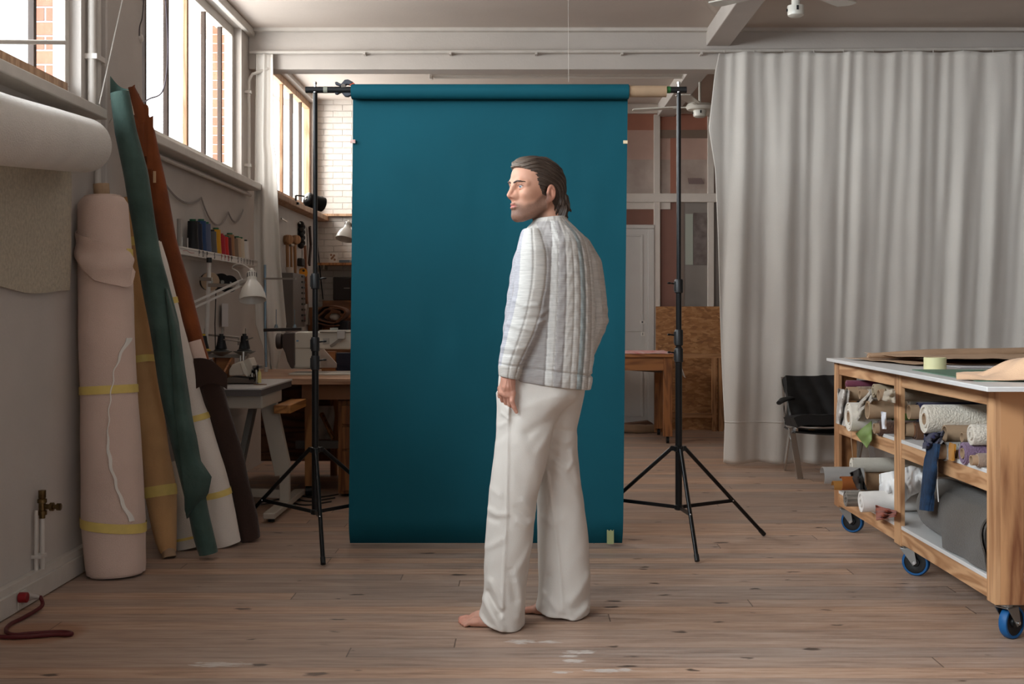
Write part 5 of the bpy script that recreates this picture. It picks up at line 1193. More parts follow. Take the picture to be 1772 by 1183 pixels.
# ------------------------------------------------------------------ big white curtain
def big(u, w_):
    z = 3.165 + (0.028 - 3.165) * w_
    yb = 9.135 + 0.34 * w_ ** 1.15 - 0.06 * u * (1 - w_)
    le = float(np.interp(w_, [0, 0.05, 0.18, 0.28, 0.5, 0.75, 0.9, 1.0], [1243, 1236, 1226, 1236, 1243, 1250, 1256, 1254]))
    x0 = PX(le, yb); x = x0 + (4.55 - x0) * u
    k = 4.55 - 1.5; s = x - 1.5
    a = 0.30 + 0.70 * min(1, w_ * 2.2 + 0.1)
    ph = 2 * math.pi * (s / 0.305 + 0.22 * math.sin(s * 2.3) + 0.13 * math.sin(s * 5.9 + 1) + 0.04 * math.sin(w_ * 3 + s * 3))
    f = 0.024 * math.sin(ph) * a * (0.6 + 0.4 * math.sin(s * 3.7 + 0.5)) + 0.007 * math.sin(2.0 * ph + 1.1 + w_ * 1.5) * a + 0.010 * fbm(s * 7, w_ * 2.5) + 0.005 * math.sin(s * 58 + 2 * fbm(s * 2, w_)) * (1 - 0.6 * w_)
    z += (-0.012 * (0.5 + 0.5 * math.cos(2 * math.pi * s / 0.40))) * max(0, 1 - w_ * 12) + 0.012 * math.sin(ph) * max(0, w_ - 0.97) * 20
    return Vector((x + 0.008 * math.cos(ph) * a, yb + f, z))
t = thing('curtain', 'large white full length curtain hanging in folds across the right side of the room', 'curtain', (3.0, 9.3, 0))
v = MB(); v.sheet(big, 420, 90, 0.003); v.build('cloth', CURT, t, smooth=180)
v = MB(); v.sheet(lambda u, w_: big(u, 0.895 + 0.003 * w_) + Vector((0, -0.003, 0)), 420, 1, 0.002); v.build('hem_seam', CURT, t, smooth=180)
v = MB()
for i in range(14):
    x = 1.52 + i * 0.225; v.cyl((x, 9.16 - 0.012 * i / 14, 3.165), (x, 9.16 - 0.012 * i / 14, 3.185), 0.004, n=6)
v.build('hook', TRIM, t)

# ------------------------------------------------------------------ black leather chair
LEA = mat('black_leather', (26, 26, 27), 0.42, spec=0.5, var=0.2, vscale=6, bump=0.35, bscale=22)
t = thing('armchair', 'low black leather armchair with flat chrome legs in front of the white curtain', 'chair', (2.2, 9.1, 0))
D = 9.05
def C(px, py, d): return P(px, py, d)
xL, xR = PX(1360, D), PX(1468, D)
v = MB()
def backc(u, w_):
    d0 = 9.05 + 0.16 * w_
    return Vector((PX(1357, 9.2) + (xR + 0.10 - PX(1357, 9.2)) * u + 0.02 * (1 - w_), d0 + 0.035 * math.sin(math.pi * u) + 0.006 * math.sin(24 * u + 6 * w_) + 0.010 * fbm(u * 4, w_ * 5), PZ(737, D) + (PZ(652, 9.21) - PZ(737, D)) * w_))
v.sheet(backc, 40, 26, 0.05); v.build('back_cushion', LEA, t, smooth=60)
v = MB()
v.prism([P(1352, 652, 9.24), P(1358, 652, 9.24), P(1364, 735, 9.08), P(1358, 738, 9.08)], (0, 0.03, 0)); v.build('back_post', CHROME, t)
v = MB()
def seat(u, w_):
    x = xL - 0.0 + (xR + 0.12 - xL) * u; d = 8.72 + 0.36 * w_
    th = 0
    return Vector((x, d, 0.405 + 0.03 * (1 - w_) + 0.008 * fbm(u * 5, w_ * 4) - 0.02 * (1 - math.sin(math.pi * min(1, max(0.0, u * 1.0 + 0.0)))) ** 3))
v.sheet(seat, 24, 14, 0.075); v.build('seat_cushion', LEA, t, smooth=60, bevel=0.0)
v = MB(); v.sheet(lambda u, w_: Vector((xL + (xR + 0.12 - xL) * u, 8.74 + 0.38 * w_, 0.345 - 0.018 * math.sin(math.pi * u))), 16, 3, 0.012); v.build('sling', BLACK, t)
for xx in (xL + 0.015, xR + 0.1):
    v = MB(); v.bar((xx, 8.75, 0.36), (xx, 9.12, 0.345), 0.02, 0.035); v.build('seat_rail', CHROME, t, bevel=0.003)
    v = MB(); v.bar((xx - 0.025, 8.82, 0.37), (xx + 0.03, 8.78, 0.005), 0.045, 0.012, (0, 1, 0)); v.build('leg', CHROME, t, bevel=0.002)
    v = MB(); v.bar((xx + 0.005, 8.98, 0.37), (xx + 0.02, 9.26, 0.006), 0.05, 0.012, (1, 0, 0)); v.build('leg', CHROME, t, bevel=0.002)
    v = MB(); v.box(xx + 0.005, xx + 0.06, 8.76, 8.80, 0.0, 0.008); v.build('foot_pad', CHROME, t)
v = MB(); a0, a1 = P(1346, 695, 8.85), P(1373, 688, 9.1)
v.tube([P(1348, 697, 8.80), P(1354, 692, 8.9), P(1366, 689, 9.03), P(1372, 689, 9.1)], [0.02, 0.026, 0.024, 0.018], 12, ell=0.7); v.build('armrest', LEA, t)
v = MB(); v.box(PX(1379, D), PX(1389, D), 8.675, 8.69, PZ(743.4, 8.7), PZ(741.6, 8.7)); v.build('maker_tab', BRASS, t)

# ------------------------------------------------------------------ fabric trolley table on the right
PLY = wood('plywood_face', (198, 152, 110), (154, 108, 72), 'Z', scale=1.0, rings=10, rough=0.55)
PLYX = wood('plywood_rail', (200, 155, 114), (162, 116, 78), 'Y', scale=1.3, rings=12, rough=0.55)
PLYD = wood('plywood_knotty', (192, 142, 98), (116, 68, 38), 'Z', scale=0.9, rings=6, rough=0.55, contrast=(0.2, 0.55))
LAM = mat('white_laminate', (214, 212, 210), 0.35, var=0.03, vscale=4)
XT = 1.731
t = thing('fabric_trolley', 'plywood work table on blue wheeled casters with two shelves full of fabric rolls', 'table', (2.3, 5.6, 0))
zt0, zt1 = 0.937, 0.955
fl_, nl_ = P(1430, 619, (CH - zt1) * F / (619 - VY)), P(1708, 669, (CH - zt1) * F / (669 - VY))
v = MB(); v.prism([(fl_.x, fl_.y, zt0), (nl_.x, nl_.y, zt0), (2.98, nl_.y, zt0), (2.98, fl_.y, zt0)], (0, 0, zt1 - zt0)); v.build('tabletop', LAM, t, bevel=0.003)
for y0, y1, zb0 in ((4.447, 4.53, 0.141), (5.56, 5.66, 0.141), (6.66, 6.75, 0.141)):
    v = MB(); v.box(XT, XT + 0.019, y0, y1, zb0, zt0); v.build('post', PLY, t, bevel=0.001)
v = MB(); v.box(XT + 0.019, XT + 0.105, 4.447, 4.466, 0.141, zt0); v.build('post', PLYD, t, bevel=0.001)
v = MB(); v.box(XT + 0.019, XT + 0.12, 6.73, 6.75, 0.141, zt0); v.build('post', wood('plywood_shade', (186, 132, 84), (140, 92, 54), 'Z'), t)  # inner face of the far post: its shade is put into a darker plywood
for x in (2.9,):
    for y0, y1 in ((4.447, 4.53), (5.56, 5.66), (6.66, 6.75)):
        v = MB(); v.box(x, x + 0.019, y0, y1, 0.141, zt0); v.build('post', PLY, t)
for z0, z1 in ((0.868, zt0), (0.545, 0.612), (0.150, 0.217)):
    for y0, y1 in ((4.53, 5.56), (5.66, 6.66)):
        v = MB(); v.box(XT + 0.004, XT + 0.022, y0, y1, z0, z1); v.build('rail', PLYX, t, bevel=0.001)
    v = MB(); v.box(XT + 0.105, 2.9, 4.45, 4.468, z0, z1); v.box(2.9, 2.918, 4.53, 6.66, z0, z1); v.box(XT + 0.12, 2.9, 6.73, 6.748, z0, z1); v.build('cross_rail', PLYX, t)
for z in (0.612, 0.217):
    v = MB(); v.box(XT + 0.002, 2.91, 4.47, 6.73, z, z + 0.016); v.build('shelf', LAM, t, bevel=0.001)
BLUE = mat('blue_wheel_tyre', (18, 84, 138), 0.5)
def caster(x, y, sw):
    # sw: swivel direction (unit vector from fork to wheel offset)
    zt = 0.141; d = Vector((sw[0], sw[1], 0)).normalized(); ax = Vector((-d.y, d.x, 0)); c = Vector((x, y, 0.062)) + d * 0.035
    v = MB(); v.box(x - 0.042, x + 0.042, y - 0.042, y + 0.042, zt - 0.004, zt); v.cyl((x, y, zt - 0.02), (x, y, zt - 0.004), 0.026)
    for s in (1, -1):
        b_ = ax * 0.026 * s; a = Vector((x, y, 0))
        v.prism([a + b_ - d * 0.03 + Vector((0, 0, zt - 0.018)), a + b_ + d * 0.035 + Vector((0, 0, zt - 0.018)), c + b_ + d * 0.012 + Vector((0, 0, 0.0)), c + b_ - d * 0.006 + Vector((0, 0, -0.014)), c + b_ - d * 0.016], ax * (0.004 * s))
    v.bar(Vector((x, y, zt - 0.018)) - d * 0.03, Vector((x, y, zt - 0.018)) + d * 0.035, 0.056, 0.005)
    ca = v.build('caster', ZINC, t, bevel=0.001)
    v = MB(); v.lathe([(0.058, -0.016), (0.062, -0.010), (0.062, 0.010), (0.058, 0.016), (0.050, 0.016), (0.050, -0.016)], c, ax, 40, closed=True); v.build('tyre', BLUE, ca)
    v = MB(); v.lathe([(0.0505, -0.012), (0.0505, 0.012), (0.046, 0.014), (0.020, 0.009), (0.018, 0.017), (0.006, 0.018), (0.006, -0.018), (0.018, -0.017), (0.020, -0.009), (0.046, -0.014)], c, ax, 36, closed=True); v.build('wheel', BLACK, ca)
    v = MB(); v.cyl(c - ax * 0.034, c + ax * 0.034, 0.007, n=10); v.build('axle_bolt', CHROME, ca)
caster(XT + 0.06, 4.50, (0.75, 0.5)); caster(XT + 0.05, 5.61, (0.75, -0.5)); caster(XT + 0.055, 6.70, (0.75, -0.55)); caster(2.86, 4.50, (0.7, 0.5)); caster(2.86, 6.70, (-0.6, 0.5))

# ---- rolls stored on its shelves: (pixel of the left end, radius px, core radius share, colour, length, label)
XE = 1.70
def shelf_roll(px, py, rpx, name, label, mm, core=None, ln=1.0, amp=0.04, hole=0.45, xe=XE, tilt=0.0, core_out=0.0, layers=3, group='fabric rolls on the trolley shelves', yaw=0.0, dd=0.0):
    d = xe * F / (px - VX) + dd; c = P(px, py, d); r = rpx * d / F
    t = thing('fabric_roll', label, 'fabric roll', c - Vector((0, 0, r)), group)
    q = c + Vector((ln, yaw * ln, tilt * ln)); seed = (px * 7 + py) % 97
    if mm is not None:
        v = MB(); s0 = c + Vector((core_out, 0, 0)); fabric(v, [s0, q], [r, r * 0.98], seed=seed, amp=amp, n=30, m=14, hole=hole, caplayers=layers, capin=0.004, cap=(1, 1), freq=(1.2, 4.0)); v.build('cloth', mm, t, smooth=60)
    if core:
        rc = core * d / F; v = MB(); v.pipe(c - Vector((0.004, 0, 0)), c + Vector((max(0.3, core_out + 0.15) if mm is not None else ln, 0, tilt * (0.3 if mm is not None else ln))), rc, rc * 0.84, 26); v.build('cardboard_core', CARD, t)
    return t, c, d, r
def K(n_, rgb, **k): return cloth('cloth_' + n_, rgb, **k)
PLUM = K('plum', (122, 66, 84)); CREAMF = K('cream_fleece', (216, 206, 190), bump=0.8, bscale=120, sheen=0.4); NAVY = K('navy', (36, 34, 66)); DKBR = K('dark_brown', (92, 66, 54), bump=0.7, bscale=150)
GRNM = K('moss_green', (92, 112, 50), bump=0.6, bscale=140); GREYB = K('grey_beige', (172, 164, 152)); STRIPE = K('natural_white', (220, 212, 200)); LILAC = K('lilac', (128, 104, 128), bump=0.6, bscale=150); TAUPE = K('taupe', (162, 140, 124), bump=0.5)
LEATH = K('tan_leather', (150, 104, 72), bump=0.1); PRINT = K('printed_linen', (196, 186, 172), var=0.35, vscale=40, rgb2=(140, 132, 124)); OLIVE = K('pale_olive', (140, 140, 116))
# upper shelf, far bay
shelf_roll(1464.5, 664, 6.5, 'r', 'plum red roll, topmost at the far end of the upper shelf', PLUM, ln=0.9, hole=0.3)
shelf_roll(1467, 681, 13, 'r', 'cardboard core with a frayed tan collar at the far end of the upper shelf', K('tan_fur', (150, 124, 100), bump=1.0, bscale=90), core=12, core_out=0.05, hole=0.5, ln=0.7)
shelf_roll(1489, 682, 9, 'r', 'small beige roll with printed selvedge behind the patterned cloth', PRINT, core=8, core_out=0.04, ln=0.8)
shelf_roll(1512, 676, 12, 'r', 'kraft brown roll high on the upper shelf left of the middle post', K('kraft', (168, 150, 124)), ln=0.8, hole=0.4, dd=0.1)
shelf_roll(1521.5, 683, 11, 'r', 'cardboard core above the big cardboard tube on the upper shelf', K('sand', (178, 160, 138)), core=10, core_out=0.05, ln=0.8)
shelf_roll(1469, 721, 25, 'r', 'white cloth roll with a spiral end at the far end of the upper shelf', STRIPE, core=9, ln=0.9, hole=0.36, layers=7, xe=1.66)
shelf_roll(1502, 709, 15.5, 'r', 'large bare cardboard tube in the middle of the far upper bay', None, core=15.5, ln=0.9, xe=1.68)
shelf_roll(1514, 741, 14, 'r', 'fuzzy dark brown roll on the shelf board behind the hanging green cloth', DKBR, core=9, core_out=0.02, ln=0.7, hole=0.6)
shelf_roll(1536, 716, 14, 'r', 'moss green fuzzy roll just left of the middle post', GRNM, xe=1.775, ln=0.9, core=8, core_out=0.03, hole=0.55)
shelf_roll(1542, 746, 14, 'r', 'brown wool roll on the shelf board touching the middle post', DKBR, xe=1.80, core=11, core_out=0.03, ln=0.7, hole=0.75)
shelf_roll(1533, 750, 11, 'r', 'short brown roll left of the brown wool roll at the middle post', K('cocoa', (104, 80, 66)), xe=1.76, core=8, core_out=0.03, ln=0.6, hole=0.7, dd=0.06)
# upper shelf, near bay
shelf_roll(1573, 690, 13, 'r', 'grey linen roll at the top behind the navy roll', GREYB, ln=0.9, hole=0.3, xe=1.85)
shelf_roll(1574, 712.5, 17, 'r', 'navy blue roll with a cardboard core right of the middle post', NAVY, core=12.5, core_out=0.04, ln=0.9, hole=0.72, xe=1.76)
shelf_roll(1566, 743, 13, 'r', 'tan leather roll with a cardboard core on the shelf right of the middle post', LEATH, core=12, core_out=0.035, ln=0.7, hole=0.85, xe=1.76)
shelf_roll(1583, 746, 17, 'r', 'dark brown leather roll behind the tan leather core', K('brown_leather', (96, 66, 48), bump=0.1), ln=0.7, hole=0.5, xe=1.80)
shelf_roll(1562, 755, 12, 'r', 'narrow grey core half hidden behind the middle post', GREYB, core=10, ln=0.5, hole=0.7, xe=1.78, dd=0.02)
shelf_roll(1600, 724.5, 25, 'r', 'thick cream fleece roll with a fringed end in the near upper bay', CREAMF, core=10, ln=1.0, hole=0.42, layers=3, xe=1.70)
shelf_roll(1636, 750, 15, 'r', 'bare cardboard tube under the cream fleece roll', None, core=15, ln=0.9, xe=1.76)
shelf_roll(1666, 756, 10.5, 'r', 'slim pale olive roll with a cardboard core near the front post', OLIVE, core=9, core_out=0.03, ln=0.7, hole=0.8, xe=1.78)
shelf_roll(1680, 752, 18.5, 'r', 'cream knitted roll with a ragged end beside the front post', K('cream_knit', (208, 198, 184), bump=0.9, bscale=100), ln=0.9, hole=0.25, xe=1.74)
shelf_roll(1622, 781, 16.5, 'r', 'grey fringed roll on a cardboard core, lowest in the near upper bay', K('light_grey_wool', (176, 172, 166), bump=0.9, bscale=110), core=13, core_out=0.03, ln=0.8, hole=0.8, xe=1.70)
shelf_roll(1666, 784, 19.5, 'r', 'lilac mohair roll on the shelf near the front post', LILAC, core=9, ln=0.9, hole=0.5, xe=1.72)
shelf_roll(1656, 787, 11, 'r', 'small core with blue edge squeezed left of the lilac roll', K('grey_blue', (110, 108, 128)), core=9, core_out=0.02, ln=0.6, hole=0.7, xe=1.72, dd=0.05)
shelf_roll(1682, 796, 12.5, 'r', 'taupe knitted roll, left one of two at the front post', TAUPE, core=9, core_out=0.02, ln=0.7, hole=0.7, xe=1.70)
shelf_roll(1699, 798, 12.5, 'r', 'taupe knitted roll, right one of two touching the front post', TAUPE, core=9, core_out=0.02, ln=0.7, hole=0.7, xe=1.775)
# bottom shelf
shelf_roll(1473, 804, 12.5, 'r', 'long cream canvas roll lying highest on the far bottom shelf', K('cream_canvas', (208, 200, 186)), ln=0.9, hole=0.3, xe=1.76)
shelf_roll(1492, 828, 25, 'r', 'thick kraft paper roll on the far bottom shelf under the cream canvas', K('kraft_paper', (172, 138, 106), bump=0.15, bscale=30), ln=0.9, hole=0.3, xe=1.84, amp=0.06)
shelf_roll(1464, 862, 14, 'r', 'striped knit roll at the far corner of the bottom shelf above the wheel', K('striped_knit', (150, 140, 128), var=0.5, vscale=60, rgb2=(76, 70, 66), vstretch=(0.1, 1, 1)), ln=0.6, hole=0.2, xe=1.66, layers=6)
shelf_roll(1490, 868, 18, 'r', 'smooth white canvas roll on the bottom shelf left of the crumpled sheet', K('white_canvas', (220, 214, 208), bump=0.15), ln=0.9, hole=0.25, xe=1.66, tilt=0.03)
shelf_roll(1570, 838, 13, 'r', 'white cotton roll behind the grey felt bale', STRIPE, ln=0.9, hole=0.3, xe=1.95)
shelf_roll(1566, 852, 12, 'r', 'magenta cloth roll between white roll and grey felt bale', K('magenta', (118, 28, 70)), ln=0.9, hole=0.3, xe=1.90)
# grey felt bale lying along the shelf edge with its loose end folded over
GRF = K('dark_grey_felt', (92, 86, 80), bump=0.5, bscale=160, var=0.08)
t = thing('fabric_bale', 'big dark grey felt bale lying lengthways on the near bottom shelf', 'fabric bale', (1.88, 5.0, 0.233))
v = MB(); fabric(v, [(1.90, 5.54, 0.345), (1.875, 5.4, 0.352), (1.862, 5.0, 0.357), (1.86, 4.56, 0.357)], [0.095, 0.122, 0.128, 0.126], seed=9, amp=0.03, n=44, m=36, hole=0.25, ell=1.0); v.build('felt', GRF, t, smooth=60)
def gfl(u, w_):
    # starts on top of the bale, falls over its front and lies out on the shelf edge
    y = 5.02 - 0.46 * u + 0.10 * (1 - w_) * (1 - u) * 0.6 + 0.015 * math.sin(7 * w_)
    if w_ < 0.7:
        a = 2.3 + 1.15 * (w_ / 0.7); x, z = 1.862 + math.cos(a) * 0.137, 0.357 + math.sin(a) * 0.137
    else:
        k = (w_ - 0.7) / 0.3; a = 3.45; x0, z0 = 1.862 + math.cos(a) * 0.137, 0.357 + math.sin(a) * 0.137
        x, z = x0 + 0.015 * k, z0 + (0.239 - z0) * k
    return Vector((x + 0.006 * math.sin(9 * u + 4 * w_), y, z))
v = MB(); v.sheet(gfl, 20, 16, 0.007); v.build('loose_end', GRF, t, smooth=60)
# loose cloths and sheets on the trolley
def drape(name, label, cat, m, fn, nu=16, nv=16, th=0.004, group=None):
    v = MB(); v.sheet(fn, nu, nv, th); o = v.build(name, m, smooth=60); return tag(o, label, cat, group)
def LQ(px, py, x): # a pixel at a given X
    d = x * F / (px - VX); return P(px, py, d)
def mixp(a, b, t_): return a + (b - a) * t_
def quad(pts, u, w_):
    (a, b, c, d) = pts; return (mixp(mixp(a[0], b[0], u), mixp(d[0], c[0], u), w_), mixp(mixp(a[1], b[1], u), mixp(d[1], c[1], u), w_))
def qcloth(pts, x, wob=0.012, fr=6.0, sx=0.0):
    def fn(u, w_):
        px, py = quad(pts, u, w_); return LQ(px, py, x + wob * math.sin(fr * u + 3 * w_) + 0.5 * wob * math.sin(fr * 1.7 * w_ + 2 * u) + sx * w_)
    return fn
drape('green_cloth', 'green leather offcut hanging pointed over the far shelf rail', 'cloth', mat('green_leather_offcut', (112, 132, 74), 0.6, var=0.15, vscale=10), qcloth(((1508, 728), (1481, 750), (1500, 775), (1509, 760)), 1.70, 0.006))
drape('plastic_wrapped_cloth', 'crumpled clear wrapped cloth hanging beside the far post', 'cloth', mat('crumpled_plastic', (196, 190, 184), 0.25, var=0.25, vscale=30, bump=0.8, bscale=30), qcloth(((1450, 672), (1470, 675), (1464, 738), (1447, 732)), 1.68, 0.016, 9))
drape('patterned_cloth', 'grey patterned cloth draped over the white spiral roll', 'cloth', PRINT, qcloth(((1477, 706), (1506, 676), (1510, 692), (1484, 728)), 1.68, 0.012, 8))
drape('beige_cloth', 'beige wool cloth folded over rolls against the middle post', 'cloth', K('beige_wool', (182, 168, 148)), qcloth(((1531, 673), (1549, 675), (1549, 697), (1527, 692)), 1.68, 0.01, 7))
drape('white_cloth_strip', 'narrow frayed white strip hanging beside the middle post', 'cloth', mat('bright_white_cotton', (226, 226, 232), 0.8, bump=0.5, bscale=100), qcloth(((1525, 712), (1533, 713), (1533, 742), (1527, 742)), 1.675, 0.006, 5))
DEN = mat('blue_denim', (28, 62, 96), 0.85, var=0.35, vscale=30, bump=0.5, bscale=200, rgb2=(18, 36, 60))
drape('denim_cloth', 'blue denim strip hanging from the upper shelf down to the grey bale', 'cloth', DEN, qcloth(((1604, 765), (1625, 768), (1613, 884), (1593, 882)), 1.69, 0.012, 5), 10, 30, 0.012)
drape('dark_cloth', 'dark navy crumpled cloth tucked above the denim strip', 'cloth', NAVY, qcloth(((1600, 752), (1634, 746), (1622, 772), (1598, 776)), 1.70, 0.02, 8), 14, 10, 0.01)
drape('orange_strip', 'orange velvet strip wrapped over the grey fringed roll', 'cloth', K('orange_velvet', (178, 120, 40)), qcloth(((1643, 766), (1653, 768), (1652, 797), (1643, 796)), 1.715, 0.004, 4), 6, 10, 0.008)
drape('rust_cloth', 'rust red linen scrap poking out under the white crumpled sheet', 'cloth', K('rust_linen', (148, 74, 52)), qcloth(((1515, 874), (1552, 884), (1550, 893), (1517, 900)), 1.70, 0.014, 9))
drape('black_leather_scrap', 'black leather scrap folded over the kraft paper roll', 'cloth', LEA, qcloth(((1471, 818), (1488, 810), (1500, 848), (1484, 846)), 1.70, 0.022, 6), 12, 12, 0.006)
def curl(px0, px1, py, r, x, m, name, label, a0=0.6, a1=4.6, ln=0.0):
    d = x * F / (px0 - VX); c = P(px0, py, d); L_ = (px1 - px0) * d / F
    def fn(u, w_):
        a = a0 + (a1 - a0) * w_; return Vector((c.x + L_ * u, c.y - math.cos(a) * r, c.z + math.sin(a) * r))
    return drape(name, label, 'sheet', m, fn, 8, 20, 0.003)
curl(1423, 1492, 824, 0.05, 1.60, mat('grey_vinyl', (160, 156, 152), 0.5, var=0.05), 'vinyl_sheet', 'half rolled grey vinyl sheet sticking out past the far post', -0.7, 2.9)
curl(1441, 1470, 842, 0.03, 1.63, mat('ochre_leather', (158, 108, 50), 0.55), 'ochre_leather_sheet', 'ochre leather sheet curling out below the grey vinyl', -0.4, 3.0)
curl(1455, 1484, 836, 0.035, 1.66, mat('cognac_leather', (150, 84, 40), 0.45), 'cognac_leather_sheet', 'cognac brown leather curl left of the black leather scrap', -1.2, 2.4)
WSH = mat('white_crumpled_cotton', (230, 228, 226), 0.85, bump=0.4, bscale=60)
def wsheet(u, w_):
    px = 1522 + 78 * u; py = float(np.interp(u, [0, 0.4, 0.7, 1], [820, 814, 806, 812])) + float(np.interp(u, [0, 0.4, 1], [58, 68, 34])) * w_
    a = math.pi * (0.12 + 0.86 * w_)
    return LQ(px, py, 1.835 + 0.04 * u - 0.055 * math.sin(a) + 0.008 * fbm(u * 5, w_ * 4) + 0.007 * math.sin(u * 20 + 3 * w_) + 0.004 * math.sin(u * 41 - 6 * w_))
drape('white_sheet', 'crumpled white cotton sheet bulging around the middle post on the bottom shelf', 'cloth', WSH, wsheet, 40, 30, 0.006)
v = MB(); v.tube([LQ(1472, 735, 1.70), LQ(1473, 760, 1.70), LQ(1476, 795, 1.72)], 0.002, 5)
tag(v.build('string', mat('tan_string', (190, 160, 130), 0.8)), 'thin tan string dangling below the white spiral roll', 'string')
v = MB(); v.tube([LQ(1622, 795, 1.70), LQ(1622, 840, 1.70), LQ(1624, 868, 1.70)], 0.0025, 5)
tag(v.build('string', mat('pale_thread', (206, 204, 200), 0.8)), 'pale thread dangling right of the denim strip', 'string')

# ---- on the tabletop
t = thing('tape_roll', 'cream masking tape roll standing on the white tabletop', 'tape', P(1618, 639, 5.46))
c = P(1618, 639, 5.46); c.z = zt1
v = MB(); v.lathe([(0.049, 0), (0.049, 0.054), (0.040, 0.054), (0.040, 0)], c, n=40, closed=True); v.build('tape', mat('pale_cream_tape', (216, 210, 164), 0.5), t, bevel=0.001)
v = MB(); v.lathe([(0.0398, 0.001), (0.0398, 0.053), (0.037, 0.053), (0.037, 0.001)], c, n=40, closed=True); v.build('cardboard_core', CARD, t)
v = MB(); a = [P(1578, 640, 5.40), P(1690, 660, 4.52), P(1860, 660, 4.52), P(1860, 640, 5.40)]
for p in a: p.z = zt1 + 0.0005
v.prism(a, (0, 0, 0.003)); o = v.build('cutting_mat', mat('green_cutting_mat', (94, 124, 104), 0.6, var=0.05)); tag(o, 'green cutting mat lying on the white tabletop in front of the tape', 'mat')
KR = mat('kraft_wrapping_paper', (176, 144, 116), 0.75, var=0.12, vscale=5, bump=0.2, bscale=20)
def kp(n_, x0, x1, y0, y1, z, m, label, skew=0.0, wob=0.006):
    def fn(u, w_): return Vector((x0 + (x1 - x0) * u + skew * w_, y0 + (y1 - y0) * w_ + 0.02 * math.sin(5 * u), zt1 + z + wob * (1 + fbm(u * 5, w_ * 3 + z * 90))))
    v = MB(); v.sheet(fn, 30, 10, 0.0015); o = v.build(n_, m); return tag(o, label, 'paper')
kp('kraft_paper', 1.86, 2.93, 5.75, 6.55, 0.004, KR, 'kraft wrapping paper sheet, lowest of the papers behind the tape roll', -0.12, 0.006)
kp('kraft_paper', 2.0, 2.95, 5.65, 6.4, 0.03, KR, 'second crumpled kraft paper layer on the tabletop at the back right', -0.2, 0.009)
kp('pattern_paper', 2.0, 2.9, 5.55, 5.9, 0.002, mat('white_pattern_paper', (214, 212, 212), 0.7), 'white pattern paper sheet beside the green cutting mat', 0.0, 0.0015)
v = MB(); fabric(v, [(1.78, 6.25, zt1 + 0.032), (2.1, 6.28, zt1 + 0.04), (2.95, 6.5, zt1 + 0.046)], [0.016, 0.03, 0.034], seed=15, amp=0.15, n=16, m=20, hole=0.1, ell=0.8)
tag(v.build('kraft_paper_roll', KR, smooth=60), 'flattened roll of kraft paper lying across the back of the tabletop', 'paper')
v = MB(); v.cyl((2.15, 5.3, zt1 + 0.05), (2.35, 5.5, zt1 + 0.03), 0.006)
tag(v.build('pen', BLACK), 'black tipped pen lying behind the peach cloth', 'pen')
PEACH = cloth('peach_cotton', (226, 186, 152), var=0.05, bump=0.2)
def peach(u, w_):
    d = 4.45 + 0.55 * w_ ** 1.0
    h = 0.012 + 0.085 * math.sin(math.pi * min(1.0, max(0.0, (u - 0.16) / 0.84))) * (0.35 + 0.65 * math.sin(math.pi * min(1, w_ * 0.9 + 0.1))) + 0.012 * math.sin(14 * u + 9 * w_) * (0.4 + u) + 0.020 * fbm(u * 6, w_ * 5) * (0.3 + u)
    yy = 4.30 + 0.62 * w_ * (0.25 + 0.75 * u) + 0.30 * (1 - u) * 0.9
    h *= min(1.0, 6 * min(w_, 1 - w_) + 0.12)
    return Vector((PX(1655, yy) + 0.66 * u, yy, zt1 + 0.006 + max(0.0, h)))
drape('peach_cloth', 'peach cotton cloth crumpled on the near corner of the white tabletop', 'cloth', PEACH, peach, 46, 36, 0.006)
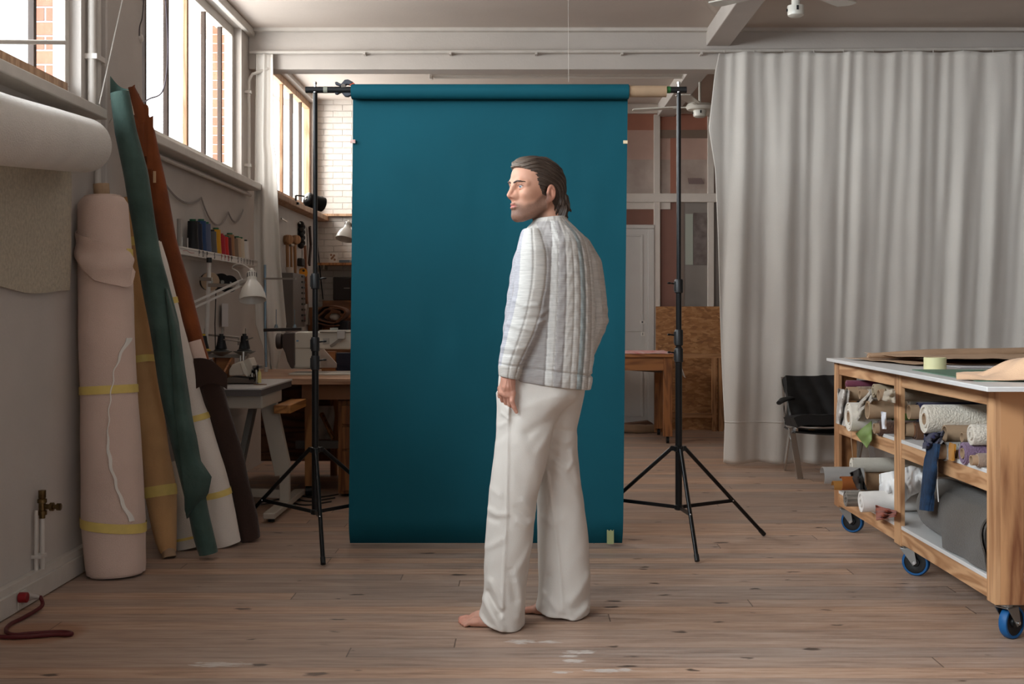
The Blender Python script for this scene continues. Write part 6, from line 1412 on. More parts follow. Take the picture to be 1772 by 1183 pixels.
# ------------------------------------------------------------------ the man: bodies and clothes as smooth blended volumes
def surface_nets(fn, lo, hi, h):
    lo = np.array(lo, float); n = np.maximum(4, np.ceil((np.array(hi) - lo) / h).astype(int) + 1)
    ax = [np.float32(lo[i] + h * np.arange(n[i])) for i in range(3)]
    X, Y, Z = np.meshgrid(*ax, indexing='ij')
    V = np.asarray(fn(X, Y, Z), dtype=np.float32); S = V < 0
    cn = np.zeros(tuple(n - 1), np.int8)
    for i in (0, 1):
        for j in (0, 1):
            for k in (0, 1): cn += S[i:n[0] - 1 + i, j:n[1] - 1 + j, k:n[2] - 1 + k]
    I, J, K_ = np.nonzero((cn > 0) & (cn < 8))
    acc = np.zeros((len(I), 3)); cnt = np.zeros(len(I))
    cor = [(0, 0, 0), (1, 0, 0), (0, 1, 0), (1, 1, 0), (0, 0, 1), (1, 0, 1), (0, 1, 1), (1, 1, 1)]
    for a, b in ((0, 1), (2, 3), (4, 5), (6, 7), (0, 2), (1, 3), (4, 6), (5, 7), (0, 4), (1, 5), (2, 6), (3, 7)):
        ca, cb = np.array(cor[a]), np.array(cor[b])
        va = V[I + ca[0], J + ca[1], K_ + ca[2]]; vb = V[I + cb[0], J + cb[1], K_ + cb[2]]
        m = (va < 0) != (vb < 0); t = np.where(m, va / np.where(m, va - vb, 1), 0)
        p = ca[None, :] + t[:, None] * (cb - ca)[None, :]
        acc += p * m[:, None]; cnt += m
    pos = lo + h * (np.stack([I, J, K_], 1) + acc / cnt[:, None])
    idx = -np.ones(tuple(n - 1), np.int64); idx[I, J, K_] = np.arange(len(I))
    quads = []
    for axis in range(3):
        o1, o2 = (axis + 1) % 3, (axis + 2) % 3
        sl0 = [slice(None)] * 3; sl1 = [slice(None)] * 3
        sl0[axis] = slice(0, n[axis] - 1); sl1[axis] = slice(1, n[axis])
        A, B = S[tuple(sl0)], S[tuple(sl1)]
        e = np.argwhere(A != B)
        e = e[(e[:, o1] > 0) & (e[:, o2] > 0) & (e[:, o1] < n[o1] - 1) & (e[:, o2] < n[o2] - 1)]
        fl = A[e[:, 0], e[:, 1], e[:, 2]]
        def q(d1, d2):
            c = e.copy(); c[:, o1] -= d1; c[:, o2] -= d2; return idx[c[:, 0], c[:, 1], c[:, 2]]
        Q = np.stack([q(1, 1), q(0, 1), q(0, 0), q(1, 0)], 1)
        Q[~fl] = Q[~fl][:, ::-1]; quads.append(Q)
    Q = np.concatenate(quads); Q = Q[(Q >= 0).all(1)]
    return pos, Q

def smin(a, b, k):
    h = np.clip(0.5 + 0.5 * (b - a) / k, 0, 1); return b + (a - b) * h - k * h * (1 - h)
def smax(a, b, k): return -smin(-a, -b, k)
def s_ell(X, Y, Z, c, r):
    a = np.sqrt(((X - c[0]) / r[0]) ** 2 + ((Y - c[1]) / r[1]) ** 2 + ((Z - c[2]) / r[2]) ** 2); return (a - 1) * min(r)
def s_cap(X, Y, Z, a, b, ra, rb=None):
    rb = ra if rb is None else rb; a = np.array(a, float); b = np.array(b, float); d = b - a
    t = np.clip(((X - a[0]) * d[0] + (Y - a[1]) * d[1] + (Z - a[2]) * d[2]) / max(1e-12, d @ d), 0, 1)
    return np.sqrt((X - a[0] - t * d[0]) ** 2 + (Y - a[1] - t * d[1]) ** 2 + (Z - a[2] - t * d[2]) ** 2) - (ra + (rb - ra) * t)
def s_chain(X, Y, Z, pts, rs, k=0.006):
    o = None
    for i in range(len(pts) - 1):
        d = s_cap(X, Y, Z, pts[i], pts[i + 1], rs[i], rs[i + 1]); o = d if o is None else smin(o, d, k)
    return o

MESH_PARTS = {}
def mesh_from(name, parts, mats, parent, color=None):
    """parts: [(pos, quads, material index, colours or None)] joined in one mesh"""
    vs = []; fs = []; mi = []; cols = []; off = 0
    for pos, q, m, c in parts:
        vs.append(pos); fs.append(q + off); mi += [m] * len(q); off += len(pos)
        cols.append(np.ones((len(pos), 4)) if c is None else np.concatenate([c, np.ones((len(c), 1))], 1))
    vs = np.concatenate(vs) - np.array(root_loc(parent)); fs = np.concatenate(fs)
    me = bpy.data.meshes.new(name); me.from_pydata(vs.tolist(), [], fs.tolist())
    for m in mats: me.materials.append(m)
    me.polygons.foreach_set('material_index', mi)
    at = me.color_attributes.new('tint', 'FLOAT_COLOR', 'POINT'); at.data.foreach_set('color', np.concatenate(cols).astype(np.float32).ravel())
    me.shade_smooth(); me.update()
    o = bpy.data.objects.new(name, me); COL.objects.link(o); o.parent = parent
    return o

def tinted(name, rough=0.7, sub=0.0, bump=0.0, bscale=100, bstretch=(1, 1, 1), sheen=0.0, wave=0.0, spec=0.3, var=0.0, vscale=40, vstretch=(1, 1, 1)):
    m = bpy.data.materials.new(name); m.use_nodes = True; nt = m.node_tree; N = nt.nodes; L = nt.links; b = N['Principled BSDF']
    a = N.new('ShaderNodeVertexColor'); a.layer_name = 'tint'
    tc = N.new('ShaderNodeTexCoord'); col = a.outputs['Color']
    if var > 0:
        mp = N.new('ShaderNodeMapping'); mp.inputs['Scale'].default_value = vstretch; L.new(tc.outputs['Object'], mp.inputs['Vector'])
        nz = N.new('ShaderNodeTexNoise'); nz.inputs['Scale'].default_value = vscale; nz.inputs['Detail'].default_value = 4; L.new(mp.outputs['Vector'], nz.inputs['Vector'])
        mr = N.new('ShaderNodeMapRange'); mr.inputs['From Min'].default_value = 0.25; mr.inputs['From Max'].default_value = 0.75; mr.inputs['To Min'].default_value = 1 - var; mr.inputs['To Max'].default_value = 1 + var * 0.4; L.new(nz.outputs['Fac'], mr.inputs['Value'])
        mx = N.new('ShaderNodeMix'); mx.data_type = 'RGBA'; mx.blend_type = 'MULTIPLY'; mx.inputs['Factor'].default_value = 1; L.new(col, mx.inputs['A'])
        cb = N.new('ShaderNodeCombineColor')
        for i in range(3): L.new(mr.outputs[0], cb.inputs[i])
        L.new(cb.outputs[0], mx.inputs['B']); col = mx.outputs['Result']
    L.new(col, b.inputs['Base Color']); b.inputs['Roughness'].default_value = rough; b.inputs['Specular IOR Level'].default_value = spec; b.inputs['Sheen Weight'].default_value = sheen
    if sub > 0:
        b.inputs['Subsurface Weight'].default_value = sub; b.inputs['Subsurface Radius'].default_value = (1.0, 0.35, 0.2); b.inputs['Subsurface Scale'].default_value = 0.006
    if bump > 0:
        mp = N.new('ShaderNodeMapping'); mp.inputs['Scale'].default_value = bstretch; L.new(tc.outputs['Object'], mp.inputs['Vector'])
        nz = N.new('ShaderNodeTexNoise'); nz.inputs['Scale'].default_value = bscale; nz.inputs['Detail'].default_value = 2; L.new(mp.outputs['Vector'], nz.inputs['Vector'])
        hgt = nz.outputs['Fac']
        if wave > 0:
            wv = N.new('ShaderNodeTexWave'); wv.bands_direction = 'Z'; wv.inputs['Scale'].default_value = wave; wv.inputs['Distortion'].default_value = 2.5; wv.inputs['Detail'].default_value = 2; wv.inputs['Detail Scale'].default_value = 6; L.new(tc.outputs['Object'], wv.inputs['Vector'])
            ad = N.new('ShaderNodeMath'); ad.operation = 'ADD'; L.new(hgt, ad.inputs[0]); L.new(wv.outputs['Fac'], ad.inputs[1]); hgt = ad.outputs[0]
        bp = N.new('ShaderNodeBump'); bp.inputs['Strength'].default_value = bump; bp.inputs['Distance'].default_value = 0.003; L.new(hgt, bp.inputs['Height']); L.new(bp.outputs['Normal'], b.inputs['Normal'])
    return m

man = thing('person', 'barefoot bearded man in pale quilted striped jumper and wide white trousers, hand in pocket', 'person', (PX(915, 4.72), 4.72, 0))

def zpx(py, d): return CH - (py - VY) * d / F
def table(d, rows):
    """rows (py, left px, right px) -> functions of z for the centre and half width"""
    z = np.array([zpx(r[0], d) for r in rows])[::-1]
    l = np.array([PX(r[1], d) for r in rows])[::-1]; r_ = np.array([PX(r[2], d) for r in rows])[::-1]
    return z, l, r_
def smooth_interp(Z, z, v):
    # interpolate along a dense, smoothed copy of the table so the outline has no corners
    zz = np.linspace(z[0], z[-1], 400); vv = np.interp(zz, z, v); k = 13
    pad = np.pad(vv, k, mode='edge'); ker = np.hanning(2 * k + 1); ker /= ker.sum(); vv = np.convolve(pad, ker, 'valid')
    return np.interp(Z, zz, vv)
def column(X, Y, Z, tab, yc, ry, p=2.2, rot=0.0):
    z, l, r = tab; L_ = smooth_interp(Z, z, l); R_ = smooth_interp(Z, z, r)
    cx = (L_ + R_) / 2; hx = np.maximum((R_ - L_) / 2, 0.004)
    yy = np.interp(Z, yc[0], yc[1]); hy = np.interp(Z, ry[0], ry[1])
    u, w = (X - cx) / hx, (Y - yy) / hy
    if rot: u = u; w = w
    g = (np.abs(u) ** p + np.abs(w) ** p) ** (1 / p)
    return (g - 1) * np.minimum(hx, hy), u, w

def ridge(X, Z, pts, wd, amp):
    """a fold line in the X-Z view: returns displacement"""
    d2 = None
    for (a, b) in zip(pts[:-1], pts[1:]):
        ax, az = a; bx, bz = b; dx, dz = bx - ax, bz - az
        t = np.clip(((X - ax) * dx + (Z - az) * dz) / (dx * dx + dz * dz), 0, 1)
        q = (X - ax - t * dx) ** 2 + (Z - az - t * dz) ** 2; d2 = q if d2 is None else np.minimum(d2, q)
    return amp * np.exp(-d2 / (wd * wd))
def pxz(d, *pts): return [(PX(a, d), zpx(b, d)) for a, b in pts]

# ---------------- trousers
DL, DR = 4.66, 4.86
LEG_L = table(DL, [(640, 864, 1004), (665, 862, 1008), (690, 860, 1000), (712, 860, 972), (731, 859, 960), (760, 858, 954), (800, 853, 947), (846, 847, 932), (890, 843, 926), (926, 840, 923), (960, 838, 918), (990, 837, 914), (1020, 837, 910), (1040, 836, 909), (1055, 832, 908), (1068, 826, 908), (1100, 826, 908)])
LEG_R = table(DR, [(640, 928, 1008), (676, 925, 1011), (711, 925, 1003), (743, 926, 997), (791, 928, 1000), (830, 929, 1004), (862, 929, 1009), (926, 930, 1018), (997, 932, 1021), (1030, 931, 1022), (1048, 928, 1022), (1060, 924, 1021), (1090, 924, 1021)])
def trousers(X, Y, Z):
    zq = np.array([0.0, 0.12, 0.45, 0.72, 0.86, 1.05])
    a, ua, wa = column(X, Y, Z, LEG_L, (zq, np.array([4.70, 4.69, 4.67, 4.67, 4.70, 4.72])), (zq, np.array([0.125, 0.115, 0.105, 0.115, 0.145, 0.135])))
    b, ub, wb = column(X, Y, Z, LEG_R, (zq, np.array([4.88, 4.87, 4.85, 4.83, 4.80, 4.76])), (zq, np.array([0.125, 0.115, 0.105, 0.115, 0.13, 0.14])))
    hl = 0.004 + np.clip((PX(872, DL) - X) / (PX(872, DL) - PX(825, DL)), 0, 1) ** 1.3 * 0.045 + np.clip((X - PX(885, DL)) / 0.05, 0, 1) * 0.004 + 0.003 * np.sin(X * 60)
    hr = 0.004 + np.clip((PX(985, DR) - X) / (PX(985, DR) - PX(922, DR)), 0, 1) ** 1.5 * 0.030 + np.clip((X - PX(1000, DR)) / 0.05, 0, 1) * 0.008 + 0.003 * np.sin(X * 50)
    # folds of the near leg (seen side), then of the far leg
    near = np.clip(-wa * 1.6 + 0.2, 0, 1)
    f = 0
    for pts, wd, am in (
        (pxz(DL, (880, 705), (879, 790), (877, 900), (872, 980), (870, 1060)), 0.006, 0.004),      # outer seam
        (pxz(DL, (884, 715), (882, 800), (880, 900)), 0.010, -0.003),
        (pxz(DL, (1000, 690), (960, 735), (930, 775)), 0.012, 0.006), (pxz(DL, (985, 690), (950, 722), (915, 745)), 0.012, -0.006),
        (pxz(DL, (905, 700), (935, 690), (965, 683)), 0.010, 0.004), (pxz(DL, (905, 665), (900, 690), (893, 715)), 0.010, -0.006),
        (pxz(DL, (846, 878), (862, 884), (878, 882)), 0.008, 0.006), (pxz(DL, (845, 892), (860, 894)), 0.008, -0.005),
        (pxz(DL, (905, 860), (925, 880)), 0.009, 0.006), (pxz(DL, (895, 895), (912, 905), (925, 896)), 0.008, 0.005), (pxz(DL, (892, 872), (910, 890)), 0.008, -0.005),
        (pxz(DL, (840, 945), (856, 935), (870, 925)), 0.009, 0.005), (pxz(DL, (845, 840), (865, 850)), 0.01, 0.004),
        (pxz(DL, (838, 1035), (850, 1050), (862, 1068), (868, 1078)), 0.011, 0.013), (pxz(DL, (846, 1020), (856, 1038), (866, 1052)), 0.008, -0.010),
        (pxz(DL, (850, 1000), (862, 1020), (868, 1040)), 0.009, 0.010), (pxz(DL, (836, 1060), (850, 1072)), 0.008, -0.006),
        (pxz(DL, (895, 1000), (905, 1030), (900, 1060)), 0.014, 0.008), (pxz(DL, (885, 980), (892, 1030)), 0.010, -0.006),
        (pxz(DL, (918, 940), (905, 965), (890, 985)), 0.010, 0.005), (pxz(DL, (900, 760), (925, 800), (935, 840)), 0.016, 0.006), (pxz(DL, (890, 780), (905, 830)), 0.014, -0.004),
        (pxz(DL, (868, 712), (874, 716), (882, 722)), 0.006, 0.004), (pxz(DL, (864, 735), (876, 728)), 0.007, 0.004), (pxz(DL, (862, 760), (876, 745)), 0.008, -0.003)):
        f = f + (ridge(X, Z, pts, wd, am) if wd < 0.0065 else ridge(X, Z, pts, wd * 1.45, am * 0.85))
    # pocket mouth lip
    pkx = np.array([PX(q, DL) for q in (858, 862, 867, 874, 882, 886)]); pkz = np.array([zpx(q, DL) for q in (672, 679, 688, 694, 698.5, 700)])
    zl = np.interp(X, pkx, pkz); below = np.clip((zl - Z) / 0.005, 0, 1) * np.exp(-(np.clip(zl - Z, 0, 1) / 0.055) ** 2) * np.clip((PX(885, DL) - X) / 0.008, 0, 1)
    f = f + 0.016 * below
    a = a - f * near
    nearb = np.clip(-wb * 1.6 + 0.2, 0, 1); f = 0
    for pts, wd, am in (
        (pxz(DR, (946, 810), (955, 870), (965, 950), (973, 1040)), 0.006, 0.004), (pxz(DR, (950, 810), (960, 870), (969, 950)), 0.009, -0.003),
        (pxz(DR, (960, 790), (980, 805), (990, 790), (986, 775)), 0.007, 0.007), (pxz(DR, (955, 775), (972, 795)), 0.008, -0.006), (pxz(DR, (990, 800), (1000, 830)), 0.01, 0.006),
        (pxz(DR, (960, 800), (985, 830), (1005, 870)), 0.012, 0.005), (pxz(DR, (950, 745), (975, 760), (994, 752)), 0.010, 0.006), (pxz(DR, (955, 735), (985, 740)), 0.008, -0.005),
        (pxz(DR, (1018, 990), (1000, 1015), (985, 1030)), 0.012, 0.008), (pxz(DR, (1020, 1020), (1000, 1042), (975, 1052)), 0.012, -0.006), (pxz(DR, (1015, 1045), (990, 1062)), 0.010, 0.007),
        (pxz(DR, (940, 1020), (935, 1040), (928, 1052)), 0.008, 0.008), (pxz(DR, (948, 990), (942, 1030)), 0.009, -0.006), (pxz(DR, (950, 1030), (965, 1045), (985, 1050)), 0.010, 0.006),
        (pxz(DR, (940, 890), (955, 900), (970, 890)), 0.01, 0.004)):
        f = f + (ridge(X, Z, pts, wd, am) if wd < 0.0065 else ridge(X, Z, pts, wd * 1.45, am * 0.85))
    b = b - f * nearb
    a = smax(a, hl - Z, 0.004); b = smax(b, hr - Z, 0.004)
    d = smin(a, b, 0.018)
    # far half of the hips fills the waist; thin cloth roughness
    d = d + 0.0012 * np.sin(X * 47 + 3 * np.sin(Z * 13)) * np.sin(Z * 31 + 2 * np.sin(X * 21 + Y * 17))
    return smax(d, Z - 1.0, 0.01)
pos, Q = surface_nets(trousers, (-0.24, 4.46, -0.01), (0.34, 5.05, 1.02), 0.0052)
TROU = tinted('white_cotton_twill', 0.85, bump=0.25, bscale=350, sheen=0.05, spec=0.15)
c = np.tile(np.array([lin((208, 201, 193))]), (len(pos), 1))
tr_o = mesh_from('trousers', [(pos, Q, 0, c)], [TROU], man)
# stitched side seams
for nm, DD, pts, off in (('seam', DL, ((881, 706), (880, 760), (878, 830), (877, 900), (874, 960), (871, 1020), (869, 1068)), 0), ('seam', DR, ((948, 820), (955, 870), (965, 950), (973, 1038)), 0)):
    pass

# ---------------- jumper
DT = 4.74
TOR = table(DT, [(366, 938, 976), (374, 929, 978), (381, 924, 982), (388, 918, 990), (395, 911, 998), (405, 904, 1008), (420, 898, 1017), (440, 890, 1022), (463, 885, 1026), (516, 877, 1030), (566, 871, 1030), (610, 868, 1028), (650, 867, 1024), (675, 867, 1022), (690, 867, 1022)])
ARL = table(4.58, [(385, 912, 932), (392, 905, 938), (400, 901, 944), (420, 896, 952), (435, 893, 957), (466, 891, 959), (500, 889, 955), (516, 886, 951), (541, 881, 947), (560, 876, 941), (579, 871, 934), (617, 864, 913), (630, 862, 906), (652, 863, 898), (664, 866, 896)])
ARR = table(4.90, [(395, 985, 1004), (410, 992, 1014), (426, 996, 1024), (451, 1000, 1040), (480, 1002, 1045), (501, 1004, 1048), (530, 1008, 1051), (557, 1008, 1053), (575, 1004, 1046), (600, 994, 1035), (620, 985, 1026), (645, 975, 1016), (660, 972, 1012)])
phi = math.radians(40)
def jumper_parts(X, Y, Z):
    zz = np.array([0.90, 1.0, 1.15, 1.35, 1.48, 1.56, 1.62]); 
    a, u, w = column(X, Y, Z, TOR, (zz, np.array([4.72, 4.72, 4.735, 4.745, 4.75, 4.745, 4.74])), (zz, np.array([0.165, 0.165, 0.168, 0.178, 0.165, 0.105, 0.075])), 2.15)
    z2 = np.array([0.92, 1.1, 1.3, 1.45, 1.55])
    l, ul, wl = column(X, Y, Z, ARL, (z2, np.array([4.56, 4.575, 4.60, 4.63, 4.68])), (z2, np.array([0.045, 0.060, 0.070, 0.082, 0.055])), 2.1)
    r, ur, wr = column(X, Y, Z, ARR, (z2, np.array([4.90, 4.90, 4.89, 4.86, 4.80])), (z2, np.array([0.045, 0.06, 0.068, 0.075, 0.05])), 2.1)
    return a, u, w, l, ul, wl, r, ur, wr
PAN = [-0.88, -0.62, -0.05, 0.13, 0.32, 0.50, 0.64, 0.76, 0.90]
def groove(u, at, wd, am):
    g = 0
    for q in at: g = g + am * np.exp(-((u - q) / wd) ** 2)
    return g
def jumper(X, Y, Z):
    a, u, w, l, ul, wl, r, ur, wr = jumper_parts(X, Y, Z)
    back = np.clip(-w * 2 + 0.3, 0, 1)
    a = a + groove(u, PAN, 0.022, 0.0040) * back * np.clip((1.52 - Z) / 0.12, 0.25, 1)
    # puffy quilting between the seams
    a = a - 0.0015 * np.sin(Z * 95 + 3 * np.sin(u * 9)) * np.sin(u * 17)
    zh = zpx(661, 4.60) + (zpx(675, 4.68) - zpx(661, 4.60)) * np.clip((X - PX(904, 4.62)) / (PX(1020, 4.68) - PX(904, 4.62)), -0.4, 1.2)
    zb = zh + 0.058
    a = a + 0.007 * np.exp(-((Z - zb) / 0.005) ** 2) - 0.004 * np.exp(-((Z - zb + 0.028) / 0.02) ** 2) 
    a = smax(a, zh - Z, 0.008)
    # sleeves: long seams, elbow creases, cuff
    l = l + groove(ul, (-0.05, 0.62), 0.05, 0.005) * np.clip(-wl * 2 + 0.3, 0, 1)
    cr = 0
    for pts, wd, am in ((pxz(4.56, (890, 520), (905, 530), (930, 528)), 0.008, 0.006), (pxz(4.56, (882, 545), (900, 552), (940, 548)), 0.010, -0.005), (pxz(4.56, (878, 560), (895, 566), (925, 572)), 0.008, 0.006), (pxz(4.56, (874, 580), (895, 590)), 0.009, 0.004),
                        (pxz(4.56, (868, 600), (890, 604), (912, 600)), 0.009, 0.005), (pxz(4.56, (870, 612), (905, 615)), 0.007, -0.004), (pxz(4.56, (935, 545), (950, 535)), 0.008, 0.005), (pxz(4.56, (930, 560), (945, 552)), 0.008, 0.005), (pxz(4.56, (900, 490), (920, 505)), 0.012, 0.004),
                        (pxz(4.56, (862, 629), (885, 632), (906, 634)), 0.004, -0.006)):
        cr = cr + ridge(X, Z, pts, wd, am)
    l = l - cr * np.clip(-wl * 2 + 0.4, 0, 1)
    zc_ = zpx(650, 4.56) + (zpx(657, 4.56) - zpx(650, 4.56)) * np.clip((X - PX(863, 4.56)) / (PX(896, 4.56) - PX(863, 4.56)), 0, 1)
    l = smax(l, zc_ - Z, 0.006)
    r = r + groove(ur, (-0.1, 0.5), 0.05, 0.004)
    r = r + 0.0018 * np.sin(Z * 140 + ur * 3) * np.exp(-((Z - 1.17) / 0.08) ** 2)
    r = smax(r, 0.985 - Z, 0.006); l = smax(l, Z - 1.535, 0.01); r = smax(r, Z - 1.525 + 0.5 * (X - PX(1000, 4.9)), 0.01)
    d = smin(a, l, 0.012); d = smin(d, r, 0.018)
    # neckband, with the neck opening sunk in
    cx, cy = PX(952, DT), 4.745
    rr = np.sqrt(((X - cx) / 1.0) ** 2 + ((Y - cy) / 1.0) ** 2)
    zn = 1.573 + 0.10 * (X - cx) + 0.02 * (Y - cy)
    tor = np.sqrt((rr - 0.058) ** 2 + ((Z - zn + 0.004) * 0.72) ** 2) - 0.0085
    d = smin(d, tor, 0.008); d = smax(d, Z - zn - 0.010, 0.004)
    d = smax(d, -(np.sqrt((rr / 0.052) ** 2 + ((Z - zn - 0.01) / 0.02) ** 2) - 1) * 0.02, 0.004)
    return d
pos, Q = surface_nets(jumper, (-0.13, 4.45, 0.89), (0.37, 5.02, 1.62), 0.0036)
X, Y, Z = pos[:, 0], pos[:, 1], pos[:, 2]
a, u, w, l, ul, wl, r, ur, wr = jumper_parts(X, Y, Z)
CW, CG, CB, CT, CL = [np.array(lin(q)) for q in ((216, 213, 208), (172, 166, 163), (198, 192, 185), (156, 163, 162), (186, 184, 190))]
def pick(u, edges, cols):
    k = np.searchsorted(np.array(edges), u); return np.array(cols)[k]
ct = pick(u, PAN, [CL, CG, CG, CW, CG, CB, CB, CT, CB, CW])
cl_ = pick(ul, [-0.75, -0.05, 0.62], [CL, CW, CB, CG]); cr_ = pick(ur, [-0.1, 0.5], [CB, CW, CB])
m = np.argmin(np.stack([a, l, r]), 0)[:, None]
c = np.where(m == 0, ct, np.where(m == 1, cl_, cr_))
# shoulder patch and neckband
cuff = (m[:, 0] == 1) & (Z < zpx(632, 4.56)); c[cuff] = CB
nb = (Z > 1.562) ; c[nb] = CB * 1.04
JUM = tinted('quilted_knit_panels', 0.9, bump=0.45, bscale=150, bstretch=(1, 1, 5), sheen=0.1, wave=105, spec=0.1, var=0.22, vscale=55, vstretch=(0.35, 0.35, 3.5))
mesh_from('jumper', [(pos, Q, 0, c)], [JUM], man)

# ---------------- head (x forward, y to his left, z up; origin between the ears)
th = math.radians(34); HO = Vector((PX(928.5, 4.73), 4.73, zpx(336, 4.73)))
fwd = np.array((-math.cos(th), -math.sin(th), 0)); lft = np.array((math.sin(th), -math.cos(th), 0)); up = np.array((0, 0, 1.0))
def to_world(p): return np.array(HO)[None, :] + p[:, :1] * fwd + p[:, 1:2] * lft + p[:, 2:3] * up
def head(X, Y, Z):
    A = np.abs(Y)
    d = s_ell(X, Y, Z, (-0.008, 0, 0.052), (0.098, 0.074, 0.082))
    d = smin(d, s_ell(X, Y, Z, (0.042, 0, 0.062), (0.063, 0.060, 0.060)), 0.03)
    d = smin(d, s_ell(X, Y, Z, (0.046, 0, -0.018), (0.055, 0.057, 0.080)), 0.03)
    d = smin(d, s_cap(X, A, Z, (0.0, 0.054, -0.045), (0.078, 0.020, -0.090), 0.018, 0.017), 0.03)
    d = smin(d, s_ell(X, Y, Z, (0.088, 0, -0.088), (0.023, 0.024, 0.020)), 0.02)
    d = smin(d, s_ell(X, Y, Z, (0.075, 0, -0.050), (0.034, 0.035, 0.032)), 0.02)
    d = smin(d, s_ell(X, A, Z, (0.072, 0.043, -0.004), (0.026, 0.020, 0.020)), 0.02)
    d = smin(d, s_chain(X, A, Z, [(0.104, 0.008, 0.035), (0.097, 0.030, 0.039), (0.080, 0.049, 0.033)], [0.008, 0.009, 0.007], 0.01), 0.016)
    d = smax(d, -s_ell(X, A, Z, (0.107, 0.031, 0.021), (0.020, 0.017, 0.013)), 0.010)
    # nose
    n = s_chain(X, Y, Z, [(0.101, 0, 0.033), (0.112, 0, 0.018), (0.127, 0, -0.010)], [0.0075, 0.0085, 0.0098], 0.008)
    n = smin(n, s_ell(X, A, Z, (0.114, 0.0115, -0.0155), (0.012, 0.0075, 0.008)), 0.007)
    n = smin(n, s_cap(X, Y, Z, (0.124, 0, -0.014), (0.110, 0, -0.026), 0.006, 0.005), 0.006)
    n = smax(n, -s_ell(X, A, Z, (0.118, 0.006, -0.023), (0.006, 0.0032, 0.004)), 0.003)
    d = smin(d, n, 0.010); d = smin(d, s_ell(X, A, Z, (0.103, 0.013, -0.010), (0.012, 0.012, 0.018)), 0.010)
    # eyelids around the eyeballs, lips
    d = smin(d, s_chain(X, A, Z, [(0.096, 0.017, 0.024), (0.0995, 0.026, 0.0295), (0.097, 0.036, 0.0295), (0.088, 0.045, 0.023)], [0.0035, 0.0042, 0.0042, 0.003], 0.004), 0.005)
    d = smin(d, s_chain(X, A, Z, [(0.096, 0.018, 0.021), (0.0975, 0.027, 0.0155), (0.094, 0.037, 0.0155), (0.087, 0.045, 0.021)], [0.003, 0.0032, 0.0032, 0.003], 0.004), 0.005)
    d = smin(d, s_chain(X, A, Z, [(0.1125, 0, -0.0455), (0.1115, 0.007, -0.0445), (0.1015, 0.0235, -0.052)], [0.0046, 0.0046, 0.0025], 0.004), 0.004)
    d = smin(d, s_chain(X, A, Z, [(0.1115, 0, -0.0575), (0.109, 0.010, -0.0572), (0.1005, 0.022, -0.0535)], [0.0058, 0.0056, 0.003], 0.004), 0.005)
    d = smax(d, -s_chain(X, A, Z, [(0.1165, 0, -0.0508), (0.113, 0.010, -0.0510), (0.1035, 0.024, -0.0530)], [0.0016, 0.0016, 0.0012], 0.002), 0.003)
    # ears
    ex = X + 0.35 * (A - 0.072) ; e = s_ell(ex, A, Z, (-0.012, 0.079, 0.001), (0.019, 0.0085, 0.032))
    e = smin(e, s_ell(ex, A, Z, (-0.004, 0.075, -0.026), (0.010, 0.007, 0.012)), 0.006)
    e = smax(e, -s_ell(ex, A, Z, (-0.010, 0.090, 0.004), (0.0125, 0.0105, 0.022)), 0.004)
    e = smin(e, s_cap(ex, A, Z, (0.004, 0.079, 0.0), (0.003, 0.078, -0.010), 0.0045, 0.004), 0.003)
    e = smin(e, s_chain(ex, A, Z, [(-0.004, 0.080, 0.020), (-0.016, 0.0815, 0.010), (-0.016, 0.0805, -0.010)], [0.003, 0.003, 0.0025], 0.003), 0.003)
    d = smin(d, e, 0.006)
    # neck down into the collar
    d = smin(d, s_chain(X, Y, Z, [(-0.024, 0.003, -0.03), (-0.048, 0.010, -0.10), (-0.066, 0.014, -0.20)], [0.051, 0.053, 0.064], 0.02), 0.025)
    return d
hp, hq = surface_nets(head, (-0.13, -0.11, -0.20), (0.15, 0.11, 0.15), 0.0021)
def strand(X, Y, Z):
    # constant along a lock combed from the forehead back over the ear and down to the nape
    return np.sqrt((X - 0.030) ** 2 + (Z + 0.030) ** 2) + 0.22 * np.abs(Y + 0.02) + 0.004 * np.sin(X * 40 + Z * 31)
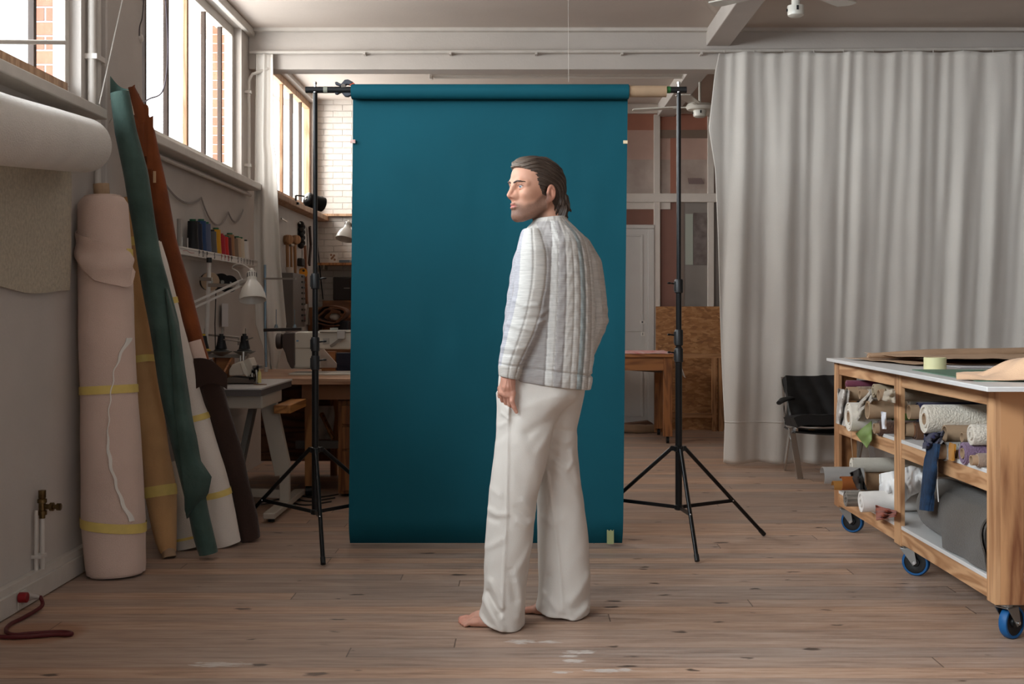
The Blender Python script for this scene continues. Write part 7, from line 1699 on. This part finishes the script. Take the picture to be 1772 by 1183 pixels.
def hair(X, Y, Z):
    A = np.abs(Y)
    d = s_ell(X, Y, Z, (-0.014, 0, 0.056), (0.106, 0.083, 0.092))
    d = smin(d, s_ell(X, Y, Z, (0.050, 0.0, 0.108), (0.056, 0.056, 0.032)), 0.03)
    d = smin(d, s_ell(X, Y, Z, (-0.066, 0, 0.0), (0.052, 0.072, 0.080)), 0.03)
    d = smin(d, s_ell(X, Y, Z, (-0.078, 0, -0.062), (0.036, 0.066, 0.034)), 0.02)
    d = smin(d, s_ell(X, Y, Z, (-0.068, 0.004, -0.078), (0.040, 0.064, 0.036)), 0.012)
    d = smin(d, s_cap(X, A, Z, (-0.100, 0.01, -0.070), (-0.100, 0.05, -0.066), 0.016), 0.012)
    # longer locks turning outward at the nape
    for k_, yy in enumerate((-0.055, -0.035, -0.012, 0.012, 0.034, 0.052, 0.064)):
        xx = -0.078 - 0.022 * (1 - (yy / 0.075) ** 2)
        if k_ % 2: d = smin(d, s_chain(X, Y, Z, [(xx - 0.004, yy * 1.05, -0.012), (xx - 0.012, yy * 1.12, -0.038), (xx - 0.014, yy * 1.16, -0.054), (xx - 0.026, yy * 1.22, -0.062)], [0.016, 0.013, 0.010, 0.004], 0.004), 0.004)
        d = smin(d, s_chain(X, Y, Z, [(xx + 0.012, yy * 0.95, -0.030), (xx, yy, -0.062), (xx - 0.002 - 0.005 * (k_ % 2), yy * 1.03, -0.082), (xx - 0.015, yy * 1.12, -0.090 + 0.008 * (k_ % 3))], [0.017, 0.015, 0.012, 0.005], 0.004), 0.004)
    # combed strands running back and down
    fl = strand(X, Y, Z)
    d = d + 0.0010 * np.sin(fl * 410 + 2.0 * np.sin(Y * 31)) + 0.0008 * np.sin(fl * 930 + 4 * np.sin(Y * 23 + X * 17))
    lowl = np.clip((-0.03 - Z) * 25, 0, 1); d = d + 0.004 * lowl * np.sin(Y * 130 + Z * 60 + 3 * np.sin(X * 80))
    # hairline: where the face, the ears and the neck come free
    fz = np.interp(Z, [-0.12, -0.05, -0.020, -0.006, 0.012, 0.024, 0.068, 0.084, 0.098, 0.108], [-0.040, -0.034, -0.030, 0.016, 0.026, 0.036, 0.055, 0.072, 0.100, 0.14])
    fz = fz + 0.0012 * np.sin(Z * 520 + Y * 60)
    k = smax(d, (X - fz) * 0.75, 0.006)
    ear = s_ell(X + 0.35 * (A - 0.072), A, Z, (-0.010, 0.083, -0.004), (0.024, 0.020, 0.036))
    k = smax(k, -ear, 0.004)
    return smax(k, -(Z + 0.108 - 0.008 * np.sin(Y * 90)), 0.008)
rp2, rq2 = surface_nets(hair, (-0.155, -0.11, -0.125), (0.13, 0.11, 0.17), 0.0017)

SKIN, LIP, STUB = np.array(lin((198, 148, 124))), np.array(lin((176, 106, 98))), np.array(lin((92, 66, 54)))
x, y, z = hp[:, 0], hp[:, 1], hp[:, 2]; A = np.abs(y)
c = np.tile(SKIN, (len(hp), 1))
rng = np.random.default_rng(3)
def blend(c, m, col): return c * (1 - m[:, None]) + col[None, :] * m[:, None]
# ruddier ears, nose and cheeks
red = np.clip(np.exp(-((x - 0.125) / 0.015) ** 2 - (A / 0.02) ** 2 - ((z + 0.012) / 0.014) ** 2) * 0.35 + (A > 0.073) * 0.3 * (np.abs(z) < 0.04), 0, 0.5); c = blend(c, red, np.array(lin((196, 118, 98))))
beard = np.clip((np.interp(x, [-0.02, 0.01, 0.05, 0.085, 0.10, 0.12], [0.012, 0.004, -0.030, -0.040, -0.034, -0.030]) - z) / 0.014, 0, 1) * np.clip((x + 0.016) / 0.02, 0, 1) * np.clip((z + 0.125) / 0.02, 0, 1)
beard *= 1 - 0.6 * np.exp(-((x - 0.085) / 0.016) ** 2 - ((A - 0.034) / 0.014) ** 2 - ((z + 0.045) / 0.014) ** 2)
c = blend(c, beard * (0.72 + 0.14 * rng.random(len(hp))), STUB)
lipm = np.clip(1.6 - np.sqrt(((A) / 0.0235) ** 2 + ((z + 0.0515) / 0.0095) ** 2) * 1.55, 0, 1) * (x > 0.097); c = blend(c, lipm, LIP)
lash = np.exp(-((z - np.interp(A, [0.017, 0.026, 0.036, 0.046], [0.0245, 0.0292, 0.0292, 0.0235])) / 0.0024) ** 2) * (x > 0.083) * (A > 0.016) * (A < 0.047) * 0.8; c = blend(c, lash, np.array(lin((70, 46, 38))))
sock = np.exp(-((A - 0.031) / 0.016) ** 2 - ((z - 0.021) / 0.010) ** 2) * (x > 0.07) * 0.25; c = blend(c, sock, np.array(lin((168, 112, 96))))
parts = [(to_world(hp), hq, 0, c)]

# ---------------- left hand: palm under the cuff, three fingers going into the pocket, little finger outside, thumb in front
DH = 4.545
def W(px, py, dy=0.0):
    p = P(px, py, DH + dy); return (p.x, p.y, p.z)
def hand(X, Y, Z):
    d = s_chain(X, Y, Z, [W(880, 640, 0.02), W(879, 655, 0.012), W(878, 668, 0.004)], [0.026, 0.025, 0.022], 0.01)
    # back of the hand from wrist to four knuckles
    for (px, py, dy, r) in ((868, 679, 0.022, 0.0125), (874.5, 682, 0.010, 0.0128), (881.5, 683, 0.002, 0.0125), (887.5, 680, 0.004, 0.0115)):
        d = smin(d, s_cap(X, Y, Z, W(px * 0.55 + 879 * 0.45, 660, dy + 0.006), W(px, py, dy), 0.015, r), 0.010)
    # index, middle, ring
    d = smin(d, s_chain(X, Y, Z, [W(868, 679, 0.022), W(869.5, 691, 0.050), W(873, 704, 0.085)], [0.0105, 0.0092, 0.008], 0.004), 0.004)
    d = smin(d, s_chain(X, Y, Z, [W(874.5, 682, 0.010), W(876, 696, 0.036), W(879, 712, 0.080)], [0.0105, 0.0094, 0.008], 0.004), 0.004)
    d = smin(d, s_chain(X, Y, Z, [W(881.5, 683, 0.002), W(882, 698, 0.020), W(884, 712, 0.068)], [0.0102, 0.0090, 0.008], 0.004), 0.004)
    # little finger lying outside the pocket
    d = smin(d, s_chain(X, Y, Z, [W(887.5, 680, 0.002), W(886, 694, -0.008), W(889.5, 704, -0.006), W(893.5, 712.5, 0.0)], [0.0108, 0.0090, 0.0082, 0.0070], 0.004), 0.005)
    # thumb leaving the front edge of the palm
    d = smin(d, s_chain(X, Y, Z, [W(874, 664, 0.022), W(867, 672, 0.045), W(866, 684, 0.075), W(868, 695, 0.095)], [0.015, 0.0125, 0.0108, 0.009], 0.006), 0.008)
    # knuckle and tendon relief
    for px in (868, 874.5, 881.5, 887.5):
        q = W(px, 680, -0.010); d = d - 0.0016 * np.exp(-((X - q[0]) ** 2 + (Z - q[2]) ** 2) / 0.006 ** 2)
    for a_, b_ in (((872, 676), (877, 655)), ((880, 677), (880, 655)), ((886, 674), (883, 655))): d = d - ridge(X, Z, pxz(DH, a_, b_), 0.003, 0.0016)
    return d
gp_, gq_ = surface_nets(hand, (-0.115, 4.48, 0.79), (-0.010, 4.665, 1.02), 0.0022)
HSK = np.array(lin((192, 140, 120))); c = np.tile(HSK, (len(gp_), 1))
nail = np.exp(-(((gp_[:, 0] - W(893.5, 711)[0]) / 0.005) ** 2 + ((gp_[:, 2] - W(893.5, 711)[2]) / 0.006) ** 2)); c = blend(c, np.clip(nail, 0, 1) * 0.5, np.array(lin((206, 160, 144))))
parts.append((gp_, gq_, 0, c))

# ---------------- feet, and the plain body under the clothes
def foot(heel, toe, side):
    h = Vector(heel); t_ = Vector(toe); ln = (t_ - h).length; f = (t_ - h).normalized(); s = Vector((-f.y, f.x, 0)) * side   # s points to the big-toe side
    def pt(a, b, z_): q = h + f * (a * ln) + s * b; return (q.x, q.y, z_)
    def fn(X, Y, Z):
        d = s_cap(X, Y, Z, pt(0.02, 0, 0.030), pt(0.10, 0, 0.032), 0.030, 0.032)
        d = smin(d, s_cap(X, Y, Z, pt(0.12, 0, 0.11), pt(0.16, 0, 0.055), 0.034, 0.036), 0.03)
        d = smin(d, s_cap(X, Y, Z, pt(0.18, 0.0, 0.058), pt(0.62, 0.012, 0.030), 0.034, 0.022), 0.03)
        d = smin(d, s_cap(X, Y, Z, pt(0.12, -0.012, 0.022), pt(0.68, -0.026, 0.018), 0.022, 0.018), 0.02)
        d = smin(d, s_cap(X, Y, Z, pt(0.60, 0.022, 0.024), pt(0.72, 0.024, 0.021), 0.024, 0.021), 0.02)
        for i, (b, l0, l1, r) in enumerate(((0.026, 0.78, 0.965, 0.0125), (0.006, 0.78, 0.955, 0.0092), (-0.010, 0.75, 0.915, 0.0088), (-0.025, 0.71, 0.865, 0.0084), (-0.038, 0.66, 0.81, 0.0082))):
            d = smin(d, s_chain(X, Y, Z, [pt(l0 - 0.06, b, 0.020), pt((l0 + l1) / 2, b * 1.05, 0.0175), pt(l1 - 0.01, b * 1.08, r + 0.0005)], [r + 0.001, r, r * 1.05], 0.004), 0.005)
        d = smax(d, 0.0015 - Z, 0.004)
        return smax(d, Z - 0.13, 0.01)
    lo = np.minimum(np.array(h), np.array(t_)) - 0.075; hi = np.maximum(np.array(h), np.array(t_)) + 0.075; lo[2] = -0.006; hi[2] = 0.14
    return surface_nets(fn, lo, hi, 0.0026)
FSK = np.array(lin((194, 144, 124)))
for heel, toe, side in (((PX(888, 4.66), 4.675, 0), (PX(791, 4.725), 4.725, 0), -1), ((PX(1000, 4.84), 4.87, 0), (PX(905, 4.90), 4.91, 0), 1)):
    q1, q2 = foot(heel, toe, side); c = np.tile(FSK, (len(q1), 1))
    t_ = np.clip(1 - np.linalg.norm(q1[:, :2] - np.array(toe)[None, :2], axis=1) / 0.06, 0, 1) * 0.5; c = blend(c, t_, np.array(lin((196, 118, 100))))
    parts.append((q1, q2, 0, c))
def core(X, Y, Z):
    hipl, hipr = (PX(915, 4.70), 4.70, 0.88), (PX(962, 4.80), 4.80, 0.88)
    d = s_ell(X, Y, Z, (PX(935, 4.75), 4.745, 0.92), (0.13, 0.11, 0.14))
    d = smin(d, s_ell(X, Y, Z, (PX(952, 4.74), 4.745, 1.28), (0.135, 0.12, 0.22)), 0.06)
    d = smin(d, s_cap(X, Y, Z, (PX(950, 4.74), 4.745, 1.45), (PX(951, 4.74), 4.745, 1.58), 0.06, 0.046), 0.04)
    for hp_, kn, an in ((hipl, (PX(885, 4.67), 4.67, 0.46), (PX(886, 4.68), 4.675, 0.08)), (hipr, (PX(965, 4.85), 4.85, 0.46), (PX(985, 4.86), 4.865, 0.08))):
        d = smin(d, s_chain(X, Y, Z, [hp_, kn, an], [0.075, 0.045, 0.030], 0.02), 0.03)
    d = smin(d, s_chain(X, Y, Z, [(PX(925, 4.64), 4.66, 1.46), (PX(918, 4.58), 4.595, 1.20), (PX(880, 4.56), 4.565, 0.985)], [0.045, 0.036, 0.022], 0.02), 0.03)
    d = smin(d, s_chain(X, Y, Z, [(PX(1008, 4.85), 4.85, 1.44), (PX(1029, 4.89), 4.89, 1.17), (PX(998, 4.9), 4.90, 1.0)], [0.04, 0.032, 0.022], 0.02), 0.03)
    return d
q1, q2 = surface_nets(core, (-0.14, 4.50, 0.03), (0.36, 5.0, 1.62), 0.011)
parts.append((q1, q2, 0, np.tile(SKIN, (len(q1), 1))))
SKM = tinted('skin', 0.55, sub=0.12, bump=0.12, bscale=500, spec=0.35)
mesh_from('body', parts, [SKM], man)

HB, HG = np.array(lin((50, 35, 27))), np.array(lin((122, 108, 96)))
g = np.clip((rp2[:, 0] - 0.035) / 0.07, 0, 1) * np.clip((rp2[:, 2] - 0.07) / 0.03, 0, 1) * 0.65 + 0.10 * rng.random(len(rp2))  # front locks greyed: the window's shine is painted into the hair tint
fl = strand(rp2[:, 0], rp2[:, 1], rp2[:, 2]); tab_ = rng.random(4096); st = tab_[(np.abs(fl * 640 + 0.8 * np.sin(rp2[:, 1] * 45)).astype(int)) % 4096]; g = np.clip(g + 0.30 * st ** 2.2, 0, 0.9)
HAIRM = tinted('brown_hair', 0.52, bump=0.25, bscale=260, bstretch=(0.6, 1, 1), spec=0.3, var=0.35, vscale=140, vstretch=(0.5, 1, 0.8))
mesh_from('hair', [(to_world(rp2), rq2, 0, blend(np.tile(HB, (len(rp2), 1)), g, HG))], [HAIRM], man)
# eyebrows and eyes
def brow(X, Y, Z):
    A = np.abs(Y); zc_ = np.interp(A, [0.008, 0.028, 0.054], [0.0370, 0.0435, 0.0395]); hw = np.interp(A, [0.008, 0.020, 0.040, 0.054], [0.0024, 0.0034, 0.0026, 0.0008])
    reg = np.maximum(np.abs(Z - zc_) - hw, np.maximum(0.010 - A, A - 0.054)) + 0.0005 * np.sin(Y * 900 + Z * 700)
    return np.maximum(head(X, Y, Z) - 0.0024, np.maximum(reg, 0.06 - X))
bp2, bq2 = surface_nets(brow, (0.06, -0.065, 0.02), (0.125, 0.065, 0.06), 0.0013)
mesh_from('eyebrows', [(to_world(bp2), bq2, 0, np.tile(HB, (len(bp2), 1)))], [HAIRM], man)
EYE = tinted('eye', 0.12, spec=0.6)
for s in (1, -1):
    e_c = np.array((0.0895, 0.031 * s, 0.0225))
    ep, eq = surface_nets(lambda X, Y, Z: s_ell(X, Y, Z, e_c, (0.0118, 0.0118, 0.0118)), e_c - 0.015, e_c + 0.015, 0.0011)
    gz = np.array((1.0, 0.22, 0.03)); gz /= np.linalg.norm(gz); dd = np.arccos(np.clip(((ep - e_c) / 0.0118) @ gz, -1, 1))
    c = np.where(dd[:, None] < 0.24, np.array([lin((14, 14, 16))]), np.where(dd[:, None] < 0.56, np.array([lin((104, 124, 138))]), np.array([lin((196, 184, 176))])))
    mesh_from('eye', [(to_world(ep), eq, 0, c)], [EYE], man)
